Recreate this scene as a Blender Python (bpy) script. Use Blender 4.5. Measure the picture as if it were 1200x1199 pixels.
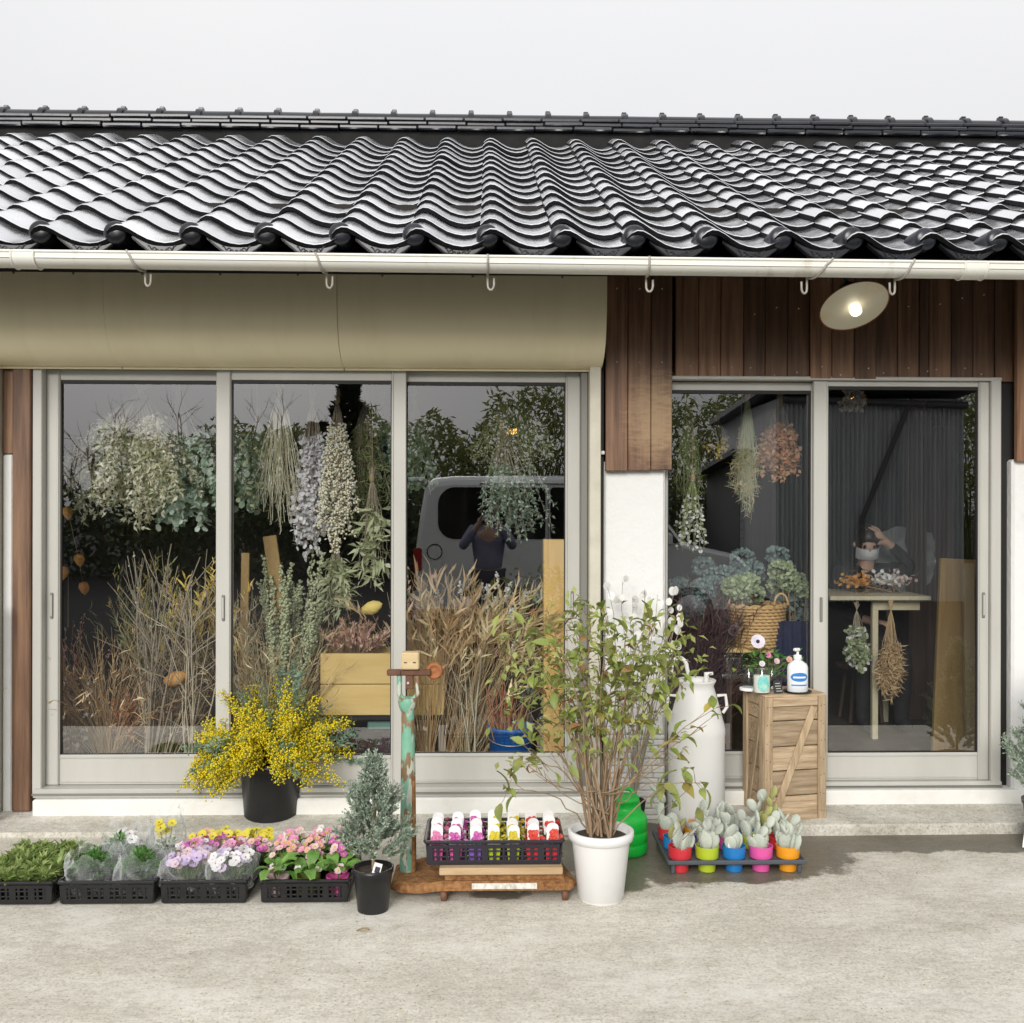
import bpy, math, random
from mathutils import Vector, Matrix, Euler, noise as mnoise

for o in list(bpy.data.objects):
    bpy.data.objects.remove(o, do_unlink=True)
SC = bpy.context.scene
COL = SC.collection
R = math.radians

# ---------------------------------------------------------------- camera
F = 1200.0                       # focal length in photo pixels (photo is 1200 wide)
CAMH = 1.5
cam_d = bpy.data.cameras.new('camera'); cam = bpy.data.objects.new('camera', cam_d); COL.objects.link(cam)
cam_d.sensor_fit = 'HORIZONTAL'; cam_d.sensor_width = 36.0; cam_d.lens = 36.0 * F / 1200.0
cam_d.clip_start = 0.05; cam_d.clip_end = 3000
cam.location = (0, 0, CAMH)
YAW = math.atan(30.0 / F)
cam.rotation_euler = (Matrix.Rotation(-YAW, 3, 'Z') @ Matrix.Rotation(R(90), 3, 'X') @ Matrix.Rotation(0.002, 3, 'Z')).to_euler()
SC.camera = cam
CM = cam.rotation_euler.to_matrix()

# ---------------------------------------------------------------- world: bright overcast
w = bpy.data.worlds.new('World'); SC.world = w; w.use_nodes = True
nt = w.node_tree; nt.nodes.clear()
wo = nt.nodes.new('ShaderNodeOutputWorld'); bg = nt.nodes.new('ShaderNodeBackground')
sky = nt.nodes.new('ShaderNodeTexSky'); sky.sky_type = 'NISHITA'; sky.sun_disc = False
SUN_EL, SUN_AZ = 23.0, 194.0      # azimuth clockwise from +Y: behind the camera, a little left
sky.sun_elevation = R(SUN_EL); sky.sun_rotation = R(SUN_AZ)
sky.air_density = 1.0; sky.dust_density = 4.0; sky.ozone_density = 1.0
hs = nt.nodes.new('ShaderNodeHueSaturation'); hs.inputs['Saturation'].default_value = 0.12
tc = nt.nodes.new('ShaderNodeTexCoord')
cn = nt.nodes.new('ShaderNodeTexNoise'); cn.inputs['Scale'].default_value = 2.2; cn.inputs['Detail'].default_value = 5
cr = nt.nodes.new('ShaderNodeValToRGB')
cr.color_ramp.elements[0].position = 0.3; cr.color_ramp.elements[0].color = (8.15, 8.2, 8.4, 1)
cr.color_ramp.elements[1].position = 0.75; cr.color_ramp.elements[1].color = (8.7, 8.7, 8.7, 1)
mx = nt.nodes.new('ShaderNodeMix'); mx.data_type = 'RGBA'; mx.inputs['Factor'].default_value = 0.82
nt.links.new(sky.outputs[0], hs.inputs['Color'])
nt.links.new(tc.outputs['Generated'], cn.inputs['Vector'])
nt.links.new(cn.outputs['Fac'], cr.inputs['Fac'])
nt.links.new(hs.outputs[0], mx.inputs['A']); nt.links.new(cr.outputs[0], mx.inputs['B'])
# overcast gradient: paler towards the zenith, as under even cloud
sz = nt.nodes.new('ShaderNodeSeparateXYZ'); nt.links.new(tc.outputs['Generated'], sz.inputs[0])
ab = nt.nodes.new('ShaderNodeMath'); ab.operation = 'MAXIMUM'; ab.inputs[1].default_value = 0.0; nt.links.new(sz.outputs['Z'], ab.inputs[0])
gr = nt.nodes.new('ShaderNodeMath'); gr.operation = 'MULTIPLY_ADD'; gr.inputs[1].default_value = 0.70; gr.inputs[2].default_value = 0.715; nt.links.new(ab.outputs[0], gr.inputs[0])
vm = nt.nodes.new('ShaderNodeVectorMath'); vm.operation = 'SCALE'; nt.links.new(mx.outputs['Result'], vm.inputs[0]); nt.links.new(gr.outputs[0], vm.inputs['Scale'])
nt.links.new(vm.outputs[0], bg.inputs['Color'])
bg.inputs['Strength'].default_value = 0.108
nt.links.new(bg.outputs[0], wo.inputs['Surface'])

# ---------------------------------------------------------------- sun through cloud
sd = bpy.data.lights.new('sun', 'SUN'); sd.energy = 2.4; sd.angle = R(24); sd.color = (1.0, 0.965, 0.91)
sun = bpy.data.objects.new('sun', sd); COL.objects.link(sun)
az, el = R(SUN_AZ), R(SUN_EL)
sdir = Vector((math.sin(az) * math.cos(el), math.cos(az) * math.cos(el), math.sin(el)))
sun.rotation_euler = sdir.to_track_quat('Z', 'Y').to_euler()

SC.view_settings.view_transform = 'Standard'
SC.view_settings.look = 'None'
SC.view_settings.exposure = 0.12
SC.view_settings.gamma = 1.0
SC.view_settings.use_curve_mapping = False
SC.render.engine = 'CYCLES'

# ---------------------------------------------------------------- photo pixel -> place
def ray(px, py):
    return CM @ Vector(((px - 600) / F, -(py - 599.5) / F, -1.0))
def P(px, py, Y):
    d = ray(px, py); return Vector((0, 0, CAMH)) + d * (Y / d.y)
def G(px, py, z=0.0):
    d = ray(px, py); return Vector((0, 0, CAMH)) + d * ((z - CAMH) / d.z)
def PX(px, Y): return P(px, 600, Y).x
def PZ(py, Y, px=600): return P(px, py, Y).z
# ================================================================ helpers
def V(*a): return Vector(a)
def lerp(a, b, t): return a + (b - a) * t
UP = Vector((0, 0, 1))

def frame_from(d, ref=None):
    d = d.normalized()
    ref = ref or (Vector((0, 0, 1)) if abs(d.z) < 0.95 else Vector((1, 0, 0)))
    x = d.cross(ref).normalized(); y = x.cross(d).normalized()
    return x, y

class MB:
    def __init__(s): s.v = []; s.f = []; s.s = []; s.m = []
    def add(s, vs, fs, smooth=False, mi=0):
        b = len(s.v); s.v.extend([tuple(q) for q in vs])
        for f in fs:
            s.f.append(tuple(b + i for i in f)); s.s.append(smooth); s.m.append(mi)
    def box(s, c, size, rot=None, b=0.0, mi=0):
        hx, hy, hz = size[0] / 2, size[1] / 2, size[2] / 2
        c = Vector(c)
        M = rot if rot is not None else Matrix.Identity(3)
        b = min(b, hx * .9, hy * .9, hz * .9)
        if b <= 0:
            vs = [c + M @ Vector((x * hx, y * hy, z * hz)) for x in (-1, 1) for y in (-1, 1) for z in (-1, 1)]
            s.add(vs, [(0, 1, 3, 2), (4, 6, 7, 5), (0, 4, 5, 1), (2, 3, 7, 6), (0, 2, 6, 4), (1, 5, 7, 3)], mi=mi)
            return
        vs = []; idx = {}
        for x in (-1, 1):
            for y in (-1, 1):
                for z in (-1, 1):
                    for a in range(3):
                        q = Vector((x * (hx - (b if a != 0 else 0)), y * (hy - (b if a != 1 else 0)), z * (hz - (b if a != 2 else 0))))
                        idx[(x, y, z, a)] = len(vs); vs.append(c + M @ q)
        fs = []
        I = idx
        for sg in (-1, 1):
            q = [I[(sg, -1, -1, 0)], I[(sg, 1, -1, 0)], I[(sg, 1, 1, 0)], I[(sg, -1, 1, 0)]]; fs.append(q if sg > 0 else q[::-1])
            q = [I[(-1, sg, -1, 1)], I[(-1, sg, 1, 1)], I[(1, sg, 1, 1)], I[(1, sg, -1, 1)]]; fs.append(q if sg > 0 else q[::-1])
            q = [I[(-1, -1, sg, 2)], I[(1, -1, sg, 2)], I[(1, 1, sg, 2)], I[(-1, 1, sg, 2)]]; fs.append(q if sg > 0 else q[::-1])
        for s1 in (-1, 1):
            for s2 in (-1, 1):
                q = [I[(s1, s2, -1, 0)], I[(s1, s2, 1, 0)], I[(s1, s2, 1, 1)], I[(s1, s2, -1, 1)]]; fs.append(q if s1 * s2 < 0 else q[::-1])
                q = [I[(s1, -1, s2, 0)], I[(s1, 1, s2, 0)], I[(s1, 1, s2, 2)], I[(s1, -1, s2, 2)]]; fs.append(q if s1 * s2 > 0 else q[::-1])
                q = [I[(-1, s1, s2, 1)], I[(1, s1, s2, 1)], I[(1, s1, s2, 2)], I[(-1, s1, s2, 2)]]; fs.append(q if s1 * s2 < 0 else q[::-1])
                for s3 in (-1, 1):
                    q = [I[(s1, s2, s3, 0)], I[(s1, s2, s3, 1)], I[(s1, s2, s3, 2)]]; fs.append(q if s1 * s2 * s3 > 0 else q[::-1])
        s.add(vs, fs, mi=mi)
    def tube(s, pts, rad, n=6, smooth=True, cap=True, mi=0):
        pts = [Vector(p) for p in pts]; k = len(pts)
        if not hasattr(rad, '__len__'): rad = [rad] * k
        vs = []; px = None
        for i, p in enumerate(pts):
            d = (pts[min(i + 1, k - 1)] - pts[max(i - 1, 0)])
            if d.length < 1e-9: d = Vector((0, 0, 1))
            d.normalize()
            if px is None: px, py = frame_from(d)
            else:
                px = (px - d * px.dot(d))
                if px.length < 1e-6: px, py = frame_from(d)
                px.normalize(); py = d.cross(px) * -1
                py = px.cross(d)
            for j in range(n):
                a = 2 * math.pi * j / n
                vs.append(p + (px * math.cos(a) + py * math.sin(a)) * rad[i])
        fs = []
        for i in range(k - 1):
            for j in range(n):
                fs.append((i * n + j, i * n + (j + 1) % n, (i + 1) * n + (j + 1) % n, (i + 1) * n + j))
        s.add(vs, fs, smooth, mi)
        if cap and n > 2:
            s.add(vs[:n], [tuple(range(n))[::-1]], False, mi); s.add(vs[-n:], [tuple(range(n))], False, mi)
    def lathe(s, prof, n=24, c=(0, 0, 0), rot=None, smooth=True, wob=0, mi=0, sx=1, sy=1):
        c = Vector(c); M = rot if rot is not None else Matrix.Identity(3); vs = []; fs = []
        k = len(prof)
        for i, (r, z) in enumerate(prof):
            for j in range(n):
                a = 2 * math.pi * j / n
                rr = r * (1 + wob * math.sin(a * 3 + i)) if wob else r
                vs.append(c + M @ Vector((rr * math.cos(a) * sx, rr * math.sin(a) * sy, z)))
        for i in range(k - 1):
            for j in range(n):
                fs.append((i * n + j, i * n + (j + 1) % n, (i + 1) * n + (j + 1) % n, (i + 1) * n + j))
        s.add(vs, fs, smooth, mi)
        if prof[0][0] > 1e-4: s.add(vs[:n], [tuple(range(n))[::-1]], False, mi)
        if prof[-1][0] > 1e-4: s.add(vs[-n:], [tuple(range(n))], False, mi)
    def prism(s, pts, y0, y1, axis='y', smooth=False, mi=0):
        # pts 2d (a,b) outline ; extruded along axis
        def mk(a, b, t):
            return (a, t, b) if axis == 'y' else ((t, a, b) if axis == 'x' else (a, b, t))
        n = len(pts)
        vs = [mk(a, b, y0) for a, b in pts] + [mk(a, b, y1) for a, b in pts]
        s.add(vs, [(i, (i + 1) % n, n + (i + 1) % n, n + i) for i in range(n)], smooth, mi)
        s.add(vs, [tuple(range(n))[::-1], tuple(range(n, 2 * n))], False, mi)
    def leaf(s, p, d, nrm, l, wd, fold=0.15, bend=0.1, kind=0, mi=0):
        d = d.normalized(); x = d.cross(nrm)
        if x.length < 1e-5: x = d.cross(Vector((1, .3, .2)))
        x.normalize(); n = x.cross(d).normalized(); h = wd / 2
        if kind == 0:    # pointed leaf, folded at the midrib
            vs = [p, p + d * l * .45 + x * h + n * fold * wd, p + d * l * .45 - n * bend * l * .0, p + d * l * .45 - x * h + n * fold * wd, p + d * l - n * bend * l]
            s.add(vs, [(0, 2, 1), (0, 3, 2), (1, 2, 4), (2, 3, 4)], True, mi)
        elif kind == 1:  # round leaf
            vs = [p]
            for k in range(6):
                a = math.pi * 2 * (k + .5) / 6
                vs.append(p + d * l * (.5 - .5 * math.cos(a)) + x * h * math.sin(a) + n * fold * wd * abs(math.sin(a)))
            s.add(vs[1:], [(0, 1, 2, 3), (0, 3, 4, 5)], True, mi)
        elif kind == 2:  # narrow blade, 2 segments
            m = p + d * l * .5 + n * bend * l * .3
            vs = [p - x * h * .5, p + x * h * .5, m + x * h, m - x * h, p + d * l - n * bend * l]
            s.add(vs, [(0, 1, 2, 3), (3, 2, 4)], True, mi)
        elif kind == 3:  # bud: octahedron
            c = p + d * l * .5; e = l * .5
            vs = [p, c + x * h, c + n * h, c - x * h, c - n * h, p + d * l]
            s.add(vs, [(0, 2, 1), (0, 3, 2), (0, 4, 3), (0, 1, 4), (5, 1, 2), (5, 2, 3), (5, 3, 4), (5, 4, 1)], True, mi)
    def ball(s, c, r, n=8, m=5, sz=1.0, mi=0, rot=None):
        s.lathe([(max(1e-5, r * math.sin(math.pi * i / m)), -r * sz * math.cos(math.pi * i / m)) for i in range(m + 1)], n, c, rot, True, mi=mi)
    def mesh(s, name, mats, smooth_angle=None):
        me = bpy.data.meshes.new(name); me.from_pydata(s.v, [], s.f)
        me.polygons.foreach_set('use_smooth', s.s)
        if not isinstance(mats, (list, tuple)): mats = [mats]
        for m in mats: me.materials.append(m)
        if len(mats) > 1: me.polygons.foreach_set('material_index', s.m)
        me.update()
        return me
    def build(s, name, mats, parent=None, kind=None, label=None, loc=None):
        o = bpy.data.objects.new(name, s.mesh(name, mats)); COL.objects.link(o)
        if parent is not None: o.parent = parent
        if kind: o['kind'] = kind
        if label: o['label'] = label
        if loc is not None: o.location = loc
        return o

def thing(name, label, cat, loc=(0, 0, 0), rotz=0.0, group=None):
    o = bpy.data.objects.new(name, None); COL.objects.link(o)
    o.empty_display_size = 0.05
    o.location = loc; o.rotation_euler = (0, 0, rotz)
    o['label'] = label; o['category'] = cat
    if group: o['group'] = group
    return o
def tag(o, label, cat, group=None):
    o['label'] = label; o['category'] = cat
    if group: o['group'] = group
    return o
def inst(name, me, parent, loc=(0, 0, 0), rot=None, scale=None):
    o = bpy.data.objects.new(name, me); COL.objects.link(o)
    if parent is not None: o.parent = parent
    o.location = loc
    if rot is not None: o.rotation_euler = rot
    if scale is not None: o.scale = scale if hasattr(scale, '__len__') else (scale,) * 3
    return o
def copy_tree(o, parent=None):
    c = o.copy(); COL.objects.link(c); c.parent = parent
    for ch in o.children: copy_tree(ch, c)
    return c

# ================================================================ materials
MATS = {}
def mat(name, c, rough=.6, c2=None, c3=None, scale=6.0, detail=6, lo=.35, hi=.65, stretch=(1, 1, 1), bump=0.0, bscale=60.0, bstretch=None,
        metal=0.0, spec=.5, island=0.0, objrand=0.0, trans=0.0, emit=0.0, coat=0.0, rough2=None, alpha=1.0):
    m = bpy.data.materials.new(name); m.use_nodes = True; MATS[name] = m
    nt = m.node_tree; N = nt.nodes; L = nt.links
    b = N['Principled BSDF']; out = N['Material Output']
    b.inputs['Roughness'].default_value = rough; b.inputs['Metallic'].default_value = metal
    b.inputs['Specular IOR Level'].default_value = spec
    if coat: b.inputs['Coat Weight'].default_value = coat; b.inputs['Coat Roughness'].default_value = .08
    tc = N.new('ShaderNodeTexCoord'); mp = N.new('ShaderNodeMapping'); mp.inputs['Scale'].default_value = stretch
    L.new(tc.outputs['Object'], mp.inputs['Vector'])
    vec = mp.outputs[0]
    if objrand:
        oi = N.new('ShaderNodeObjectInfo'); ad = N.new('ShaderNodeVectorMath'); ad.operation = 'MULTIPLY_ADD'
        L.new(oi.outputs['Random'], ad.inputs[0]); ad.inputs[1].default_value = (37, 53, 71); L.new(vec, ad.inputs[2]); vec = ad.outputs[0]
    col = None
    def rgb(c): return (c[0], c[1], c[2], 1)
    if c2 is not None:
        nz = N.new('ShaderNodeTexNoise'); nz.inputs['Scale'].default_value = scale; nz.inputs['Detail'].default_value = detail; nz.inputs['Roughness'].default_value = .62
        L.new(vec, nz.inputs['Vector'])
        rp = N.new('ShaderNodeValToRGB'); rp.color_ramp.elements[0].position = lo; rp.color_ramp.elements[1].position = hi
        rp.color_ramp.elements[0].color = rgb(c); rp.color_ramp.elements[1].color = rgb(c2)
        L.new(nz.outputs['Fac'], rp.inputs['Fac']); col = rp.outputs[0]
        if rough2 is not None:
            mr = N.new('ShaderNodeMapRange'); mr.inputs['From Min'].default_value = lo; mr.inputs['From Max'].default_value = hi
            mr.inputs['To Min'].default_value = rough; mr.inputs['To Max'].default_value = rough2
            L.new(nz.outputs['Fac'], mr.inputs['Value']); L.new(mr.outputs[0], b.inputs['Roughness'])
    if island:
        ge = N.new('ShaderNodeNewGeometry')
        rp2 = N.new('ShaderNodeValToRGB'); e = rp2.color_ramp.elements
        e[0].color = rgb(c); e[1].color = rgb(c3 or c2 or c); e[0].position = .0; e[1].position = 1
        if c2 is not None and c3 is not None:
            q = e.new(.5); q.color = rgb(c2)
        L.new(ge.outputs['Random Per Island'], rp2.inputs['Fac'])
        if col is None: col = rp2.outputs[0]
        else:
            mx = N.new('ShaderNodeMix'); mx.data_type = 'RGBA'; mx.inputs['Factor'].default_value = island
            L.new(col, mx.inputs['A']); L.new(rp2.outputs[0], mx.inputs['B']); col = mx.outputs['Result']
    if objrand:
        hv = N.new('ShaderNodeHueSaturation'); mr2 = N.new('ShaderNodeMapRange')
        mr2.inputs['To Min'].default_value = 1 - objrand; mr2.inputs['To Max'].default_value = 1 + objrand
        L.new(oi.outputs['Random'], mr2.inputs['Value']); L.new(mr2.outputs[0], hv.inputs['Value'])
        if col is not None: L.new(col, hv.inputs['Color'])
        else: hv.inputs['Color'].default_value = rgb(c)
        col = hv.outputs[0]
    if col is None: b.inputs['Base Color'].default_value = rgb(c)
    else: L.new(col, b.inputs['Base Color'])
    if bump:
        bn = N.new('ShaderNodeTexNoise'); bn.inputs['Scale'].default_value = bscale; bn.inputs['Detail'].default_value = 5
        if bstretch:
            mp2 = N.new('ShaderNodeMapping'); mp2.inputs['Scale'].default_value = bstretch; L.new(tc.outputs['Object'], mp2.inputs['Vector']); L.new(mp2.outputs[0], bn.inputs['Vector'])
        else: L.new(vec, bn.inputs['Vector'])
        bp = N.new('ShaderNodeBump'); bp.inputs['Strength'].default_value = bump; bp.inputs['Distance'].default_value = 0.01
        L.new(bn.outputs['Fac'], bp.inputs['Height']); L.new(bp.outputs[0], b.inputs['Normal'])
    if emit:
        b.inputs['Emission Strength'].default_value = emit; b.inputs['Emission Color'].default_value = rgb(c)
    if trans:
        tr = N.new('ShaderNodeBsdfTranslucent'); ms = N.new('ShaderNodeMixShader'); ms.inputs[0].default_value = trans
        if col is not None: L.new(col, tr.inputs['Color'])
        else: tr.inputs['Color'].default_value = rgb(c)
        L.new(b.outputs[0], ms.inputs[1]); L.new(tr.outputs[0], ms.inputs[2]); L.new(ms.outputs[0], out.inputs['Surface'])
    if alpha < 1: b.inputs['Alpha'].default_value = alpha
    return m

def nodes(m):
    return m.node_tree.nodes, m.node_tree.links

def glass_mat(name, tint=(.93, .96, .95), f0=.12, rough=0.0):
    m = bpy.data.materials.new(name); m.use_nodes = True; N, L = nodes(m)
    N.remove(N['Principled BSDF']); out = N['Material Output']
    t = N.new('ShaderNodeBsdfTransparent'); t.inputs[0].default_value = (*tint, 1)
    g = N.new('ShaderNodeBsdfGlossy'); g.inputs['Roughness'].default_value = rough; g.inputs['Color'].default_value = (1, 1, 1, 1)
    lw = N.new('ShaderNodeLayerWeight'); lw.inputs['Blend'].default_value = .5     # 1 - cos, the same from both sides of a thin pane
    pw = N.new('ShaderNodeMath'); pw.operation = 'POWER'; pw.inputs[1].default_value = 5.0; L.new(lw.outputs['Facing'], pw.inputs[0])
    ma = N.new('ShaderNodeMath'); ma.operation = 'MULTIPLY_ADD'; ma.inputs[1].default_value = 1 - f0; ma.inputs[2].default_value = f0; L.new(pw.outputs[0], ma.inputs[0])
    mx = N.new('ShaderNodeMixShader')
    L.new(ma.outputs[0], mx.inputs[0]); L.new(t.outputs[0], mx.inputs[1]); L.new(g.outputs[0], mx.inputs[2]); L.new(mx.outputs[0], out.inputs['Surface'])
    return m
def film_mat(name):
    m = bpy.data.materials.new(name); m.use_nodes = True; N, L = nodes(m)
    b = N['Principled BSDF']; out = N['Material Output']
    b.inputs['Base Color'].default_value = (.9, .91, .92, 1); b.inputs['Roughness'].default_value = .12
    t = N.new('ShaderNodeBsdfTransparent'); t.inputs[0].default_value = (.96, .97, .97, 1)
    lw = N.new('ShaderNodeLayerWeight'); lw.inputs['Blend'].default_value = .35
    mr = N.new('ShaderNodeMapRange'); mr.inputs['To Min'].default_value = .05; mr.inputs['To Max'].default_value = .62
    L.new(lw.outputs['Facing'], mr.inputs['Value'])
    mx = N.new('ShaderNodeMixShader'); L.new(mr.outputs[0], mx.inputs[0]); L.new(t.outputs[0], mx.inputs[1]); L.new(b.outputs[0], mx.inputs[2]); L.new(mx.outputs[0], out.inputs['Surface'])
    return m

# setting
mat('plaster', (.76, .76, .745), .85, (.60, .585, .54), scale=3.5, detail=9, lo=.56, hi=.86, bump=.5, bscale=26)
mat('alu', (.46, .45, .41), .42, (.52, .51, .47), scale=4, stretch=(1, 1, .2), metal=.0, spec=.5)
mat('alu_dark', (.20, .195, .175), .5)
mat('cream_guide', (.60, .57, .47), .55, (.52, .49, .40), scale=9)
mat('shutter_paint', (.90, .81, .56), .5, (.83, .735, .49), scale=3.2, lo=.48, hi=.85, stretch=(2.6, .6, .5), bump=.06, bscale=2.5)
mat('gutter_pvc', (.82, .805, .73), .45, (.50, .46, .36), scale=5, lo=.58, hi=.85, stretch=(2.5, 1, 1))
mat('iron_hook', (.30, .27, .22), .55, (.46, .44, .40), scale=30)
mat('tile_glaze', (.84, .845, .86), .20, (.93, .935, .95), scale=9, rough2=.30, objrand=.15, bump=.05, bscale=18, spec=.6, metal=.93)
mat('tile_edge_shade', (.004, .004, .005), .6, (.010, .010, .011), scale=14, objrand=.3, spec=.12, bump=.12, bscale=40)  # near-black tile fronts: shade and dark reflection put into the colour
mat('ridge_glaze', (.006, .007, .010), .30, (.014, .016, .022), scale=5, objrand=.5, bump=.08, bscale=20, spec=.5)
mat('black_plaster', (.006, .006, .006), .9, (.012, .012, .012), scale=10)
mat('dark_timber', (.05, .032, .022), .7, (.09, .058, .04), scale=3, stretch=(14, 14, 1), objrand=.2)
mat('soffit', (.012, .010, .009), .9)
mat('wood_brown', (.095, .045, .023), .55, (.23, .125, .068), scale=2.4, stretch=(16, 16, .8), objrand=.42, bump=.18, bscale=3, bstretch=(40, 40, 1.5))
mat('nail', (.55, .53, .5), .4, metal=.6)
mat('black_rubber', (.012, .012, .012), .6)
mat('dark_gap', (.012, .011, .010), .8)
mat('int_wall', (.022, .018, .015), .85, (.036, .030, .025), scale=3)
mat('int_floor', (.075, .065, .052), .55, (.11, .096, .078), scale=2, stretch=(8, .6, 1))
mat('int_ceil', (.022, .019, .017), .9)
mat('white_paint_old', (.76, .755, .72), .6, (.66, .64, .58), scale=7, lo=.45, hi=.8, bump=.25, bscale=22)
glass = glass_mat('window_glass', (.97, .985, .98), .185)
jar_glass = glass_mat('jar_glass', (.92, .95, .95), .05)
film = film_mat('plastic_film')

# bleached boards on the pillar: worn varnish with its own shape
def bleached():
    m = mat('wood_bleached', (.085, .041, .021), .55, (.20, .108, .06), scale=2.4, stretch=(16, 16, .8), objrand=.25, bump=.18, bscale=3, bstretch=(40, 40, 1.5))
    N, L = nodes(m); b = N['Principled BSDF']; src = b.inputs['Base Color'].links[0].from_socket
    ge = N.new('ShaderNodeNewGeometry'); sp = N.new('ShaderNodeSeparateXYZ'); L.new(ge.outputs['Position'], sp.inputs[0])
    def gauss(sock, c, wd):
        a = N.new('ShaderNodeMath'); a.operation = 'SUBTRACT'; L.new(sock, a.inputs[0]); a.inputs[1].default_value = c
        d = N.new('ShaderNodeMath'); d.operation = 'DIVIDE'; L.new(a.outputs[0], d.inputs[0]); d.inputs[1].default_value = wd
        e = N.new('ShaderNodeMath'); e.operation = 'POWER'; L.new(d.outputs[0], e.inputs[0]); e.inputs[1].default_value = 2
        return e.outputs[0]
    q = N.new('ShaderNodeMath'); q.operation = 'ADD'
    L.new(gauss(sp.outputs['X'], PX(768, 4.95), .13), q.inputs[0]); L.new(gauss(sp.outputs['Z'], PZ(490, 4.95), .19), q.inputs[1])
    mp = N.new('ShaderNodeMapping'); mp.inputs['Scale'].default_value = (6, 6, 26); L.new(ge.outputs['Position'], mp.inputs['Vector'])
    nz = N.new('ShaderNodeTexNoise'); nz.inputs['Scale'].default_value = 2.2; nz.inputs['Detail'].default_value = 7; nz.inputs['Roughness'].default_value = .7
    L.new(mp.outputs[0], nz.inputs['Vector'])
    k = N.new('ShaderNodeMath'); k.operation = 'MULTIPLY_ADD'; L.new(nz.outputs['Fac'], k.inputs[0]); k.inputs[1].default_value = 3.6; k.inputs[2].default_value = -.85
    s2 = N.new('ShaderNodeMath'); s2.operation = 'SUBTRACT'; L.new(k.outputs[0], s2.inputs[0]); L.new(q.outputs[0], s2.inputs[1])
    mr = N.new('ShaderNodeMapRange'); mr.inputs['From Min'].default_value = -.75; mr.inputs['From Max'].default_value = .9; mr.inputs['To Max'].default_value = .8; L.new(s2.outputs[0], mr.inputs['Value'])
    mx = N.new('ShaderNodeMix'); mx.data_type = 'RGBA'; L.new(mr.outputs[0], mx.inputs['Factor']); L.new(src, mx.inputs['A']); mx.inputs['B'].default_value = (.36, .24, .13, 1)
    L.new(mx.outputs['Result'], b.inputs['Base Color'])
    return m
bleached()

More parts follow.
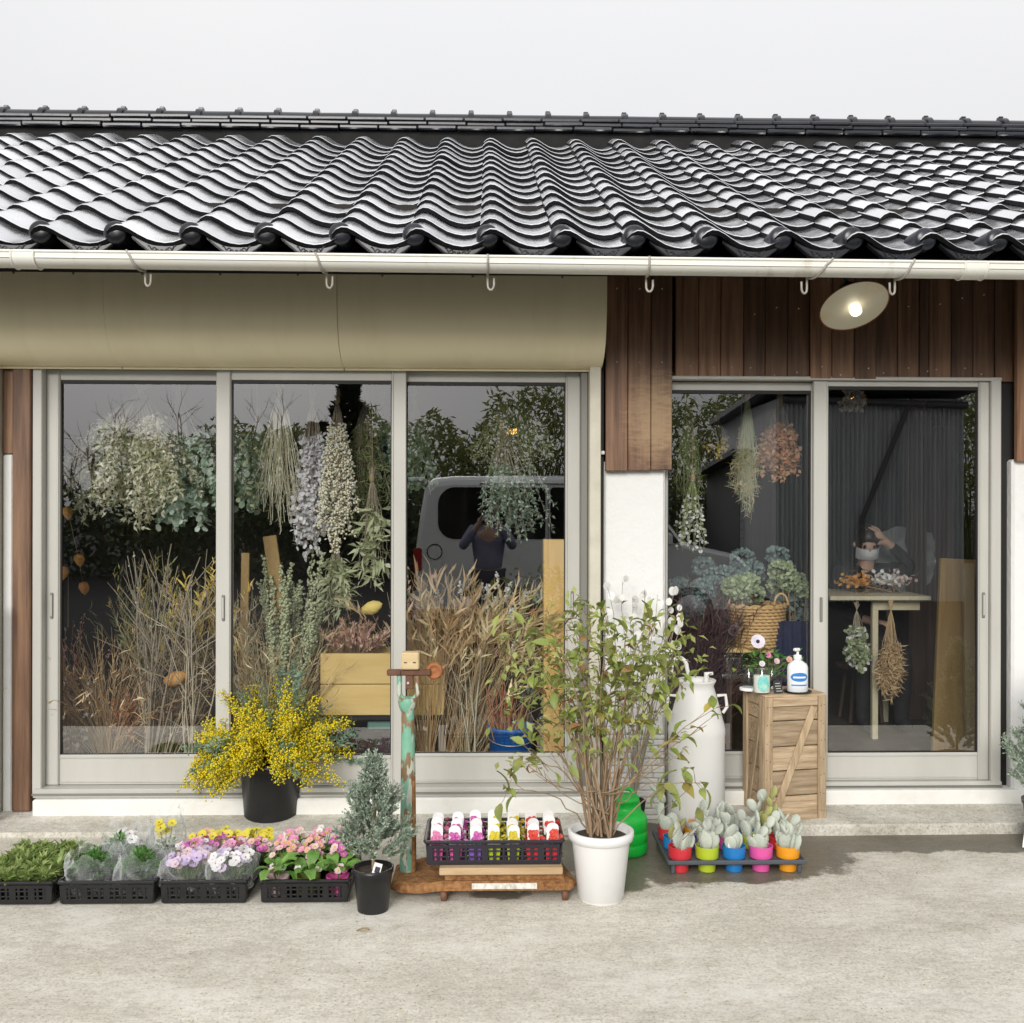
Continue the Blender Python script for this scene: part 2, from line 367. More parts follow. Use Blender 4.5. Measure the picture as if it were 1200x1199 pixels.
def concrete(name, wet=None, base=(.665, .63, .55), dark=(.57, .535, .46), light=(.745, .71, .63)):
    m = bpy.data.materials.new(name); m.use_nodes = True; MATS[name] = m; N, L = nodes(m); b = N['Principled BSDF']
    ge = N.new('ShaderNodeNewGeometry'); pos = ge.outputs['Position']
    def noise(sc, det=6, rg=.6, st=(1, 1, 1)):
        mp = N.new('ShaderNodeMapping'); mp.inputs['Scale'].default_value = st; L.new(pos, mp.inputs['Vector'])
        z = N.new('ShaderNodeTexNoise'); z.inputs['Scale'].default_value = sc; z.inputs['Detail'].default_value = det; z.inputs['Roughness'].default_value = rg
        L.new(mp.outputs[0], z.inputs['Vector']); return z.outputs['Fac']
    def ramp(f, *st):
        r = N.new('ShaderNodeValToRGB'); e = r.color_ramp.elements
        while len(e) < len(st): e.new(.5)
        for i, (p, c) in enumerate(st): e[i].position = p; e[i].color = (*c, 1)
        L.new(f, r.inputs['Fac']); return r.outputs[0]
    def mixc(f, a, bb, mode='MIX'):
        x = N.new('ShaderNodeMix'); x.data_type = 'RGBA'; x.blend_type = mode
        if hasattr(f, 'links'): L.new(f, x.inputs['Factor'])
        else: x.inputs['Factor'].default_value = f
        L.new(a, x.inputs['A'])
        if hasattr(bb, 'links'): L.new(bb, x.inputs['B'])
        else: x.inputs['B'].default_value = (*bb, 1)
        return x.outputs['Result']
    c = ramp(noise(1.1, 9, .7, (.8, 1.2, 1)), (.36, dark), (.50, base), (.64, light))
    c = mixc(.8, c, ramp(noise(7, 8, .75, (.8, 1.2, 1)), (.34, (.84, .83, .80)), (.58, (1.03, 1.03, 1.03))), 'MULTIPLY')
    c = mixc(.9, c, ramp(noise(95, 3, .75), (.30, (.38, .37, .35)), (.46, (.97, .97, .97)), (.60, (1.03, 1.03, 1.03)), (.72, (1.35, 1.34, 1.31))), 'MULTIPLY')
    c = mixc(.8, c, ramp(noise(34, 5, .75, (.7, 1.2, 1)), (.34, (.74, .73, .71)), (.55, (1.03, 1.03, 1.03))), 'MULTIPLY')
    # pale cement scrapes
    c = mixc(ramp(noise(1.6, 11, .85, (.8, 1.1, 1)), (.50, (0, 0, 0)), (.66, (.85, .85, .85))), c, (.80, .775, .705))
    rough = None; bn_h = noise(150, 4, .7)
    if wet:
        nz = noise(5.5, 7, .7); total = None
        for (cx, cy, rx, ry, am) in wet:
            mp = N.new('ShaderNodeVectorMath'); mp.operation = 'SUBTRACT'; L.new(pos, mp.inputs[0]); mp.inputs[1].default_value = (cx, cy, 0)
            dv = N.new('ShaderNodeVectorMath'); dv.operation = 'DIVIDE'; L.new(mp.outputs[0], dv.inputs[0]); dv.inputs[1].default_value = (rx, ry, 1e6)
            ln = N.new('ShaderNodeVectorMath'); ln.operation = 'LENGTH'; L.new(dv.outputs[0], ln.inputs[0])
            iv = N.new('ShaderNodeMath'); iv.operation = 'SUBTRACT'; iv.inputs[0].default_value = am; L.new(ln.outputs['Value'], iv.inputs[1])
            if total is None: total = iv.outputs[0]
            else:
                q = N.new('ShaderNodeMath'); q.operation = 'MAXIMUM'; L.new(total, q.inputs[0]); L.new(iv.outputs[0], q.inputs[1]); total = q.outputs[0]
        k = N.new('ShaderNodeMath'); k.operation = 'MULTIPLY_ADD'; L.new(nz, k.inputs[0]); k.inputs[1].default_value = 1.1; L.new(total, k.inputs[2])
        mr = N.new('ShaderNodeMapRange'); mr.inputs['From Min'].default_value = .52; mr.inputs['From Max'].default_value = .64; L.new(k.outputs[0], mr.inputs['Value'])
        wc = mixc(1.0, c, (.27, .255, .225), 'MULTIPLY')
        c = mixc(mr.outputs[0], c, wc)
        r2 = N.new('ShaderNodeMapRange'); r2.inputs['To Min'].default_value = .85; r2.inputs['To Max'].default_value = .42; L.new(mr.outputs[0], r2.inputs['Value']); L.new(r2.outputs[0], b.inputs['Roughness'])
    else: b.inputs['Roughness'].default_value = .85
    L.new(c, b.inputs['Base Color'])
    bp = N.new('ShaderNodeBump'); bp.inputs['Strength'].default_value = .35; bp.inputs['Distance'].default_value = .004
    L.new(bn_h, bp.inputs['Height']); L.new(bp.outputs[0], b.inputs['Normal'])
    return m
def gxy(px, py): q = G(px, py); return q.x, q.y
w1, w2, w3, w4, w5, w6 = gxy(820, 1003), gxy(1000, 985), gxy(1150, 980), gxy(712, 1035), gxy(870, 1022), gxy(585, 1048)
concrete('concrete', wet=[(w1[0], w1[1] + .06, .60, .34, 1.2), (w2[0], w2[1] + .02, .6, .17, 1.2), (w3[0], w3[1] + .02, .5, .20, 1.25), (w4[0] + .03, w4[1] + .1, .2, .25, .85), (w5[0], w5[1], .26, .18, .8), (w6[0], w6[1], .28, .10, .45)])
concrete('concrete_step', base=(.56, .535, .47), dark=(.44, .415, .35), light=(.66, .635, .58))
# ================================================================ ground
rg = random.Random(1)
m = MB(); m.add([(-400, -400, 0), (400, -400, 0), (400, 400, 0), (-400, 400, 0)], [(0, 1, 2, 3)])
m.build('ground', MATS['concrete'], kind='structure')
def slab(name, pts_top, z0, matn):
    # pts_top: list of (x,y,z) counter-clockwise seen from above
    n = len(pts_top); m = MB()
    vs = [Vector(p) for p in pts_top]; bs = [Vector((p.x, p.y, z0)) for p in vs]
    ins = []
    c = sum(vs, Vector()) / n
    for p in vs:
        d = (c - p); d.z = 0; ins.append(p + d.normalized() * .012)
    low = [p - Vector((0, 0, .01)) for p in vs]
    m.add(ins, [tuple(range(n))])
    m.add(ins + low, [(i, n + i, n + (i + 1) % n, (i + 1) % n) for i in range(n)])
    m.add(low + bs, [(i, n + i, n + (i + 1) % n, (i + 1) % n) for i in range(n)])
    return m.build(name, MATS[matn], kind='structure')
xl = PX(-60, 5.0)
slab('pavement', [(-3.6, 4.76, .022), (.56, 4.74, .024), (.60, 5.05, .066), (-3.6, 5.05, .066)], -.05, 'concrete_step')
slab('doorstep', [(.93, 4.70, .052), (2.62, 4.72, .052), (2.62, 4.95, .085), (.93, 4.95, .085)], -.05, 'concrete_step')
slab('door_sill', [(.89, 4.925, .150), (2.61, 4.925, .150), (2.61, 5.10, .154), (.89, 5.10, .154)], -.05, 'white_paint_old')

m = MB(); m.add([(-400, -400, .004), (400, -400, .004), (400, 2.88, .004), (-400, 2.88, .004)], [(0, 1, 2, 3)])  # unseen dark ground, added to keep pale concrete out of the glass reflections
mat('dark_yard', (.032, .032, .034), 1.0, (.05, .049, .048), scale=30, spec=.04)
m.build('unseen_dark_yard', MATS['dark_yard'], kind='structure')
# ================================================================ the shop building
B = thing('shop_building', 'low shop with black glazed tile roof, dark board cladding and wide sliding glass doors', 'building', (0, 0, 0))
YW = 5.0          # plane of the door frames
ZS = PZ(943, YW)  # underside of the left sill
# --- left window unit
def frame_bar(name, x0, x1, z0, z1, y0, y1, mt, b=.004, parent=B):
    m = MB(); m.box(((x0 + x1) / 2, (y0 + y1) / 2, (z0 + z1) / 2), (abs(x1 - x0), abs(y1 - y0), abs(z1 - z0)), b=b)
    return m.build(name, MATS[mt], parent)
def sliding(name, xa, xb, xs0, xs1, ztop, zgt, zgb, zbot, y, handle=None, cols=('alu',), thick=.032):
    """xa..xb outer edges, xs0/xs1 stile inner edges; the two stiles, top and bottom rails, pane, handle"""
    m = MB(); yc = y + thick / 2
    m.box(((xa + xs0) / 2, yc, (ztop + zbot) / 2), (xs0 - xa, thick, ztop - zbot), b=.003)
    m.box(((xb + xs1) / 2, yc, (ztop + zbot) / 2), (xb - xs1, thick, ztop - zbot), b=.003)
    # ribs along the stiles, as extruded aluminium has
    for xx in (xs0 - .007, xs1 + .007):
        m.box((xx, y - .002, (ztop + zbot) / 2), (.006, .008, ztop - zbot - .004), b=.002)
    d = m.build(name, MATS['alu'], B)
    m = MB(); m.box(((xs0 + xs1) / 2, yc + .003, (ztop + zgt) / 2), (xs1 - xs0, thick - .006, ztop - zgt), b=.002); m.build('top_rail', MATS['alu'], d)
    m = MB(); m.box(((xs0 + xs1) / 2, yc + .003, (zgb + zbot) / 2), (xs1 - xs0, thick - .006, zgb - zbot), b=.002)
    m.box(((xs0 + xs1) / 2, y + .003, zgb - .012), (xs1 - xs0 - .004, .008, .005), b=.001)
    m.box(((xs0 + xs1) / 2, y + .003, zbot + .014), (xs1 - xs0 - .004, .008, .005), b=.001)
    m.build('bottom_rail', MATS['alu'], d)
    m = MB(); m.add([(xs0 - .004, yc + .006, zgb - .004), (xs1 + .004, yc + .006, zgb - .004), (xs1 + .004, yc + .006, zgt + .004), (xs0 - .004, yc + .006, zgt + .004)], [(0, 1, 2, 3)])
    m.build('glass_pane', glass, d)
    m = MB()   # black gasket round the pane
    for (x0, x1, z0, z1) in ((xs0, xs0 + .005, zgb, zgt), (xs1 - .005, xs1, zgb, zgt), (xs0 + .005, xs1 - .005, zgt - .016, zgt), (xs0 + .005, xs1 - .005, zgb, zgb + .004)):
        m.box(((x0 + x1) / 2, yc, (z0 + z1) / 2), (x1 - x0, .012, z1 - z0))
    m.build('gasket', MATS['black_rubber'], d)
    if handle:
        hx, hz = handle
        m = MB(); m.box((hx, y - .003, hz), (.014, .010, .125), b=.003); hh = m.build('pull_handle', MATS['alu_dark'], d)
        m = MB(); m.box((hx, y - .009, hz), (.007, .004, .10), b=.001); m.build('finger_slot', MATS['alu'], hh)
    return d
zt, zgt, zgb, zb = PZ(434, YW, 360), PZ(446, YW, 360), PZ(885, YW, 360), PZ(920, YW, 360)
x = lambda p: PX(p, YW)
sliding('sliding_door', x(52), x(271), x(68), x(255), zt, zgt, zgb, zb, YW + .02, (x(59), PZ(710, YW)))
sliding('sliding_door', x(254), x(476), x(271.5), x(459), zt, zgt, zgb, zb, YW - .016, (x(263), PZ(712, YW)))
sliding('sliding_door', x(460), x(680), x(475.5), x(663), zt, zgt, zgb, zb, YW + .021, (x(671), PZ(708, YW)))
frame_bar('door_frame', x(41), x(52), ZS + .06, zt + .015, YW - .03, YW + .1, 'alu')
frame_bar('door_frame', x(680), x(688), ZS + .06, zt + .015, YW - .03, YW + .1, 'alu_dark')
frame_bar('door_frame', x(41), x(688), zt + .001, zt + .03, YW - .045, YW + .1, 'alu')
frame_bar('door_track', x(44), x(688), zb - .045, zb - .002, YW - .05, YW + .1, 'alu')
frame_bar('door_track', x(44), x(688), zb - .030, zb - .022, YW - .062, YW - .051, 'alu_dark', .001)
frame_bar('window_sill', x(46), x(690), ZS - .03, zb - .046, YW - .075, YW + .1, 'white_paint_old', .008)
# shutter guides and the dark gaps
frame_bar('shutter_guide', x(688.5), x(701.5), ZS - .02, PZ(431, YW), YW - .10, YW + .02, 'cream_guide')
frame_bar('conduit', x(703.2), x(706.5), ZS, PZ(325, YW), YW - .03, YW + .02, 'black_rubber', .001)
m = MB(); m.box((x(703), YW - .05, PZ(531, YW)), (.034, .02, .018), b=.004); m.build('pipe_clip', MATS['white_paint_old'], B)
# left jamb: cream guide at the picture edge, plaster strip, dark post
frame_bar('shutter_guide', x(-4), x(4), ZS - .02, PZ(431, YW), YW - .12, YW + .02, 'cream_guide')
frame_bar('plaster_wall', x(5), x(17), ZS - .05, PZ(535, YW), YW - .02, YW + .08, 'plaster', .008)
frame_bar('door_post', x(18.5), x(40), ZS - .01, PZ(425, YW), YW - .04, YW + .08, 'wood_brown', .005)
frame_bar('wall_board', x(5), x(18), PZ(534, YW), PZ(425, YW), YW - .015, YW + .06, 'wood_brown', .003)
frame_bar('corner_post', x(-30), x(-8), -.02, PZ(300, YW), YW - .16, YW - .0, 'wood_brown', .006)
m = MB(); m.box((x(8), YW - .18, .55), (.03, .05, 1.06), b=.004); m.build('corner_batten', MATS['dark_timber'], B)

# --- plaster pillar with boards above
zbd = PZ(551, 4.95)
frame_bar('plaster_wall', x(707), x(779), -.04, zbd + .05, YW - .02, YW + .22, 'plaster', .012)
# stone courses, whitewashed, at the foot of the pillar
rs = random.Random(4)
zz = .0
while zz < .42:
    h = rs.uniform(.022, .036); xx = x(708)
    while xx < x(778):
        wd = min(rs.uniform(.07, .16), x(778.5) - xx)
        if wd > .03:
            m = MB(); m.box((xx + wd / 2, YW - .012 - rs.uniform(0, .006), zz + h / 2), (wd - .002, .05, h - .002), Matrix.Rotation(rs.uniform(-.02, .02), 3, 'Y'), b=.006)
            m.build('stone', MATS['white_paint_old'], B)
        xx += wd
    zz += h
def board(x0, x1, z0, z1, y0, y1, mt, nails=None):
    o = frame_bar('wall_board', x0 + .0012, x1 - .0012, z0, z1, y0, y1, mt, .003)
    if nails:
        for (nx, nz) in nails:
            m = MB(); m.lathe([(.0045, 0), (.0035, .003), (1e-5, .004)], 8, (nx, y0 - .0005, nz), Matrix.Rotation(R(90), 3, 'X')); m.build('nail', MATS['nail'], o)
    return o
ztop = PZ(300, YW)
eb = [PX(q, 4.95) for q in (709, 735, 762, 787)]
for i in range(3):
    nx = (eb[i] + eb[i + 1]) / 2
    board(eb[i], eb[i + 1], zbd + (i - 1) * .003, ztop, 4.935, 4.965, 'wood_bleached', [(nx, PZ(424, 4.95)), (nx, PZ(338, 4.95))])
edges = [790, 817, 843, 870, 895, 921, 947, 972, 998, 1024, 1050, 1075, 1086, 1112, 1138, 1163]
zlo = PZ(445, YW, 960)
rb = random.Random(8)
for i in range(len(edges) - 1):
    a, b_ = x(edges[i]), x(edges[i + 1]); nx = (a + b_) / 2
    dy = -.012 if 947 <= edges[i] < 1024 else rb.uniform(-.003, .003)
    nl = [(nx + rb.uniform(-.02, .02), PZ(435 + rb.uniform(-8, 4), YW))]
    if rb.random() < .5: nl.append((nx, PZ(350 + rb.uniform(-8, 20), YW)))
    board(a, b_, zlo + rb.uniform(-.001, .004), ztop, YW - .02 + dy, YW + .012, 'wood_brown', nl)
# right corner: boards over a plaster pillar
for a, b_ in ((1163.5, 1189), (1189.5, 1216), (1216.5, 1243), (1243.5, 1270)):
    board(PX(a, 4.93), PX(b_, 4.93), PZ(541, 4.93, 1190), ztop, 4.915, 4.945, 'wood_brown', [(PX(a + 12, 4.93), PZ(440, 4.93))]) if a > 1180 else board(x(a), x(b_), PZ(445, YW), ztop, YW - .02, YW + .01, 'wood_brown')
frame_bar('plaster_wall', PX(1186, 4.95), PX(1290, 4.95), -.04, PZ(543, 4.95, 1190) + .02, 4.947, 5.2, 'plaster', .012)
# --- right door unit
zt2, zgt2, zgb2, zb2 = PZ(446.5, YW, 960), PZ(455, YW, 960), PZ(882, YW, 1050), PZ(914, YW, 1050)
sliding('sliding_door', x(770), x(970), x(784), x(953), zt2 - .004, zgt2 - .008, zgb2, zb2, YW + .03, None)
sliding('sliding_door', x(953), x(1158), x(970), x(1146), zt2, zgt2 + .01, zgb2, zb2, YW - .008, (x(1151.5), PZ(709, YW)))
m = MB(); m.box((x(961.5), YW - .013, PZ(714, YW)), (.013, .010, .12), b=.003); m.build('pull_handle', MATS['alu_dark'], B)
frame_bar('door_frame', x(1158.5), x(1170), ZS + .05, zt2 + .01, YW - .03, YW + .1, 'alu')
frame_bar('door_frame', x(780), x(1171), zt2 + .001, zlo + .012, YW - .03, YW + .1, 'alu')
frame_bar('door_frame', x(1170.5), x(1188), ZS, zlo, YW + .0, YW + .12, 'dark_gap')
frame_bar('door_track', x(774), x(1171), zb2 - .022, zb2 - .001, YW - .035, YW + .1, 'alu')
frame_bar('door_track', x(774), x(1171), zb2 - .032, zb2 - .023, YW - .045, YW + .1, 'alu_dark')

# --- shutter box: bulging sheet-metal cover in three lengths
def shutter_prof():
    yt, zt_ = 4.70, PZ(317.5, 4.70, 360); yb, zb_ = 4.955, PZ(431, 4.955, 360)
    pts = []
    for i in range(15):
        t = i / 14
        a = t * math.pi / 2
        # upright at the top, curling back under at the foot
        s = t ** 1.0
        yy = yt + (yb - yt) * (1 - math.cos(a)) ** 1.35
        z_ = zt_ + (zb_ - zt_) * (math.sin(a) ** .92)
        pts.append((yy, z_))
    return pts
sp = shutter_prof()
segs = [(-90, 120.5), (120.5, 394.5), (394.5, 711)]
for i, (a, b_) in enumerate(segs):
    m = MB(); x0, x1 = PX(a, 4.70), PX(b_, 4.70)
    if i < 2: x1 -= .002
    vs = []; n = len(sp); off = -.003 if i == 1 else 0
    for xx in (x0, x1):
        for (yy, z_) in sp: vs.append((xx, yy + off, z_))
    m.add(vs, [(j, n + j, n + j + 1, j + 1) for j in range(n - 1)], True)
    vs2 = [(x0, sp[0][0] + off, sp[0][1]), (x1, sp[0][0] + off, sp[0][1]), (x1, YW, sp[0][1] + .03), (x0, YW, sp[0][1] + .03)]
    m.add(vs2, [(0, 1, 2, 3)])
    for xx, fl in ((x0, 0), (x1, 1)):
        cap = [(xx, yy + off, z_) for (yy, z_) in sp] + [(xx, YW, sp[-1][1]), (xx, YW, sp[0][1] + .03)]
        f = tuple(range(len(cap))); m.add(cap, [f if not fl else f[::-1]])
    o = m.build('shutter_box', MATS['shutter_paint'], B)
    # screws along the top and a folded lip at the foot
    for k in range(3):
        sx = lerp(x0, x1, (k + .5) / 3 + .17 * (k - 1) * 0)
        mm = MB(); mm.lathe([(.006, 0), (.005, .003), (1e-5, .004)], 8, (sx, sp[0][0] + off - .0005, sp[0][1] - .02), Matrix.Rotation(R(90), 3, 'X')); mm.build('screw', MATS['alu_dark'], o)
    mm = MB(); mm.box(((x0 + x1) / 2, 4.955, sp[-1][1] - .006), (x1 - x0 - .004, .014, .012), b=.002); mm.build('bottom_lip', MATS['shutter_paint'], o)
# wall body behind (above the openings), so no light leaks
frame_bar('lintel_wall', -3.6, 3.2, PZ(433, YW) + .03, 3.0, YW + .102, YW + .2, 'dark_gap', 0)
frame_bar('lintel_wall', -3.6, 3.2, 2.72, 3.0, YW + .02, YW + .101, 'soffit', 0)

# --- roof
A = math.atan(.487); Sd = Vector((0, math.cos(A), math.sin(A))); Nd = Vector((0, -math.sin(A), math.cos(A)))
EY = 4.2; PITCH = 86.0 * EY / F; EXPO = .2365; ROWS = 15
capc = P(568, 277, EY)
E0 = Vector((capc.x, EY, capc.z - .075))       # on the roof plane under the cap of column 0
roof = MB()
def rp(u, s, h): return Vector((E0.x + u, 0, 0)) + Vector((0, EY, E0.z)) + Sd * s + Nd * h
rx0, rx1 = -16 * PITCH, 16 * PITCH
# deck
def rpx(u, s, h): return (E0.x + u, EY + Sd.y * s + Nd.y * h, E0.z + Sd.z * s + Nd.z * h)
Ltot = ROWS * EXPO + .12
ds = [rpx(rx0, .02, -.03), rpx(rx1, .02, -.03), rpx(rx1, Ltot + .1, -.03), rpx(rx0, Ltot + .1, -.03)]
dl = [rpx(rx0, .02, -.09), rpx(rx1, .02, -.09), rpx(rx1, Ltot + .1, -.09), rpx(rx0, Ltot + .1, -.09)]
roof.add(ds + dl, [(0, 1, 2, 3), (7, 6, 5, 4), (0, 4, 5, 1), (1, 5, 6, 2), (2, 6, 7, 3), (3, 7, 4, 0)])
RO = roof.build('roof', MATS['soffit'], B)
PROF = [(-.018, .040), (.0, .058), (.022, .068), (.046, .066), (.075, .052), (.105, .033), (.14, .014), (.175, .003), (.21, -.002), (.245, .002), (.275, .013), (.300, .026)]
def tile_mesh(name, eave=False):
    m = MB(); n = len(PROF)
    bk = [(u, .30, h + .012) for u, h in PROF]
    fl = [(u, .003, h + .016) for u, h in PROF]
    T = lambda q: Vector((q[0], Sd.y * q[1] + Nd.y * q[2], Sd.z * q[1] + Nd.z * q[2]))
    lipb = [(u, .006, h + .038) for u, h in PROF]
    m.add([T(q) for q in lipb + bk], [(i, i + 1, n + i + 1, n + i) for i in range(n - 1)], True)
    # rounded nose
    nose = [(u, -.002, h + .036) for u, h in PROF]
    fr2 = [(u, .0, h + .0405) for u, h in PROF]
    m.add([T(q) for q in lipb + nose], [(i, n + i, n + i + 1, i + 1) for i in range(n - 1)], True)
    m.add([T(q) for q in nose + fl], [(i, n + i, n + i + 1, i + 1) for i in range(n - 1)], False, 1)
    # free left edge
    q0, q1 = lipb[0], bk[0]
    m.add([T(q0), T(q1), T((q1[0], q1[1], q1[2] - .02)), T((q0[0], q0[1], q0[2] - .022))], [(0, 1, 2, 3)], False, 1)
    me = m.mesh(name, [MATS['tile_glaze'], MATS['tile_edge_shade']])
    return me
TM = tile_mesh('roof_tile')
rt = random.Random(11)
cands = []
for r_ in range(ROWS):
    for k in range(-16, 16):
        p = rpx(k * PITCH, r_ * EXPO, .03)
        d = CM.transposed() @ (Vector(p) - Vector((0, 0, CAMH)))
        sx_ = 600 + F * d.x / -d.z
        vis = -75 < sx_ < 1205
        cands.append((not vis, r_, k))
cands.sort(key=lambda q: (q[0], q[1], abs(q[2])))
rest = MB()
for i, (nv, r_, k) in enumerate(cands):
    loc = Vector(rpx(k * PITCH, r_ * EXPO, 0)); jz = rt.uniform(-.003, .003); jx = rt.uniform(-.003, .003)
    rot = Euler((rt.uniform(-.008, .008), rt.uniform(-.008, .008), rt.uniform(-.008, .008)))
    if i < 300 and not nv:
        inst('roof_tile', TM, RO, loc + Vector((jx, rt.uniform(-.004, .004), jz)), rot)
    else:
        Rm = rot.to_matrix()
        rest.add([Rm @ v.co + loc + Vector((jx, 0, jz)) for v in TM.vertices], [tuple(p.vertices) for p in TM.polygons], True)
        for q, pl in zip(range(len(rest.f) - len(TM.polygons), len(rest.f)), TM.polygons): rest.m[q] = pl.material_index; rest.s[q] = pl.use_smooth
rest.build('upper_roof_tiles', [MATS['tile_glaze'], MATS['tile_edge_shade']], RO, kind='stuff')
# eave caps and hanging lips
m = MB()
m.lathe([(.047, .0), (.0475, .008), (.044, .016), (.034, .022), (.018, .026), (1e-5, .027)], 20, (0, 0, 0), Matrix.Rotation(R(90), 3, 'X'))
m.lathe([(.047, -.10), (.047, .0)], 20, (0, 0, 0), Matrix.Rotation(R(90), 3, 'X'))
CAP = m.mesh('eave_cap', MATS['ridge_glaze'])
m = MB(); n = len(PROF[4:]); ff = []; bb = []
for (u, h) in PROF[4:]:
    ff.append((u, h + .03)); t = (u - .19) / .1; bb.append((u, h + .03 - .052 + .018 * min(1, abs(t)) ** 3))
vs = [(u, -.012, z_) for u, z_ in ff] + [(u, -.012, z_) for u, z_ in bb] + [(u, .012, z_) for u, z_ in ff] + [(u, .012, z_) for u, z_ in bb]
m.add(vs, [(i, n + i, n + i + 1, i + 1) for i in range(n - 1)], True); m.add(vs, [(n + i, 3 * n + i, 3 * n + i + 1, n + i + 1) for i in range(n - 1)], True)
# raised rim and scroll relief
m.tube([(u, -.014, z_ - .004) for u, z_ in ff], .003, 5); m.tube([(u, -.014, z_ + .005) for u, z_ in bb], .003, 5)
for sgn in (-1, 1):
    m.tube([(.195 + sgn * (.012 + .045 * t), -.0135, -.002 + .030 * (t ** 2) * .6 + .007 * math.sin(t * 9)) for t in [q / 9 for q in range(10)]], .003, 5)
    m.tube([(.195 + sgn * (.03 + .008 * math.cos(a)), -.0135, .004 + .008 * math.sin(a)) for a in [q * .7 for q in range(8)]], .0025, 5)
m.ball((.195, -.013, -.003), .008, 8, 5)
LIP = m.mesh('eave_lip', MATS['ridge_glaze'])
for k in range(-12, 13):
    p = Vector(rpx(k * PITCH + .012, 0, 0))
    inst('eave_cap', CAP, RO, (p.x + rt.uniform(-.003, .003), EY - .005, capc.z + rt.uniform(-.003, .003)), Euler((rt.uniform(-.04, .04), 0, 0)))
    inst('eave_lip', LIP, RO, (Vector(rpx(k * PITCH, 0, 0)).x, EY + .004, E0.z + .004))
# ridge: black plaster bed, three courses of flat tiles, rounded cap with overlapping collars
rgY = rpx(0, Ltot, 0)[1] + .02; rgZ = rpx(0, Ltot, 0)[2]
zt0 = PZ(156.5, rgY, 600)
m = MB(); m.box((E0.x, rgY + .10, (rgZ - .1 + zt0) / 2), (rx1 - rx0, .22, zt0 - rgZ + .1)); m.build('ridge_bed', MATS['black_plaster'], RO)
zc = zt0; rr = random.Random(3)
for c in range(3):
    hh = .036; wdt = .34 - .03 * c
    xx = rx0 + rr.uniform(0, .2)
    m0 = MB(); m0.box((0, 0, 0), (.282, wdt, hh - .006), b=.008); ME = m0.mesh('ridge_tile', MATS['ridge_glaze'])
    while xx < rx1:
        inst('ridge_tile', ME, RO, (E0.x + xx + .145, rgY + .11 + rr.uniform(-.006, .006), zc + hh / 2 + rr.uniform(-.002, .002)), Euler((rr.uniform(-.01, .02), rr.uniform(-.006, .006), 0)))
        xx += .2845
    zc += hh
m = MB()
arc = [(.10 * math.cos(a), .075 * math.sin(a)) for a in [math.pi * q / 10 for q in range(11)]]
vs = [(-.145, a, b_) for a, b_ in arc] + [(.145, a, b_) for a, b_ in arc]
m.add(vs, [(i, i + 1, 12 + i, 11 + i) for i in range(10)], True); m.add(vs[:11], [tuple(range(11))]); m.add(vs[11:], [tuple(range(11))[::-1]])
arc2 = [(a * 1.16, b_ * 1.22) for a, b_ in arc]
vs = [(-.150, a, b_) for a, b_ in arc2] + [(-.110, a, b_) for a, b_ in arc2]
m.add(vs, [(i, i + 1, 12 + i, 11 + i) for i in range(10)], True); m.add(vs[:11], [tuple(range(11))]); m.add(vs[11:], [tuple(range(11))[::-1]])
m.box((-.13, 0, .095), (.035, .045, .022), b=.004)
RC = m.mesh('ridge_cap', MATS['ridge_glaze'])
xx = rx0
while xx < rx1:
    inst('ridge_cap', RC, RO, (E0.x + xx, rgY + .11, zc - .012 + rr.uniform(-.002, .002)), Euler((0, rr.uniform(-.008, .008), rr.uniform(-.01, .01))))
    xx += .2845
# rear slope, so the roof is a roof from elsewhere too
m = MB(); zr = zt0; m.add([(rx0 + E0.x, rgY + .2, zr), (rx1 + E0.x, rgY + .2, zr), (rx1 + E0.x, rgY + 4, zr - 1.9), (rx0 + E0.x, rgY + 4, zr - 1.9)], [(0, 1, 2, 3)]); m.build('rear_roof', MATS['black_plaster'], RO)
# fascia and soffit under the eave
m = MB(); m.box((E0.x, EY + .05, E0.z - .032), (rx1 - rx0, .025, .06), b=.003); m.build('fascia', MATS['soffit'], RO)

# --- gutter
GY = 4.13
def gz(px): return PZ(lerp(311.5, 326.5 - 11, 0) if False else lerp(303.5, 317.5, px / 1200.0), GY, px)
def gutter_seg(pa, pb):
    m = MB(); n = 12; rows = []
    for px in (pa, pb):
        xx, zz = PX(px, GY), gz(px); ring = []
        ring.append((xx, GY - .05, zz + .020)); ring.append((xx, GY - .05, zz))
        for i in range(1, n):
            a = math.pi * i / n; ring.append((xx, GY - .05 * math.cos(a), zz - .034 * math.sin(a)))
        ring.append((xx, GY + .05, zz)); ring.append((xx, GY + .05, zz + .020)); rows.append(ring)
    k = len(rows[0]); m.add(rows[0] + rows[1], [(i, i + 1, k + i + 1, k + i) for i in range(k - 1)], True)
    inner = [[(a, GY + (b_ - GY) * .93, c + .003) for a, b_, c in r_] for r_ in rows]
    m.add(inner[0] + inner[1], [(i + 1, i, k + i, k + i + 1) for i in range(k - 1)], True)
    m.tube([(PX(pa, GY), GY - .05, gz(pa) + .021), (PX(pb, GY), GY - .05, gz(pb) + .021)], .006, 8)
    m.tube([(PX(pa, GY), GY - .051, gz(pa) - .004), (PX(pb, GY), GY - .051, gz(pb) - .004)], .0025, 6)
    return m
GU = gutter_seg(-260, 1500).build('gutter', MATS['gutter_pvc'], B)
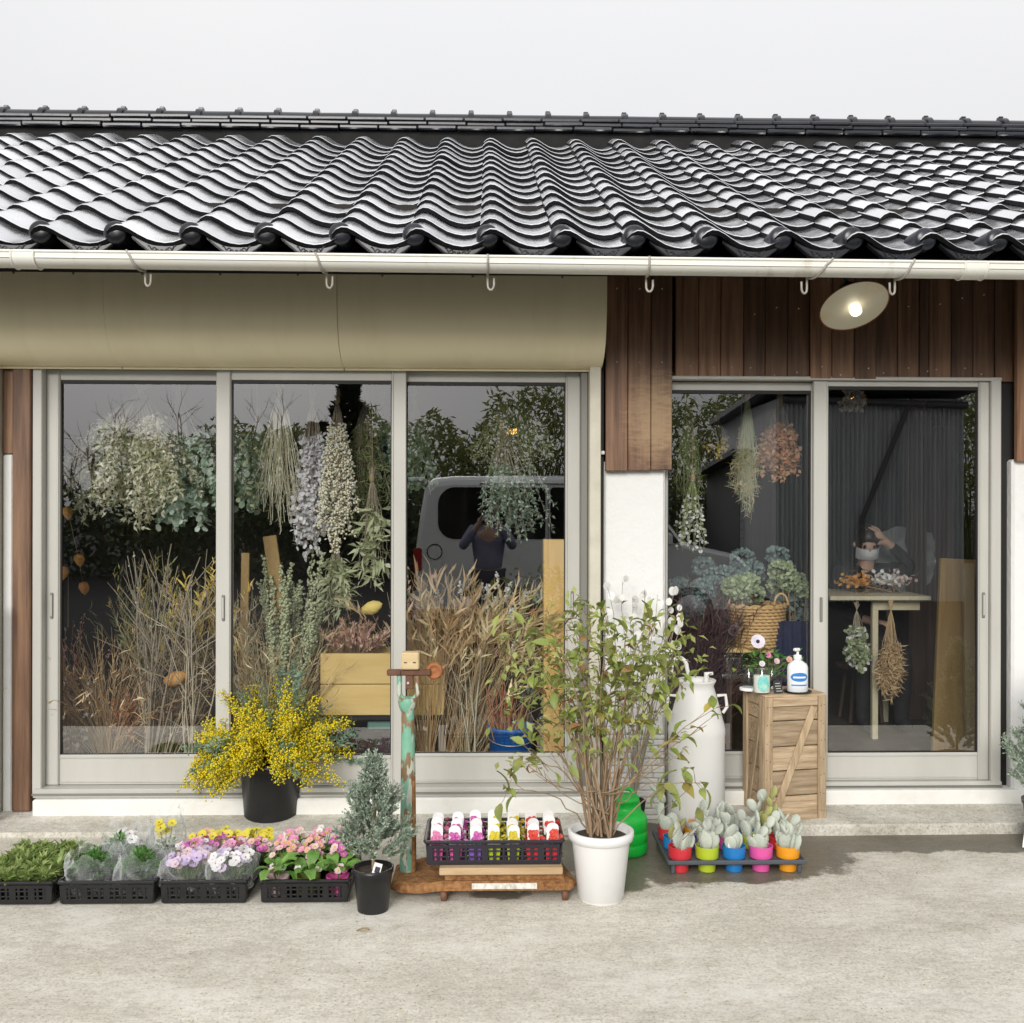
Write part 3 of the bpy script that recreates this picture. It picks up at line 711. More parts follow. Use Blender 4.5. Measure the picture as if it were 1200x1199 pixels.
for px in (32, 1137):
    m = MB(); ring = []
    for xx_ in (px - 13, px + 13):
        ringp = []
        for i in range(13):
            a = math.pi * i / 12; ringp.append((PX(xx_, GY), GY - .054 * math.cos(a), gz(xx_) - .038 * math.sin(a)))
        ring.append([(PX(xx_, GY), GY - .054, gz(xx_) + .025)] + ringp)
    k = len(ring[0]); m.add(ring[0] + ring[1], [(i, i + 1, k + i + 1, k + i) for i in range(k - 1)], True)
    for r_ in ring: m.tube(r_, .004, 5)
    m.build('gutter_joint', MATS['gutter_pvc'], GU)
for px, lean in ((158, .03), (375, .02), (571, 0), (758, 0), (962, -.05), (1060, -.03), (-60, .03), (1290, -.03)):
    xx, zz = PX(px, GY), gz(px); m = MB()
    pts = [(xx - lean * .6, GY - .054, zz + .028)]
    for i in range(0, 9):
        a = math.pi * i / 12; pts.append((xx + lean * i / 9, GY - .056 * math.cos(a), zz - .040 * math.sin(a)))
    m.tube(pts, .005, 6)
    pts = [(xx + lean, GY + .03, zz - .03)]
    for i in range(9):
        a = math.pi * i / 8; pts.append((xx + lean - .016 * (1 - math.cos(a)) * (1 if lean < 0 else -1) * .8, GY + .03 - .012 * i / 8, zz - .075 - .022 * math.sin(a)))
    pts.append((pts[-1][0], GY + .02, zz - .05))
    m.tube(pts, .0048, 6)
    m.tube([(xx + lean, GY + .03, zz - .03), (xx + lean, EY + .05, zz + .06)], .005, 6)
    m.build('gutter_hook', MATS['iron_hook'], GU)

# --- interior shell (room behind the glass)
def quad(name, pts, mt): m = MB(); m.add(pts, [(0, 1, 2, 3)]); return m.build(name, MATS[mt], kind='structure')
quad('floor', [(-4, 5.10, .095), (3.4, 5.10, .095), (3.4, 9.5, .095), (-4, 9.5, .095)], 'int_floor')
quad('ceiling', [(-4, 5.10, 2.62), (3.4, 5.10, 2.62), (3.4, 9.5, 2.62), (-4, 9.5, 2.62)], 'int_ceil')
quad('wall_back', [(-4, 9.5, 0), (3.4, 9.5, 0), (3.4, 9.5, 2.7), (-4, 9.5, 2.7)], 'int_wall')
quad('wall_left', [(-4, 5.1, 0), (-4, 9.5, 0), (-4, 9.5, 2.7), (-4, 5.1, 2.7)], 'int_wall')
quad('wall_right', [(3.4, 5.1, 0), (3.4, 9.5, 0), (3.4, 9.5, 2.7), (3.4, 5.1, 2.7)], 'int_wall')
# ================================================================ outside: materials
mat('black_plastic', (.006, .006, .007), .38, (.014, .014, .015), scale=12, bump=.05)
mat('basket_plastic', (.022, .02, .03), .35)
mat('soil', (.035, .024, .017), .95, (.07, .05, .035), scale=40, bump=.8, bscale=90)
mat('white_pot', (.80, .80, .80), .4, (.72, .72, .71), scale=5, lo=.5, hi=.85)
mat('white_enamel', (.74, .73, .70), .5, (.60, .58, .53), scale=6, lo=.55, hi=.85, bump=.1, bscale=14)
mat('green_plastic', (.01, .50, .05), .35)
mat('rusty_iron', (.15, .055, .018), .85, (.44, .225, .08), scale=38, detail=12, lo=.30, hi=.70, bump=.9, bscale=80)
mat('rust_dark', (.10, .04, .022), .6, (.17, .075, .04), scale=14)
mat('rust_orange', (.42, .15, .045), .7, (.30, .11, .04), scale=20)
mat('plate_white', (.62, .60, .54), .5, (.40, .37, .31), scale=26, stretch=(2, 1, 1), lo=.45, hi=.62)
mat('raw_wood', (.42, .28, .15), .7, (.55, .40, .24), scale=3, stretch=(1.5, 14, 14), objrand=.15, bump=.2, bscale=4, bstretch=(2, 40, 40))
mat('crate_wood', (.26, .175, .10), .75, (.56, .43, .28), scale=4, stretch=(1.5, 16, 16), objrand=.22, bump=.35, bscale=5, bstretch=(2, 40, 40), lo=.3, hi=.7)
mat('crate_wood_v', (.30, .20, .11), .75, (.56, .43, .28), scale=4, stretch=(16, 16, 1.5), objrand=.22, bump=.35, bscale=5, bstretch=(40, 40, 2), lo=.3, hi=.7)
mat('block_wood', (.58, .44, .22), .65, (.66, .52, .30), scale=5, stretch=(2, 12, 12))
def flaking():
    m = mat('flaking_paint', (.10, .36, .22), .5, (.30, .52, .40), scale=9, stretch=(1, 1, .5), bump=.35, bscale=45)
    N, L = nodes(m); b = N['Principled BSDF']; src = b.inputs['Base Color'].links[0].from_socket
    tc = N.new('ShaderNodeTexCoord'); mp = N.new('ShaderNodeMapping'); mp.inputs['Scale'].default_value = (1, 1, .4); L.new(tc.outputs['Object'], mp.inputs[0])
    nz = N.new('ShaderNodeTexNoise'); nz.inputs['Scale'].default_value = 24; nz.inputs['Detail'].default_value = 8; L.new(mp.outputs[0], nz.inputs['Vector'])
    rp = N.new('ShaderNodeValToRGB'); e = rp.color_ramp.elements; e[0].position = .50; e[0].color = (0, 0, 0, 1); e[1].position = .54; e[1].color = (1, 1, 1, 1); L.new(nz.outputs['Fac'], rp.inputs[0])
    mx = N.new('ShaderNodeMix'); mx.data_type = 'RGBA'; L.new(rp.outputs[0], mx.inputs['Factor']); L.new(src, mx.inputs['A']); mx.inputs['B'].default_value = (.25, .16, .085, 1)
    nz2 = N.new('ShaderNodeTexNoise'); nz2.inputs['Scale'].default_value = 30; L.new(mp.outputs[0], nz2.inputs['Vector'])
    rp2 = N.new('ShaderNodeValToRGB'); e = rp2.color_ramp.elements; e[0].position = .58; e[0].color = (0, 0, 0, 1); e[1].position = .62; e[1].color = (1, 1, 1, 1); L.new(nz2.outputs['Fac'], rp2.inputs[0])
    mx2 = N.new('ShaderNodeMix'); mx2.data_type = 'RGBA'; L.new(rp2.outputs[0], mx2.inputs['Factor']); L.new(mx.outputs['Result'], mx2.inputs['A']); mx2.inputs['B'].default_value = (.52, .55, .47, 1)
    L.new(mx2.outputs['Result'], b.inputs['Base Color'])
flaking()
mat('twig_brown', (.22, .145, .085), .8, (.34, .24, .15), scale=20)
mat('twig_grey', (.30, .25, .19), .8, (.42, .36, .28), scale=20)
mat('stem_green', (.12, .17, .05), .6, (.2, .22, .08), scale=20)
mat('leaf_lime', (.25, .34, .07), .5, (.40, .46, .13), scale=18, objrand=.25, trans=.3)
mat('leaf_olive', (.19, .25, .06), .5, (.34, .34, .11), scale=18, objrand=.25, trans=.3)
mat('leaf_rust', (.34, .13, .06), .55, (.42, .27, .12), scale=18, objrand=.25, trans=.3)
mat('leaf_yellow', (.50, .40, .07), .55, (.44, .38, .12), scale=18, objrand=.2, trans=.3)
mat('seedling', (.17, .27, .06), .5, (.29, .38, .11), (.42, .48, .20), island=.8, scale=6, trans=.3)
mat('parsley', (.05, .17, .03), .5, (.10, .27, .05), (.19, .36, .09), island=.8, scale=6, trans=.3)
mat('primula_leaf', (.14, .33, .06), .45, (.25, .45, .10), scale=8, objrand=.2, trans=.3, bump=.5, bscale=50)
mat('conifer_grey', (.16, .23, .16), .55, (.32, .39, .30), (.58, .63, .53), island=.85, scale=6, trans=.15)
mat('conifer_blue', (.13, .23, .16), .55, (.22, .34, .26), (.30, .43, .32), island=.8, scale=6, trans=.15)
mat('mimosa', (.86, .66, .006), .6, (.95, .78, .012), (.80, .72, .05), island=.8, scale=8, trans=.2)
mat('cactus', (.46, .51, .42), .7, (.66, .69, .62), (.62, .66, .58), scale=60, detail=2, lo=.45, hi=.6, objrand=.12, bump=.4, bscale=120)
mat('cactus_yellow', (.36, .37, .10), .7, (.46, .45, .18), scale=60, detail=2, objrand=.12, bump=.4, bscale=120)
mat('spines', (.85, .85, .80), .6)
for nm, c in dict(pot_red=(.62, .035, .05), pot_lime=(.44, .55, .03), pot_blue=(.015, .19, .52), pot_pink=(.72, .10, .36), pot_orange=(.80, .33, .015), pot_purple=(.22, .10, .48), pot_teal=(.03, .34, .44)).items():
    mat(nm, c, .32)
mat('label_white', (.82, .82, .81), .5)
for nm, c, c2 in (('fl_pink', (.76, .16, .42), (.85, .42, .60)), ('fl_magenta', (.58, .06, .40), (.75, .25, .58)), ('fl_yellow', (.80, .62, .02), (.72, .66, .10)), ('fl_red', (.72, .035, .03), (.80, .16, .10)),
                  ('fl_white', (.80, .78, .76), (.84, .80, .82)), ('fl_palepink', (.80, .52, .58), (.82, .66, .64)), ('fl_lilac', (.52, .36, .68), (.72, .60, .80)), ('fl_wine', (.16, .012, .03), (.30, .03, .06)), ('fl_salmon', (.80, .36, .30), (.82, .55, .45))):
    mat(nm, c, .55, None, c2, island=1.0, trans=.25)
mat('fl_eye', (.02, .012, .03), .6)
mat('lunaria', (.86, .855, .84), .4, (.80, .79, .75), scale=30, objrand=.08, trans=.35)
mat('deadleaf', (.36, .25, .12), .7, (.5, .38, .2), scale=30)

def rdir(r, up=0.0, s=1.0):
    return Vector((r.uniform(-s, s), r.uniform(-s, s), r.uniform(-s, s) + up)).normalized()
def stem(r, p, d, L, n=5, droop=0.0, wob=.1):
    pts = [Vector(p)]; d = d.normalized(); st = L / n
    for i in range(n):
        d = (d + Vector((r.uniform(-wob, wob), r.uniform(-wob, wob), r.uniform(-wob, wob) - droop))).normalized()
        pts.append(pts[-1] + d * st)
    return pts
def along(pts, t):
    k = t * (len(pts) - 1); i = min(int(k), len(pts) - 2); f = k - i
    return pts[i].lerp(pts[i + 1], f), (pts[i + 1] - pts[i]).normalized()
def flower(m, p, n, r, k=5, mi=0, rnd=None, cup=.25):
    x, y = frame_from(n); a0 = (rnd.random() if rnd else 0) * 6.28
    for i in range(k):
        a = a0 + 2 * math.pi * i / k; d = x * math.cos(a) + y * math.sin(a) + n * cup
        m.leaf(p, d, n, r, r * 1.1, .08, .0, 1, mi)

# ---------------------------------------------------------------- black nursery trays
def lattice_tray(name, label, loc, w, d, h, mt='black_plastic', group=None, nb=9, nr=3, cat='tray', rotz=0):
    t = thing(name, label, cat, loc, rotz, group)
    m = MB(); m.box((0, d / 2, .006), (w - .03, d - .03, .008), b=.002)
    for k in range(5): m.box((0, d * (k + .5) / 5, .0015), (w - .04, .01, .004))
    m.build('tray_floor', MATS[mt], t)
    for side in range(4):
        m = MB(); ln = w if side < 2 else d
        M = Matrix.Rotation([0, math.pi, -math.pi / 2, math.pi / 2][side], 3, 'Z')
        c = Vector([(0, 0, 0), (0, d, 0), (-w / 2, d / 2, 0), (w / 2, d / 2, 0)][side])
        tl = Matrix.Rotation(.10, 3, 'X')
        def bx(cx, cz, sx, sz, sy=.006): m.box(c + M @ (Vector((cx, .012, 0)) + tl @ Vector((0, 0, cz))), (sx, sy, sz), M @ tl, b=.0015)
        ln2 = ln - .022
        bx(0, .010, ln2, .018); bx(0, h * .60 if nr > 2 else h * .5, ln2, .006, .005); bx(0, h * .36, ln2, .006, .005); bx(0, h * .80, ln2, h * .16)
        solid = {0, nb - 1, nb // 2}
        for k in range(nb + 1):
            xx = -ln2 / 2 + ln2 * k / nb
            bx(min(max(xx, -ln2 / 2 + .006), ln2 / 2 - .006), h * .45, .010 if k % 3 else .026, h * .8, .007)
        m.build('lattice_side', MATS[mt], t)
    m = MB()
    for (cx, cy, sx, sy) in ((0, .004 - .004, w + .006, .016), (0, d, w + .006, .016), (-w / 2, d / 2, .016, d - .017), (w / 2, d / 2, .016, d - .017)):
        m.box((cx, cy, h), (sx, sy, .012), b=.004)
    m.build('rim', MATS[mt], t)
    return t
def small_pot(t, r_, h, mt, z=0, n=16, name='pot', x=0, y=0):
    m = MB(); m.lathe([(r_ * .74, z), (r_ * .96, z + h - .012), (r_ * 1.06, z + h - .012), (r_ * 1.06, z + h), (r_ * .95, z + h), (r_ * .90, z + h - .015), (1e-4, z + h - .016)], n, (x, y, 0))
    return m.build(name, MATS[mt], t)

TY = 3.93; TH = .086
t1 = [(-30, 67.5), (70.5, 185), (187.5, 292), (303.5, 411.5)]
tl = ['black plastic tray full of short green seedlings', 'black plastic tray holding bagged leafy greens', 'black plastic tray holding bagged lilac and white pansies', 'black lattice tray holding pink primulas beside small conifer']
TR = []
for (a, b_), lb in zip(t1, tl):
    p0, p1 = G(a, 1058), G(b_, 1058); yv = p0.y
    TR.append((lattice_tray('plant_tray', lb, ((p0.x + p1.x) / 2, TY - .005, .003), p1.x - p0.x - .012, .42, TH, nb=12), (p0.x + p1.x) / 2, p1.x - p0.x))

def seedling(loc, r, label, grp, hgt=.07, n=26, mt='seedling', lw=(.045, .018), spread=.05, pot='black_plastic', name='seedling'):
    t = thing(name, label, 'plant', loc, 0, grp)
    small_pot(t, .038, .06, pot)
    m = MB()
    for i in range(n):
        a = r.uniform(0, 6.28); e = r.random() ** .6
        d = Vector((math.cos(a) * e, math.sin(a) * e, 1.15 - e * .75)).normalized()
        L = hgt * r.uniform(.6, 1.1); p = Vector((math.cos(a) * e * spread * .55, math.sin(a) * e * spread * .55, .045 + r.random() * hgt * .5))
        m.leaf(p, d, UP + rdir(r) * .4, lw[0] * r.uniform(.7, 1.2), lw[1] * r.uniform(.7, 1.2), .2, .25)
    m.build('foliage', MATS[mt], t)
    return t
r = random.Random(21)
_, cx, wd = TR[0]
for i in range(4):
    for j in range(5):
        seedling((cx - wd / 2 + .055 + i * (wd - .11) / 3 + r.uniform(-.006, .006), TY + .05 + j * .078, .018), r, 'short bushy green seedling packed among others in its black tray', 'green seedlings filling one tray', n=110, hgt=.085, lw=(.042, .016), spread=.062)

# ---- bags
def bag(label, loc, w, d, h, r, name='plastic_bag', flare=.12, tear=.05, group=None):
    t = thing(name, label, 'bag', loc, 0, group); m = MB(); nA, nZ = 64, 20
    off = Vector((r.uniform(0, 90), r.uniform(0, 90), r.uniform(0, 90))); vs = []
    for i in range(nZ):
        z = i / (nZ - 1)
        for j in range(nA):
            a = 2 * math.pi * j / nA; ca, sa = math.cos(a), math.sin(a)
            sx = abs(ca) ** .6 * (1 if ca > 0 else -1); sy = abs(sa) ** .6 * (1 if sa > 0 else -1)
            fl = (.80 + .2 * min(1, z * 3)) * (1 + flare * math.sin(z * 3) - .22 * max(0, z - .7))
            cr_ = mnoise.noise(Vector((ca * 2.2, sa * 2.2, z * 2.6)) + off) * .16 + mnoise.noise(Vector((ca * 6, sa * 6, z * 5)) + off) * .09 + mnoise.noise(Vector((ca * 14, sa * 14, z * 7)) + off) * .04 + abs(mnoise.noise(Vector((ca * 4 + z * 3, sa * 4, z * 1.5)) - off)) * .22 - .06
            hz = h * (1 + tear * 4 * mnoise.noise(Vector((ca * 2.5, sa * 2.5, 7)) + off))
            vs.append((w / 2 * sx * (fl + cr_), d / 2 * sy * (fl + cr_), hz * z + (.02 * mnoise.noise(Vector((ca * 5, sa * 5, z * 4)) - off))))
    m.add(vs, [(i * nA + j, i * nA + (j + 1) % nA, (i + 1) * nA + (j + 1) % nA, (i + 1) * nA + j) for i in range(nZ - 1) for j in range(nA)], True)
    m.build('film', film, t)
    # gathered handles: crumpled upright strips
    for s_ in (-1, 1):
        m = MB(); pts = []
        bx_ = s_ * w * .30; k = 9
        vs = []
        for i in range(k):
            z = i / (k - 1); zz = h * .86 + z * h * .50
            ww = .030 * (1 - .5 * z) + .01
            for j in range(7):
                u = j / 6 - .5
                vs.append((bx_ + u * ww * 2 + .015 * mnoise.noise(Vector((u * 5, z * 4, s_ * 3)) + off), d * .12 + .035 * mnoise.noise(Vector((u * 7, z * 5, s_ * 9)) + off), zz + .01 * mnoise.noise(Vector((u * 4, 3, z)) + off)))
        m.add(vs, [(i * 7 + j, i * 7 + j + 1, i * 7 + 8 + j, i * 7 + 7 + j) for i in range(k - 1) for j in range(6)], True)
        m.build('bag_handle', film, t)
    return t
def leafy(label, loc, r, n, hgt, sp, mt, lw, cat='plant', name='leafy_plant', group=None):
    t = thing(name, label, cat, loc, 0, group); small_pot(t, .045, .06, 'black_plastic'); m = MB()
    for i in range(n):
        a = r.uniform(0, 6.28); e = r.random() ** .5
        d = Vector((math.cos(a) * e, math.sin(a) * e, 1.1 - e * .8)).normalized()
        p = Vector((math.cos(a) * e * sp, math.sin(a) * e * sp, .055 + hgt * (1 - e * e * .6) * r.uniform(.3, 1)))
        m.leaf(p, d, UP + rdir(r) * .5, lw[0] * r.uniform(.6, 1.2), lw[1] * r.uniform(.6, 1.2), .2, .25)
    m.build('foliage', MATS[mt], t); return t
def pansy(label, loc, r, mts, n=9, hgt=.06, sp=.055, group=None, rad=.022, name='pansy', leaves=40, leafm='parsley'):
    t = thing(name, label, 'flowers', loc, 0, group); small_pot(t, .042, .055, 'black_plastic'); m = MB()
    for i in range(leaves):
        a = r.uniform(0, 6.28); e = r.random() ** .5; d = Vector((math.cos(a) * e, math.sin(a) * e, .6)).normalized()
        m.leaf(Vector((math.cos(a) * e * sp, math.sin(a) * e * sp, .05 + hgt * .5 * r.random())), d, UP + rdir(r) * .4, .03, .016, .2, .2)
    m.build('foliage', MATS[leafm], t)
    for i in range(n):
        a = r.uniform(0, 6.28); e = r.random() ** .5 * sp * 1.1; mm = MB()
        nrm = Vector((math.cos(a) * e * 6, math.sin(a) * e * 6 - .55, .75 + r.random() * .4)).normalized(); p = Vector((math.cos(a) * e, math.sin(a) * e, .06 + hgt * r.uniform(.55, 1.05)))
        rr_ = rad * r.uniform(.8, 1.2); flower(mm, p, nrm, rr_, 5, 0, r); mm.ball(p + nrm * .003, rr_ * .13, 6, 4, mi=1)
        mm.tube([p, Vector((p.x * .4, p.y * .4, .05))], .0015, 4, mi=2)
        mm.build('flower', [MATS[r.choice(mts)], MATS['fl_eye' if rad < .024 else 'fl_yellow'], MATS['stem_green']], t)
    return t
_, cx, wd = TR[1]
r = random.Random(31)
for k, (dx, dy) in enumerate(((-.09, .11), (.095, .11))):
    leafy('bright green parsley-like plant inside open plastic bag, ' + ('beside the seedling tray' if k == 0 else 'next to the bagged pansies'), (cx + dx, TY + dy, .018), r, 420, .10, .065, 'parsley', (.026, .013))
    bag('crumpled clear plastic bag round a green plant, ' + ('beside the seedling tray' if k == 0 else 'next to the bagged pansies'), (cx + dx + .003, TY + dy + .01, .02), .17, .19, .15, r, tear=.06)
leafy('white flecked leafy plant at the back of the bagged greens tray', (cx - .06, TY + .30, .018), r, 220, .10, .06, 'parsley', (.028, .014))
pansy('white flowers in clear bag at the back of the greens tray', (cx - .04, TY + .33, .018), r, ['fl_white'], 8, .09, .06)
bag('clear plastic bag with tall gathered handles at back of greens tray', (cx - .03, TY + .31, .02), .17, .17, .16, r, tear=.08)
pansy('yellow flower inside tall clear bag at the tray corner', (cx + .12, TY + .34, .018), r, ['fl_yellow'], 5, .13, .03)
bag('tall clear plastic bag holding a yellow flower', (cx + .12, TY + .34, .02), .13, .13, .19, r, tear=.08)
_, cx, wd = TR[2]
pansy('lilac pansies inside plastic bag beside the bagged greens', (cx - .085, TY + .10, .018), r, ['fl_lilac', 'fl_lilac', 'fl_palepink'], 46, .085, .08, rad=.019)
bag('crumpled clear plastic bag round lilac pansies', (cx - .085, TY + .105, .02), .17, .18, .145, r)
pansy('white pansies inside plastic bag beside the primula tray', (cx + .08, TY + .10, .018), r, ['fl_white', 'fl_white', 'fl_lilac'], 46, .085, .075, rad=.019)
bag('crumpled clear plastic bag round white pansies', (cx + .08, TY + .105, .02), .17, .18, .145, r)
for (dx, dy, mts, lb) in ((-.13, .27, ['fl_magenta', 'fl_pink', 'fl_white'], 'magenta and white small flowers behind the bagged lilac pansies'), (-.04, .29, ['fl_wine', 'fl_wine', 'fl_magenta'], 'dark wine red flowers behind the bags'), (.05, .28, ['fl_wine', 'fl_pink', 'fl_palepink'], 'wine and pink flowers behind the white pansies'), (.14, .27, ['fl_palepink', 'fl_salmon', 'fl_magenta'], 'pale pink and salmon flowers at the tray edge'),
                         (-.09, .375, ['fl_yellow', 'fl_salmon'], 'yellow and peach flowers at the back left of the pansy tray'), (.01, .385, ['fl_yellow'], 'bright yellow flowers in front of the black pot'), (.11, .385, ['fl_yellow'], 'bright yellow flowers at the back corner of the pansy tray')):
    pansy(lb, (cx + dx, TY + dy, .018), r, mts, 30, .075, .06, rad=.014 if dy < .3 else .019)
# primulas
def big_leaf_mesh(name, mt, L=.09, W=.045):
    m = MB(); n = 6; vs = []
    for i in range(n + 1):
        t = i / n; hw = W / 2 * (math.sin(min(1, t * .97 + .03) * math.pi * .92) ** .75) * (.35 + .65 * min(1, t * 2.2)); zc_ = .035 * math.sin(t * 2.6) * L / .09
        y_ = L * t
        for u in (-1, -.5, 0, .5, 1): vs.append((u * hw, y_, zc_ + .008 * abs(u) * (1 if abs(u) < .9 else .5) + (.003 * math.sin(i * 2.4 + u * 3))))
    m.add(vs, [(i * 5 + j, i * 5 + j + 1, i * 5 + 6 + j, i * 5 + 5 + j) for i in range(n) for j in range(4)], True)
    return m.mesh(name, MATS[mt])
PL = big_leaf_mesh('leaf', 'primula_leaf')
def primula(label, loc, r, cols, nl, nf, potm, group=None, spread=1.0, tall=.05):
    t = thing('primula', label, 'flowers', loc, 0, group); small_pot(t, .045, .07, potm)
    for i in range(nl):
        a = 2 * math.pi * i / nl + r.uniform(-.3, .3)
        inst('leaf', PL, t, (math.cos(a) * .012, math.sin(a) * .012, .065 + r.uniform(0, .02)), Euler((r.uniform(-.25, .65), r.uniform(-.3, .3), a - math.pi / 2)), r.uniform(.75, 1.15) * spread)
    for i in range(nf):
        a = r.uniform(0, 6.28); e = r.random() ** .5 * .05; p = Vector((math.cos(a) * e, math.sin(a) * e, .085 + tall * r.uniform(.5, 1.2))); m = MB()
        nrm = Vector((p.x * 8, p.y * 8 - .4, .8)).normalized(); flower(m, p, nrm, .016, 5, 0, r); m.ball(p + nrm * .002, .004, 6, 4, mi=1); m.tube([p, (p.x * .3, p.y * .3, .06)], .0014, 4, mi=2)
        m.build('flower', [MATS[r.choice(cols)], MATS['fl_yellow'], MATS['stem_green']], t)
    return t
_, cx, wd = TR[3]
r = random.Random(41)
k = 0
PRL = {(0, 0): 'broad leaved primula in pale pink pot at the tray corner by the pansies', (1, 0): 'broad leaved green primula spilling over the lattice tray front', (2, 0): 'broad leaved primula in pink pot next to the small conifer'}
for j in range(4):
    for i in range(3):
        front = j == 0
        primula(PRL.get((i, j), 'pink flowered primula packed behind the broad leaved ones'), (cx - .115 + i * .115 + r.uniform(-.008, .008), TY + .06 + j * .1, .018), r, [['fl_palepink', 'fl_white'], ['fl_pink', 'fl_salmon', 'fl_palepink'], ['fl_salmon', 'fl_palepink', 'fl_pink'], ['fl_palepink', 'fl_white', 'fl_pink']][j] if i < 2 else ['fl_pink', 'fl_magenta', 'fl_palepink'], 10 if front else 7, 5 if front else 16, ['fl_palepink', 'leaf_lime', 'pot_pink'][i] if front else 'black_plastic', None if front else 'pink primulas at the back of the lattice tray', 1.05 if front else .8, .02 if front else .065)

# ---------------------------------------------------------------- yellow flowers in a black pot
p = G(313, 964, .03); Y0 = p.y
t = thing('flower_pot', 'tall black pot overflowing with bright yellow blossom and blue-green sprigs', 'potted plant', (p.x, Y0 + .1, .03))
rb_ = .128; rt_ = .146; ph = .275
m = MB(); m.lathe([(rb_, 0), (rt_, ph - .03), (rt_ + .008, ph - .028), (rt_ + .009, ph), (rt_ - .006, ph), (rt_ - .012, ph - .03), (1e-4, ph - .03)], 32); m.build('pot', MATS['black_plastic'], t)
m = MB(); m.lathe([(rt_ - .014, ph - .027), (.06, ph - .012), (1e-4, ph - .008)], 20, wob=.02); m.build('soil', MATS['soil'], t)
r = random.Random(51); ms, mf, mb_, mg = MB(), MB(), MB(), MB()
for i in range(170):
    a = r.uniform(0, 6.28); e = r.random() ** .45
    if r.random() < .18: a = math.pi + r.uniform(-.5, .5)
    d = Vector((math.cos(a) * e * .80, math.sin(a) * e * .75, .95 - e * .45)).normalized()
    L = r.uniform(.25, .43)
    pts = stem(r, (math.cos(a) * .03, math.sin(a) * .03, ph - .02), d, L, 6, (.03 + .19 * e), .12)
    ms.tube(pts, [.003, .0028, .0025, .002, .0018, .0014, .001], 4)
    yel = r.random() < (.80 if (math.sin(a) < .35) else .40)
    if not yel and d.z < .55 and r.random() < .7: yel = True
    for q in range(150 if yel else 70):
        tt = r.uniform(.38, 1.0); pp, dd = along(pts, tt); off = rdir(r) * r.random() ** .5 * .045 * (1.25 - tt * .5)
        if yel:
            mf.leaf(pp + off, rdir(r), rdir(r), r.uniform(.007, .014), r.uniform(.006, .013), kind=3)
            if q % 5 == 0: ms.tube([pp, pp + off], .0009, 3)
            if q % 4 == 0: mg.leaf(pp + off * .7, rdir(r) + dd, rdir(r), .02, .006, kind=2)
        else:
            mb_.leaf(pp + off * .6, (rdir(r) + dd * .8).normalized(), rdir(r), r.uniform(.018, .032), .009, .2, .2, 0)
# sprigs out to the right and a pale one standing at the back
for (dx, dy, dz, L) in ((.30, .02, .12, .40), (.26, -.02, .03, .42), (.06, .06, .5, .46), (.10, .03, .45, .42), (.0, .08, .5, .44)):
    pts = stem(r, (.02, .02, ph), Vector((dx, dy, dz)), L, 7, .03, .06); ms.tube(pts, .0022, 4)
    for q in range(110):
        pp, dd = along(pts, r.uniform(.4, 1)); mb_.leaf(pp, (rdir(r) + dd * .5).normalized(), rdir(r), .03, .008, .2, .2, 2)
ms.build('stems', MATS['stem_green'], t); mf.build('yellow_blossom', MATS['mimosa'], t); mb_.build('blue_green_sprigs', MATS['conifer_blue'], t); mg.build('green_leaves', MATS['seedling'], t)

# ---------------------------------------------------------------- small conifer
def conifer(label, loc, potr, poth, hgt, wid, seed, mt, tagged=False, n=170, lean=0):
    t = thing('conifer_pot', label, 'potted plant', loc); r = random.Random(seed)
    m = MB(); m.lathe([(potr * .78, 0), (potr * .98, poth - .022), (potr * 1.04, poth - .02), (potr * 1.05, poth), (potr * .97, poth), (potr * .95, poth - .02), (1e-4, poth - .018)], 28); m.build('pot', MATS['black_plastic'], t)
    m = MB(); m.lathe([(potr * .94, poth - .017), (1e-4, poth - .008)], 16); m.build('soil', MATS['soil'], t)
    m = MB(); m.tube([(0, 0, poth - .02), (.006, 0, poth + hgt * .5), (0, 0, poth + hgt * .93)], [.007, .005, .002], 6); m.build('trunk', MATS['twig_brown'], t)
    m = MB()
    for i in range(n):
        f = (i + .5) / n; z = poth + hgt * (.02 + .93 * f); a = i * 2.4 + r.uniform(-.5, .5)
        prof = wid / 2 * min(1.0, (1 - f) ** .95 * 1.15 + .04) * r.uniform(.55, 1.2)
        d = Vector((math.cos(a), math.sin(a), .35 + .5 * f))
        pts = stem(r, (0, 0, z), d, prof * 1.12 + .012, 4, -.10, .1)
        for q in range(int(16 + 60 * prof / wid * 2)):
            pp, dd = along(pts, r.uniform(.25, 1) ** .7)
            m.leaf(pp, (dd + rdir(r) * .8 + UP * .25).normalized(), rdir(r), r.uniform(.014, .026), r.uniform(.006, .009), .3, .2, 2 if q % 3 else 0)
            if q % 5 == 0:
                d2 = (dd + rdir(r) * .7 + UP * .3).normalized()
                for u in range(7): m.leaf(pp + d2 * .005 * u, (d2 + rdir(r) * .8).normalized(), rdir(r), .012, .006, .3, .2, 0)
    m.build('crown', MATS[mt], t)
    if tagged:
        m = MB(); m.box((.022, -potr * .86, poth + .012), (.030, .0015, .042), Matrix.Rotation(.28, 3, 'Y') @ Matrix.Rotation(-.2, 3, 'X'), b=.0006); tg = m.build('name_tag', MATS['label_white'], t)
        m = MB(); m.box((.0228, -potr * .86 - .0022, poth + .009), (.019, .001, .022), Matrix.Rotation(.28, 3, 'Y') @ Matrix.Rotation(-.2, 3, 'X')); m.build('tag_print', MATS['fl_eye'], tg)
    return t
p = G(435, 1073)
conifer('small grey-green conifer in black pot with white tag, beside the rusty scale', (p.x, p.y + .06, 0), .074, .162, .42, .25, 61, 'conifer_grey', True, 120)
p = G(1236, 998)
conifer('silvery green conifer in a dark pot against the plaster pillar', (p.x + .02, p.y + .10, 0), .10, .2, .62, .34, 62, 'conifer_grey', False, 150)
p = G(1199, 990)
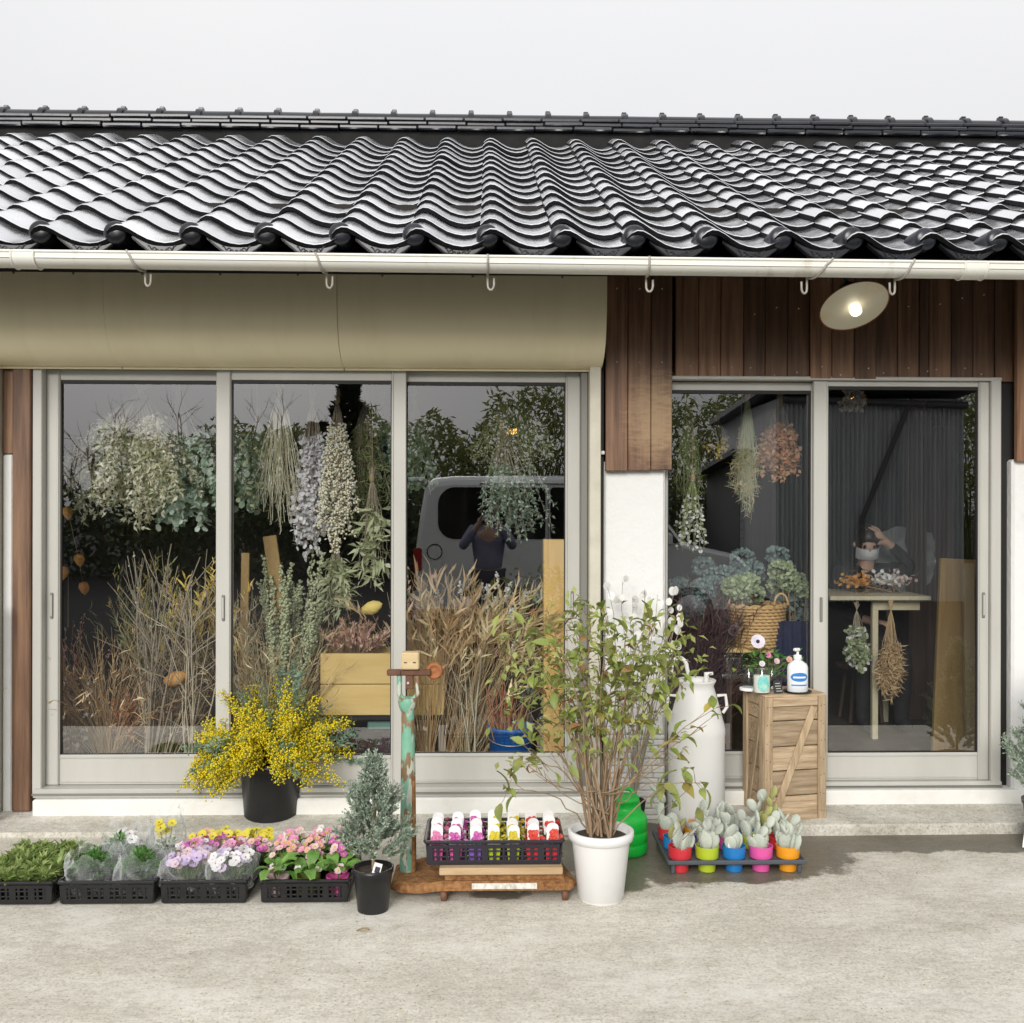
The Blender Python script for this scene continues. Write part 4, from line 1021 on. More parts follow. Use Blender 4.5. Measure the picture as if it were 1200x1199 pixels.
m = MB(); m.box((0, 0, .06), (.035, .002, .13), Matrix.Rotation(.25, 3, 'Y') @ Matrix.Rotation(-.2, 3, 'X'), b=.0008); tag(m.build('price_card', MATS['label_white'], None, loc=(p.x - .01, p.y - .06, .01)), 'white card leaning on the dark pot by the right plaster pillar', 'card')

# ---------------------------------------------------------------- antique platform scale
PTZ = .108
c0 = G(515, 1057, .02); YF = 3.90
S = thing('platform_scale', 'antique platform scale with rusty base and flaking green post', 'scale', (0, 0, 0))
def sx(px, Yv=3.92): return PX(px, Yv)
yb0, yb1 = 3.92, 4.26
out = [(sx(517), yb0), (sx(668), yb0), (sx(678), yb0 + .05), (sx(655, 4.2), yb1), (sx(520, 4.2), yb1 + .0), (sx(492, 4.2), yb1 + .02), (sx(462, 4.1), yb1 - .06), (sx(459, 4.0), yb0 + .07), (sx(470), yb0 + .035), (sx(492), yb0 + .025)]
m = MB(); n = len(out)
cxs = sum(a for a, b_ in out) / n; cys = sum(b_ for a, b_ in out) / n
def ring(f, z): return [(cxs + (a - cxs) * f, cys + (b_ - cys) * f, z - (.018 if a < sx(500) else 0)) for a, b_ in out]
rgs = [ring(.90, .052), ring(1.0, .048), ring(1.0, .062), ring(.985, .072), ring(.90, .082)]
for a_, b_ in zip(rgs, rgs[1:]): m.add(a_ + b_, [(i, (i + 1) % n, n + (i + 1) % n, n + i) for i in range(n)], True)
m.add(rgs[-1], [tuple(range(n))]); m.add(rgs[0], [tuple(range(n))[::-1]])
m.build('base', MATS['rusty_iron'], S)
m = MB(); tp = [(sx(522), yb0 + .03), (sx(662), yb0 + .03), (sx(650, 4.2), yb1 - .03), (sx(530, 4.2), yb1 - .03)]
k = 4; ra = [(a, b_, .078) for a, b_ in tp]; rb2 = [(a, b_, .098) for a, b_ in tp]
cxt = sum(a for a, _ in tp) / 4; cyt = sum(b_ for _, b_ in tp) / 4
rc2 = [(cxt + (a - cxt) * .97, cyt + (b_ - cyt) * .95, .104) for a, b_ in tp]
m.add(ra + rb2, [(i, (i + 1) % 4, 4 + (i + 1) % 4, 4 + i) for i in range(4)]); m.add(rb2 + rc2, [(i, (i + 1) % 4, 4 + (i + 1) % 4, 4 + i) for i in range(4)]); m.add(rc2, [(0, 1, 2, 3)])
m.build('platform', MATS['rusty_iron'], S)
m = MB(); m.box((sx(592), yb0 - .001, .066), (.25, .003, .022), Matrix.Rotation(-.35, 3, 'X'), b=.001); m.build('name_plate', MATS['plate_white'], S)
m = MB(); m.box((sx(588, 3.96), yb0 + .09, .119), (.475, .17, .028), b=.004); o = m.build('deck_board', MATS['raw_wood'], S)
m = MB(); m.box((sx(592, 3.96) + .02, yb0 + .25, .116), (.44, .10, .022), b=.004); m.build('deck_board', MATS['raw_wood'], S)
for (px, yy) in ((521, yb0 + .03), (663, yb0 + .03), (535, yb1 - .03), (655, yb1 - .03)):
    m = MB(); xx = PX(px, yy); m.lathe([(1e-4, -.012), (.018, -.012), (.024, -.010), (.024, .010), (.018, .012), (1e-4, .012)], 18, (xx, yy, .0245), Matrix.Rotation(R(90), 3, 'Y')); wl = m.build('wheel', MATS['rust_dark'], S)
    m = MB(); m.box((xx, yy, .045), (.032, .024, .022), b=.003); m.build('wheel_fork', MATS['rust_dark'], wl)
pbx, pby = P(478, 1008, 4.10).x, 4.11
pz0, pz1 = .062, PZ(832, pby)
m = MB(); m.tube([(pbx, pby, pz0 - .02), (pbx, pby, pz0 + .3), (pbx - .002, pby, pz1)], [.034, .031, .026], 14); 
m.lathe([(.026, 0), (.034, .02), (.040, .045), (.036, .06)], 14, (pbx - .002, pby, pz1 - .01)); m.build('post', MATS['flaking_paint'], S)
m = MB(); m.box((pbx + .0, pby + .03, (pz0 + pz1) / 2), (.030, .012, pz1 - pz0 - .06), b=.003); m.tube([(pbx + .024, pby - .022, pz0 - .01), (pbx + .022, pby - .02, pz0 + .38)], [.010, .007], 8); m.build('rust_strip', MATS['rusty_iron'], S)
m = MB(); fz = pz1 + .04; fr = .036
pts = [(pbx - fr, pby, fz + .10), (pbx - fr, pby, fz + .035)] + [(pbx - fr * math.cos(a), pby, fz + .03 - .03 * math.sin(a)) for a in [math.pi * q / 8 for q in range(9)]] + [(pbx + fr, pby, fz + .035), (pbx + fr, pby, fz + .10)]
m.tube(pts, .0105, 8); m.build('fork', MATS['flaking_paint'], S)
m = MB(); m.box((pbx + .005, pby, fz + .075), (.03, .02, .06), b=.003); m.box((pbx + .002, pby - .002, fz + .112), (.175, .026, .024), b=.004); m.box((pbx - .055, pby - .016, fz + .112), (.05, .01, .018), b=.002); br = m.build('beam', MATS['rust_dark'], S)
m = MB(); m.ball((pbx, pby - .013, fz + .07), .007, 8, 5); m.build('pivot_pin', MATS['nail'], br)
m = MB(); m.lathe([(1e-4, -.008), (.030, -.008), (.034, -.003), (.034, .003), (.030, .008), (.022, .009), (.020, .006), (.008, .006), (1e-4, .009)], 24, (pbx + .103, pby + .012, fz + .115), Matrix.Rotation(R(90), 3, 'X')); m.build('counterweight', MATS['rust_orange'], S)
m = MB(); m.box((0, 0, .035), (.072, .06, .068), b=.005)
bw = m.build('wood_block', MATS['block_wood'], None, loc=(pbx + .008, pby, fz + .125)); tag(bw, 'small pale wood block sitting on top of the green scale post', 'wood block')
m = MB()
for s_ in (-1, 1): m.box((s_ * .018, -.0305, .03), (.012, .002, .004))
m.build('slot', MATS['fl_eye'], bw)

# ---------------------------------------------------------------- basket of labelled pots on the scale
bz = .1335
q0, q1 = P(500, 1012, 3.955), P(658, 1012, 3.955)
lattice_tray('flower_basket', 'dark purple-black lattice basket of labelled flower pots on the rusty scale', ((q0.x + q1.x) / 2, 3.95, bz), q1.x - q0.x + .01, .29, .092, 'basket_plastic', None, 14, cat='basket')
def label_mesh(nm, mt):
    m = MB(); w_, h_ = .046, .076; pts = [(-w_ / 2, 0), (w_ / 2, 0), (w_ / 2, h_ * .72)] + [(w_ / 2 * math.cos(a), h_ * .72 + w_ * .42 * math.sin(a)) for a in [math.pi * q / 8 for q in range(1, 8)]] + [(-w_ / 2, h_ * .72)]
    m.prism(pts, -.0006, .0006)
    return m.mesh(nm, MATS['label_white'])
LBL = label_mesh('name_label', None)
r = random.Random(71)
cols = [('fl_pink', 'pot_pink', 'pink'), ('fl_magenta', 'pot_pink', 'pale magenta'), ('fl_magenta', 'pot_purple', 'purple'), ('fl_yellow', 'pot_lime', 'yellow'), ('fl_yellow', 'pot_lime', 'yellow'), ('fl_red', 'pot_red', 'red'), ('fl_red', 'pot_red', 'red')]
rowtxt = ['in the basket row over the plate', 'in the basket middle row', 'in the basket row nearest the glass']
for j in range(3):
    for i in range(7):
        c = cols[i]
        lx = lerp(q0.x, q1.x, (i + .5) / 7); ly = 3.998 + j * .088
        t = thing('label_pot', '%s flower pot with white label%s %s' % (c[2], {3: ' beside purple', 4: ' beside red', 5: ' beside yellow', 6: ' at the end'}.get(i, ''), rowtxt[j]), 'potted plant', (lx, ly, bz + .012), 0, 'labelled %s pots in the basket' % c[2])
        m = MB(); m.lathe([(.028, 0), (.036, .055), (.037, .062), (.032, .062), (1e-4, .055)], 4, (0, 0, 0), Matrix.Rotation(math.pi / 4, 3, 'Z'), False); m.build('pot', MATS[c[1]], t)
        m = MB()
        for k in range(16): 
            a = r.uniform(0, 6.28); e = r.uniform(.005, .03); m.leaf(Vector((math.cos(a) * e, math.sin(a) * e, .055 + r.random() * .02)), Vector((math.cos(a), math.sin(a), .7)), UP, .025, .010)
        m.build('foliage', MATS['parsley'], t)
        lo_ = inst('name_label', LBL, t, (r.uniform(-.006, .006), -.026, .066 + r.uniform(-.004, .008)), Euler((-.10 + r.uniform(-.08, .05), r.uniform(-.06, .06), r.uniform(-.15, .15))))
        m = MB()     # flowers bunched at the foot of the label, as printed on it
        for k in range(14):
            flower(m, Vector((r.uniform(-.015, .015), -.004 - r.random() * .002,   .026 + r.uniform(-.016, .018))), Vector((r.uniform(-.3, .3), -1, .2)).normalized(), .0105, 6, 0, r, .4)
        m.build('printed_flowers', MATS[c[0]], lo_)
        m = MB()
        for k in range(7):
            flower(m, Vector((.030 + r.uniform(-.012, .012), r.uniform(-.03, .03), .062 + r.random() * .03)), rdir(r, .8), .011, 6, 0, r, .4)
        m.build('flowers', MATS[c[0]], t)

# ---------------------------------------------------------------- white pot with shrub
p = G(704, 1062); YP = p.y + .085
SH = thing('shrub_pot', 'tall leafy shrub with reddish twigs in a plain white pot', 'potted plant', (P(704, 1000, YP).x, YP, 0))
X0, ZR = SH.location.x, .268
m = MB(); m.lathe([(.083, 0), (.086, .012), (.089, .014), (.112, ZR - .045), (.114, ZR - .040), (.124, ZR - .036), (.128, ZR - .02), (.128, ZR - .004), (.122, ZR), (.112, ZR - .002), (.106, ZR - .03), (1e-4, ZR - .034)], 40); m.build('pot', MATS['white_pot'], SH)
m = MB(); m.lathe([(.105, ZR - .03), (.05, ZR - .022), (1e-4, ZR - .018)], 18, wob=.04); m.build('soil', MATS['soil'], SH)
r = random.Random(81)
def leafmesh(nm, mt, L=.052, W=.026):
    m = MB(); n = 5; vs = []
    for i in range(n + 1):
        t_ = i / n; hw = W / 2 * max(.04, math.sin(t_ ** .8 * math.pi)) if i < n else .0005
        for u in (-1, 0, 1): vs.append((u * hw, L * t_, .006 * math.sin(t_ * 3) + abs(u) * .004 - .012 * t_ * t_))
    m.add(vs, [(i * 3 + j, i * 3 + j + 1, i * 3 + 4 + j, i * 3 + 3 + j) for i in range(n) for j in range(2)], True)
    return m.mesh(nm, MATS[mt])
LM = [leafmesh('leaf', 'leaf_lime'), leafmesh('leaf', 'leaf_olive', .056, .026), leafmesh('leaf', 'leaf_lime', .045, .025), leafmesh('leaf', 'leaf_rust', .038, .02), leafmesh('leaf', 'leaf_yellow', .058, .028)]
ends = [(606, 735, -.05), (615, 785, -.05), (640, 712, .05), (650, 760, 0), (668, 722, .05), (690, 705, .0), (712, 722, -.1), (735, 735, .05), (760, 715, .1), (785, 745, .0), (770, 770, .05), (745, 760, -.1), (720, 775, 0), (700, 760, .1), (795, 755, .05),
        (640, 800, -.08), (625, 850, -.1), (665, 830, 0), (690, 845, .05), (735, 815, .1), (760, 835, .05), (590, 928, -.12), (612, 893, -.05), (845, 826, -.05), (828, 850, .0), (826, 918, -.08), (795, 800, .05), (780, 920, -.05), (655, 780, .1), (677, 775, -.05), (752, 790, -.05), (700, 800, -.1), (720, 830, -.12), (648, 735, -.1), (770, 730, -.08)]
mst = MB(); nleaf = 0
def put_leaf(pp, d, sc, kinds):
    global nleaf
    if nleaf >= 298: return
    nleaf += 1
    q = d.to_track_quat('Y', 'Z'); e = q.to_matrix() @ Matrix.Rotation(r.uniform(-.8, .8), 3, 'Y')
    inst('leaf', LM[r.choice(kinds)], SH, pp, e.to_euler(), sc)
for (ex, ey, dy) in ends:
    e = P(ex, ey, YP + dy) - SH.location
    b0 = Vector((r.uniform(-.045, .045), r.uniform(-.045, .045), ZR - .03))
    e1 = Vector((lerp(b0.x, e.x, .25) + r.uniform(-.03, .03), lerp(b0.y, e.y, .4), lerp(b0.z, e.z, .55))); pts = []
    low = ey > 880
    if low: e1 = Vector((lerp(b0.x, e.x, .45), lerp(b0.y, e.y, .4), max(e.z, b0.z) + .03))
    for i in range(11):
        t_ = i / 10; pts.append(b0 * (1 - t_) ** 2 + e1 * 2 * t_ * (1 - t_) + e * t_ ** 2 + (Vector((r.uniform(-1, 1), r.uniform(-1, 1), r.uniform(-1, 1))) * .007 if 0 < i < 10 else Vector()))
    k0 = r.uniform(.0042, .0072) if not low else .0035
    mst.tube(pts, [lerp(k0, .0013, (i / 10) ** .7) for i in range(11)], 6)
    nl = 7
    for q in range(nl):
        pp, dd = along(pts, r.uniform(.62, 1.0) if not low else r.uniform(.75, 1)); sd_ = rdir(r)
        d2 = (dd * .5 + sd_).normalized()
        if q % 2 == 0:
            tw = stem(r, pp, d2, r.uniform(.03, .09), 3, -.02, .15); mst.tube(tw, [.0016, .0013, .0011, .0009], 4); pp = tw[-1]
        d3 = (d2 + rdir(r) * .5 - UP * .15).normalized()
        put_leaf(pp, d3, r.uniform(1.0, 1.55), [0, 0, 1, 1, 2, 2, 3] if ey < 760 else [0, 1, 1, 2, 4] if ex > 690 else [0, 1, 2, 3])
# bare reddish side twigs low on the left
for (ex, ey) in ((612, 890), (640, 872), (628, 905), (660, 880), (800, 878), (770, 890)):
    e = P(ex, ey, YP - .08) - SH.location; b0 = Vector((r.uniform(-.03, .03), -.03, ZR + r.uniform(.05, .2)))
    pts = [b0.lerp(e, i / 6) + Vector((0, 0, -.03 * math.sin(i / 6 * 3))) + rdir(r) * .006 for i in range(7)]; mst.tube(pts, [.0035, .003, .0025, .002, .0017, .0014, .001], 5)
    for k in range(3):
        pp, dd = along(pts, r.uniform(.5, .95)); mst.tube([pp, pp + (dd + rdir(r) * .7).normalized() * .05], [.0016, .0008], 4)
        if k == 0: put_leaf(e, (dd + rdir(r) * .3).normalized(), .6, [3])
for i in range(5):
    a = r.uniform(0, 6.28); b0 = Vector((math.cos(a) * .05, math.sin(a) * .05, ZR - .03)); pts = stem(r, b0, Vector((math.cos(a) * .12, math.sin(a) * .12, 1)), r.uniform(.25, .6), 6, 0, .06); mst.tube(pts, [.006, .0055, .005, .0045, .004, .0035, .003], 6)
while nleaf < 297:
    ex, ey, dy = r.choice(ends); pp = P(ex + r.uniform(-26, 26), ey + r.uniform(-5, 50), YP + dy + r.uniform(-.08, .08)) - SH.location
    c_ = Vector((pp.x * .8, pp.y * .8, pp.z - .07)); mst.tube([c_, (c_ + pp) / 2 + rdir(r) * .01, pp], [.002, .0015, .001], 4)
    put_leaf(pp, (rdir(r) + Vector((pp.x, pp.y, .2)) * .8).normalized(), r.uniform(.95, 1.5), [0, 0, 1, 1, 2, 2, 3])
mst.build('stems', MATS['twig_brown'], SH)
mat('leaf_mix', (.20, .26, .06), .5, (.36, .42, .12), (.46, .46, .16), island=.9, scale=9, trans=.3); mxl = MB()
for k in range(950):
    ex, ey, dy = r.choice(ends[:21] + ends[28:]); pp = P(ex + r.gauss(0, 20), ey + r.uniform(-12, 55), YP + dy + r.uniform(-.1, .1)) - SH.location
    mxl.leaf(pp, (rdir(r) + Vector((pp.x, pp.y, 0))).normalized(), UP + rdir(r) * .6, r.uniform(.028, .05), r.uniform(.014, .024), .18, .15)
mxl.build('small_leaves', MATS['leaf_mix'], SH, kind='stuff')

# ---------------------------------------------------------------- honesty (white disc pods) behind the shrub
lp = Vector((P(742, 955, 4.80).x, 4.80, .025))
t = thing('honesty_plant', 'dried stems with papery white disc pods against the plaster pillar', 'dried flowers', lp)
m = MB(); m.lathe([(.045, 0), (.06, .12), (.055, .12), (.05, .10), (1e-4, .10)], 16); m.build('pot', MATS['black_plastic'], t)
r = random.Random(83); DISC = None
m = MB(); m.lathe([(1e-4, 0.001), (.017, 0)], 12, sx=1, sy=1.2); DISC = m.mesh('pod', MATS['lunaria']); ms = MB()
for (ex, ey) in ((714, 690), (728, 682), (742, 700), (756, 690), (772, 696), (790, 690), (800, 705), (800, 725), (738, 722), (765, 722), (786, 742), (710, 712), (778, 770), (752, 742)):
    e = P(ex, ey, 4.80 + r.uniform(-.08, .06)) - lp; pts = [Vector((0, 0, .1)).lerp(e, i / 7) + Vector((0, 0, .05 * math.sin(i / 7 * 3.1))) + rdir(r) * .008 for i in range(8)]
    ms.tube(pts, [.003, .0028, .0025, .0022, .002, .0018, .0015, .001], 4)
    for k in range(4):
        pp, dd = along(pts, r.uniform(.8, 1)); d2 = (rdir(r) + UP * .2).normalized(); pe = pp + d2 * r.uniform(.015, .04); ms.tube([pp, pe], .0009, 3)
        nrm = Vector((r.uniform(-.7, .7), -1, r.uniform(-.4, .4))).normalized()
        inst('pod', DISC, t, pe, nrm.to_track_quat('Z', 'Y').to_euler(), r.uniform(.75, 1.1))
ms.build('stems', MATS['twig_grey'], t)

# ---------------------------------------------------------------- green jug
p = G(736, 1000); 
t = thing('green_jug', 'bright green ribbed plastic jug behind the white pot', 'jug', (P(733, 990, 4.47).x, 4.50, 0))
m = MB(); m.lathe([(.088, 0), (.098, .008), (.1, .02), (.1, .05), (.097, .054), (.1, .058), (.1, .10), (.097, .104), (.1, .108), (.1, .15), (.095, .165), (.075, .185), (.062, .19), (.06, .225), (.064, .228), (.064, .245), (.05, .25), (1e-4, .25)], 30); m.build('body', MATS['green_plastic'], t)
m = MB(); m.tube([(-.055, .06, .235), (-.02, .10, .255), (.04, .10, .25), (.07, .07, .2), (.075, .06, .15)], .010, 8); m.build('handle', MATS['green_plastic'], t)

# ---------------------------------------------------------------- white churn with cane handle
YC = 4.74; cp = P(816, 955, YC)
t = thing('milk_churn', 'old white painted milk churn on the paving beside the pillar', 'milk churn', (cp.x, YC, .02))
hz = lambda py: PZ(py, YC, 816) - .02
rr_ = .130
m = MB(); m.lathe([(rr_ * .97, 0), (rr_, .01), (rr_, hz(862)), (rr_ * 1.015, hz(858)), (rr_ * 1.015, hz(853)), (rr_ * .98, hz(848)), (rr_ * .80, hz(826)), (rr_ * .64, hz(808)), (rr_ * .60, hz(803)), (rr_ * .66, hz(799)), (rr_ * .69, hz(797)), (rr_ * .66, hz(796)), (rr_ * .56, hz(800)), (rr_ * .52, hz(815)), (1e-4, hz(816))], 40); m.build('body', MATS['white_enamel'], t)
m = MB()
for s_ in (-1, 1):
    pts = [(s_ * rr_ * .93, -.01, hz(835)), (s_ * rr_ * 1.08, -.01, hz(828)), (s_ * rr_ * 1.02, -.01, hz(814)), (s_ * rr_ * .72, -.01, hz(815))]; m.tube(pts, .008, 8)
m.build('side_handle', MATS['white_enamel'], t)
m = MB(); m.tube([(rr_ * .30, -.02, hz(800)), (rr_ * .33, -.02, hz(789))], .012, 10); m.tube([(rr_ * .25, -.02, hz(789)), (rr_ * .55, -.02, hz(788.5))], .008, 8); m.build('lid_lug', MATS['white_enamel'], t)
t2 = thing('cane', 'white crook-handled stick standing in the milk churn', 'cane', (cp.x - .025, YC - .02, .36))
pts = [(.035, 0, 0), (.0, 0, .30), (-.02, 0, hz(786) - .34)]
hx = -.02; hzz = hz(782) - .34
pts += [(hx - .004 - .036 * (1 - math.cos(a)), 0, hzz + .036 * math.sin(a) * 1.3) for a in [math.pi * q / 8 for q in range(9)]] + [(hx - .078, 0, hzz - .025)]
m = MB(); m.tube(pts, .0095, 10); m.build('crook', MATS['white_enamel'], t2)

# ---------------------------------------------------------------- cactus tray
ty0 = 4.265; cx0, cx1 = P(784, 1008, ty0 - .06).x, P(944, 1008, ty0 - .06).x
t = thing('cactus_tray', 'slate grey plastic holder tray with colourful cactus pots', 'tray', ((cx0 + cx1) / 2, ty0 - .06, 0))
W_ = cx1 - cx0; m = MB(); D_ = .40
m.box((0, D_ / 2, .050), (W_, D_, .006), b=.002)
for (cx_, cy_, sx_, sy_) in ((0, .0, W_ + .01, .012), (0, D_, W_ + .01, .012), (-W_ / 2, D_ / 2, .012, D_ - .013), (W_ / 2, D_ / 2, .012, D_ - .013)): m.box((cx_, cy_, .052), (sx_, sy_, .018), b=.004)
mat('slate_plastic', (.075, .085, .10), .45); m.build('plate', MATS['slate_plastic'], t)
m = MB()
for xx in (-W_ / 2 + .02, W_ / 2 - .02):
    for yy in (.02, D_ - .02): m.box((xx, yy, .024), (.016, .016, .046), b=.003)
m.build('foot', MATS['slate_plastic'], t)
def pad_mesh(nm, mt):
    m = MB(); vs = []; n, k = 12, 7
    for i in range(k + 1):
        th = math.pi * i / k
        for j in range(n):
            a = 2 * math.pi * j / n; rr2 = math.sin(th) + 1e-3
            z = .5 - .5 * math.cos(th); wv = .36 * (1 + .25 * (z - .4))
            vs.append((rr2 * math.cos(a) * wv, rr2 * math.sin(a) * .14, z))
    m.add(vs, [(i * n + j, i * n + (j + 1) % n, (i + 1) * n + (j + 1) % n, (i + 1) * n + j) for i in range(k) for j in range(n)], True)
    rl = random.Random(5)
    for q in range(46):
        th = rl.uniform(.3, 2.9); a = rl.choice((rl.uniform(-2.6, -.5), rl.uniform(.5, 2.6), rl.uniform(-.3, .3))); rr2 = math.sin(th)
        pp = Vector((rr2 * math.cos(a) * .37, rr2 * math.sin(a) * .145, .5 - .5 * math.cos(th))); m.leaf(pp, Vector((math.cos(a) * .5, math.sin(a), .2)), UP, .035, .03, kind=3, mi=1)
    return m.mesh(nm, [MATS[mt], MATS['spines']])
PAD = [pad_mesh('cactus_pad', 'cactus'), pad_mesh('cactus_pad', 'cactus_yellow')]
r = random.Random(91)
prow = [['pot_red', 'pot_lime', 'pot_blue', 'pot_pink', 'pot_orange'], ['pot_blue', 'pot_purple', 'pot_pink', 'pot_lime', 'pot_red'], ['pot_red', 'pot_orange', 'pot_purple', 'pot_blue', 'pot_lime']]
POTM = {}
for j in range(3):
    for i in range(5):
        pc = prow[j][i]; yel = (j, i) in ((1, 0), (2, 4))
        ctext = pc[4:]; lx = (cx0 + cx1) / 2 - W_ / 2 + W_ * (i + .5) / 5; ly = ty0 + j * .125
        lbl = ('yellowish' if yel else 'white spined') + ' paddle cactus in ' + ctext + ' pot, ' + ['in the row by the wet concrete', 'in the middle row of the tray', 'in the row by the wooden crate and churn'][j]
        t = thing('potted_cactus', lbl, 'cactus', (lx, ly, 0), r.uniform(-.3, .3), 'paddle cactuses in the holder tray')
        if pc not in POTM:
            m = MB(); n = 20; ri = []
            for (rad, z) in ((.034, .002), (.040, .055), (.0475, .058), (.050, .105), (.046, .105), (.043, .085), (1e-4, .083)):
                ri.append([(rad * (1 + (.05 if (q % 2) and z < .05 else 0)) * math.cos(2 * math.pi * q / n), rad * (1 + (.05 if (q % 2) and z < .05 else 0)) * math.sin(2 * math.pi * q / n), z) for q in range(n)])
            for a_, b_ in zip(ri, ri[1:]): m.add(a_ + b_, [(q, (q + 1) % n, n + (q + 1) % n, n + q) for q in range(n)], True)
            POTM[pc] = m.mesh('pot', MATS[pc])
        inst('pot', POTM[pc], t)
        m = MB(); m.lathe([(.043, .086), (1e-4, .09)], 12); m.build('soil', MATS['soil'], t)
        np_ = r.randint(7, 9); bases = []
        for k in range(np_):
            if k < 5: b0 = Vector((r.uniform(-.026, .026), r.uniform(-.022, .022), .082)); sc = r.uniform(.066, .092); d = Vector((b0.x * 14, b0.y * 14, 1))
            else:
                pb, ps, pd = r.choice(bases); b0 = pb + pd * ps * .88 + Vector((r.uniform(-.012, .012), 0, 0)); sc = r.uniform(.045, .065); d = pd + Vector((r.uniform(-.9, .9), r.uniform(-.4, .4), .2))
            d.normalize(); bases.append((b0, sc, d))
            q = d.to_track_quat('Z', 'Y').to_matrix() @ Matrix.Rotation(r.uniform(-.7, .7) + r.choice((0, math.pi / 2)) * (.4), 3, 'Z')
            inst('cactus_pad', PAD[1 if yel else 0], t, b0, q.to_euler(), sc)
        if j == 0 and i in (2, 3, 4):
            m = MB(); m.box((-.03, -.022, .115), (.013, .0015, .075), Matrix.Rotation(r.uniform(-.15, .15), 3, 'Y'), b=.0006); m.build('plant_marker', MATS['label_white'], t)

# ---------------------------------------------------------------- wooden crate and what stands on it
cz = .0555
fl, frr = P(896, 965, 4.715), P(974.5, 964, 4.725)
ang = math.atan2(frr.y - fl.y, frr.x - fl.x)
CW = (frr - fl).length; CH = PZ(818, 4.72, 930) - cz; CD = .23
CR = thing('wooden_crate', 'weathered upright wooden crate with diagonal brace beside the sliding doors', 'crate', (fl.x, fl.y, cz), ang + .17)
pw = .042
def plank(c, s_, mt='crate_wood', rot=None, nm='plank'):
    m = MB(); m.box(c, s_, rot, b=.003); return m.build(nm, MATS[mt], CR)
r = random.Random(95)
zc_ = .006; hs_ = [.088, .093, .09, .095, .085]; tot = sum(hs_); hs_ = [h * (CH - .012) / tot for h in hs_]
for h in hs_:
    plank((CW / 2, .018 + r.uniform(-.001, .001), zc_ + h / 2), (CW - .012, .010, h - .004))
    plank((.018, CD / 2, zc_ + h / 2), (CD - .03, .010, h - .004), rot=Matrix.Rotation(math.pi / 2, 3, 'Z'))
    plank((CW - .018, CD / 2, zc_ + h / 2), (CD - .03, .010, h - .004), rot=Matrix.Rotation(math.pi / 2, 3, 'Z'))
    plank((CW / 2, CD - .012, zc_ + h / 2), (CW - .04, .010, h - .004))
    zc_ += h
for xx in (pw / 2, CW - pw / 2): plank((xx, .006, CH / 2), (pw, .013, CH), 'crate_wood_v', nm='corner_batten')
for zz_, hh in ((CH - .022, .044), (.02, .04)): plank((CW / 2, .0075, zz_), (CW - 2 * pw - .002, .010, hh), nm='cross_batten')
dx_, dz_ = CW - 2 * pw, CH - .085
plank((CW / 2, .0072, CH / 2), (.036, .0095, math.hypot(dx_, dz_) - .03), 'crate_wood_v', Matrix.Rotation(math.atan2(dx_ - .03, dz_), 3, 'Y'), nm='diagonal_brace')
for yy in (.014 + pw / 2, CD - pw / 2): plank((.006, yy, CH / 2), (.013, pw, CH - .002), 'crate_wood_v', nm='corner_batten')
for zz_, hh in ((CH - .022, .044), (.02, .04)): plank((.0075, CD / 2, zz_), (CD - 2 * pw - .02, .010, hh), rot=Matrix.Rotation(math.pi / 2, 3, 'Z'), nm='cross_batten')
plank((.0072, CD / 2, CH / 2), (.030, .0095, CH - .11), 'crate_wood_v', Matrix.Rotation(math.pi / 2, 3, 'Z') @ Matrix.Rotation(-.26, 3, 'Y'), nm='diagonal_brace')
for k in range(3): plank((CW / 2, CD * (k + .5) / 3, CH + .005), (CW - .002, CD / 3 - .003, .012), nm='plank')
m = MB()
for xx in (pw * .3, pw * .7, CW - pw * .3, CW - pw * .7):
    for k in range(7): m.lathe([(.0028, 0), (1e-4, .002)], 6, (xx + r.uniform(-.003, .003), -.0008, CH * (k + .5) / 7 + r.uniform(-.01, .01)), Matrix.Rotation(R(90), 3, 'X'))
m.build('nails', MATS['rust_dark'], CR, kind='stuff')
# items
CT = cz + CH + .0115
def top(px, Yv): return Vector((PX(px, Yv), Yv, CT))
mat('sanitizer_white', (.80, .82, .84), .25); mat('label_blue', (.03, .22, .58), .4); mat('teal_print', (.10, .52, .55), .4, (.45, .72, .55), scale=40); mat('candle_wax', (.78, .77, .68), .5); mat('slate_card', (.03, .03, .03), .7); mat('chalk', (.55, .55, .52), .8)
mat('petal_pale', (.74, .66, .78), .5, (.82, .80, .84), scale=30, trans=.25)
b0 = top(935, 4.80)
t = thing('plate', 'black round saucer under the white pump bottle on the crate', 'plate', b0); m = MB(); m.lathe([(.045, 0), (.064, .006), (.066, .010), (.062, .010), (.045, .005), (1e-4, .004)], 28); m.build('saucer', MATS['black_plastic'], t)
b1 = Vector((b0.x, b0.y, CT + .006))
t = thing('pump_bottle', 'white pump bottle with blue oval label on the crate', 'bottle', b1)
m = MB(); m.lathe([(.046, 0), (.049, .004), (.049, .112), (.044, .128), (.025, .142), (.017, .146), (.017, .152)], 28, sy=.72); m.build('body', MATS['sanitizer_white'], t)
m = MB(); m.lathe([(.018, .150), (.019, .153), (.019, .170), (.012, .172), (.006, .174), (.006, .192)], 16); m.box((-.008, -.012, .198), (.034, .018, .014), Matrix.Rotation(.5, 3, 'Z'), b=.004); m.build('pump', MATS['label_white'], t)
def curved(m, rx, ry, a0, a1, zf, n=12, mi=0):
    vs = []
    for i in range(n + 1):
        a = lerp(a0, a1, i / n); f = i / n * 2 - 1
        z0_, z1_ = zf(f); vs += [(rx * math.cos(a), ry * math.sin(a), z0_), (rx * math.cos(a), ry * math.sin(a), z1_)]
    m.add(vs, [(2 * i, 2 * i + 2, 2 * i + 3, 2 * i + 1) for i in range(n)], True, mi)
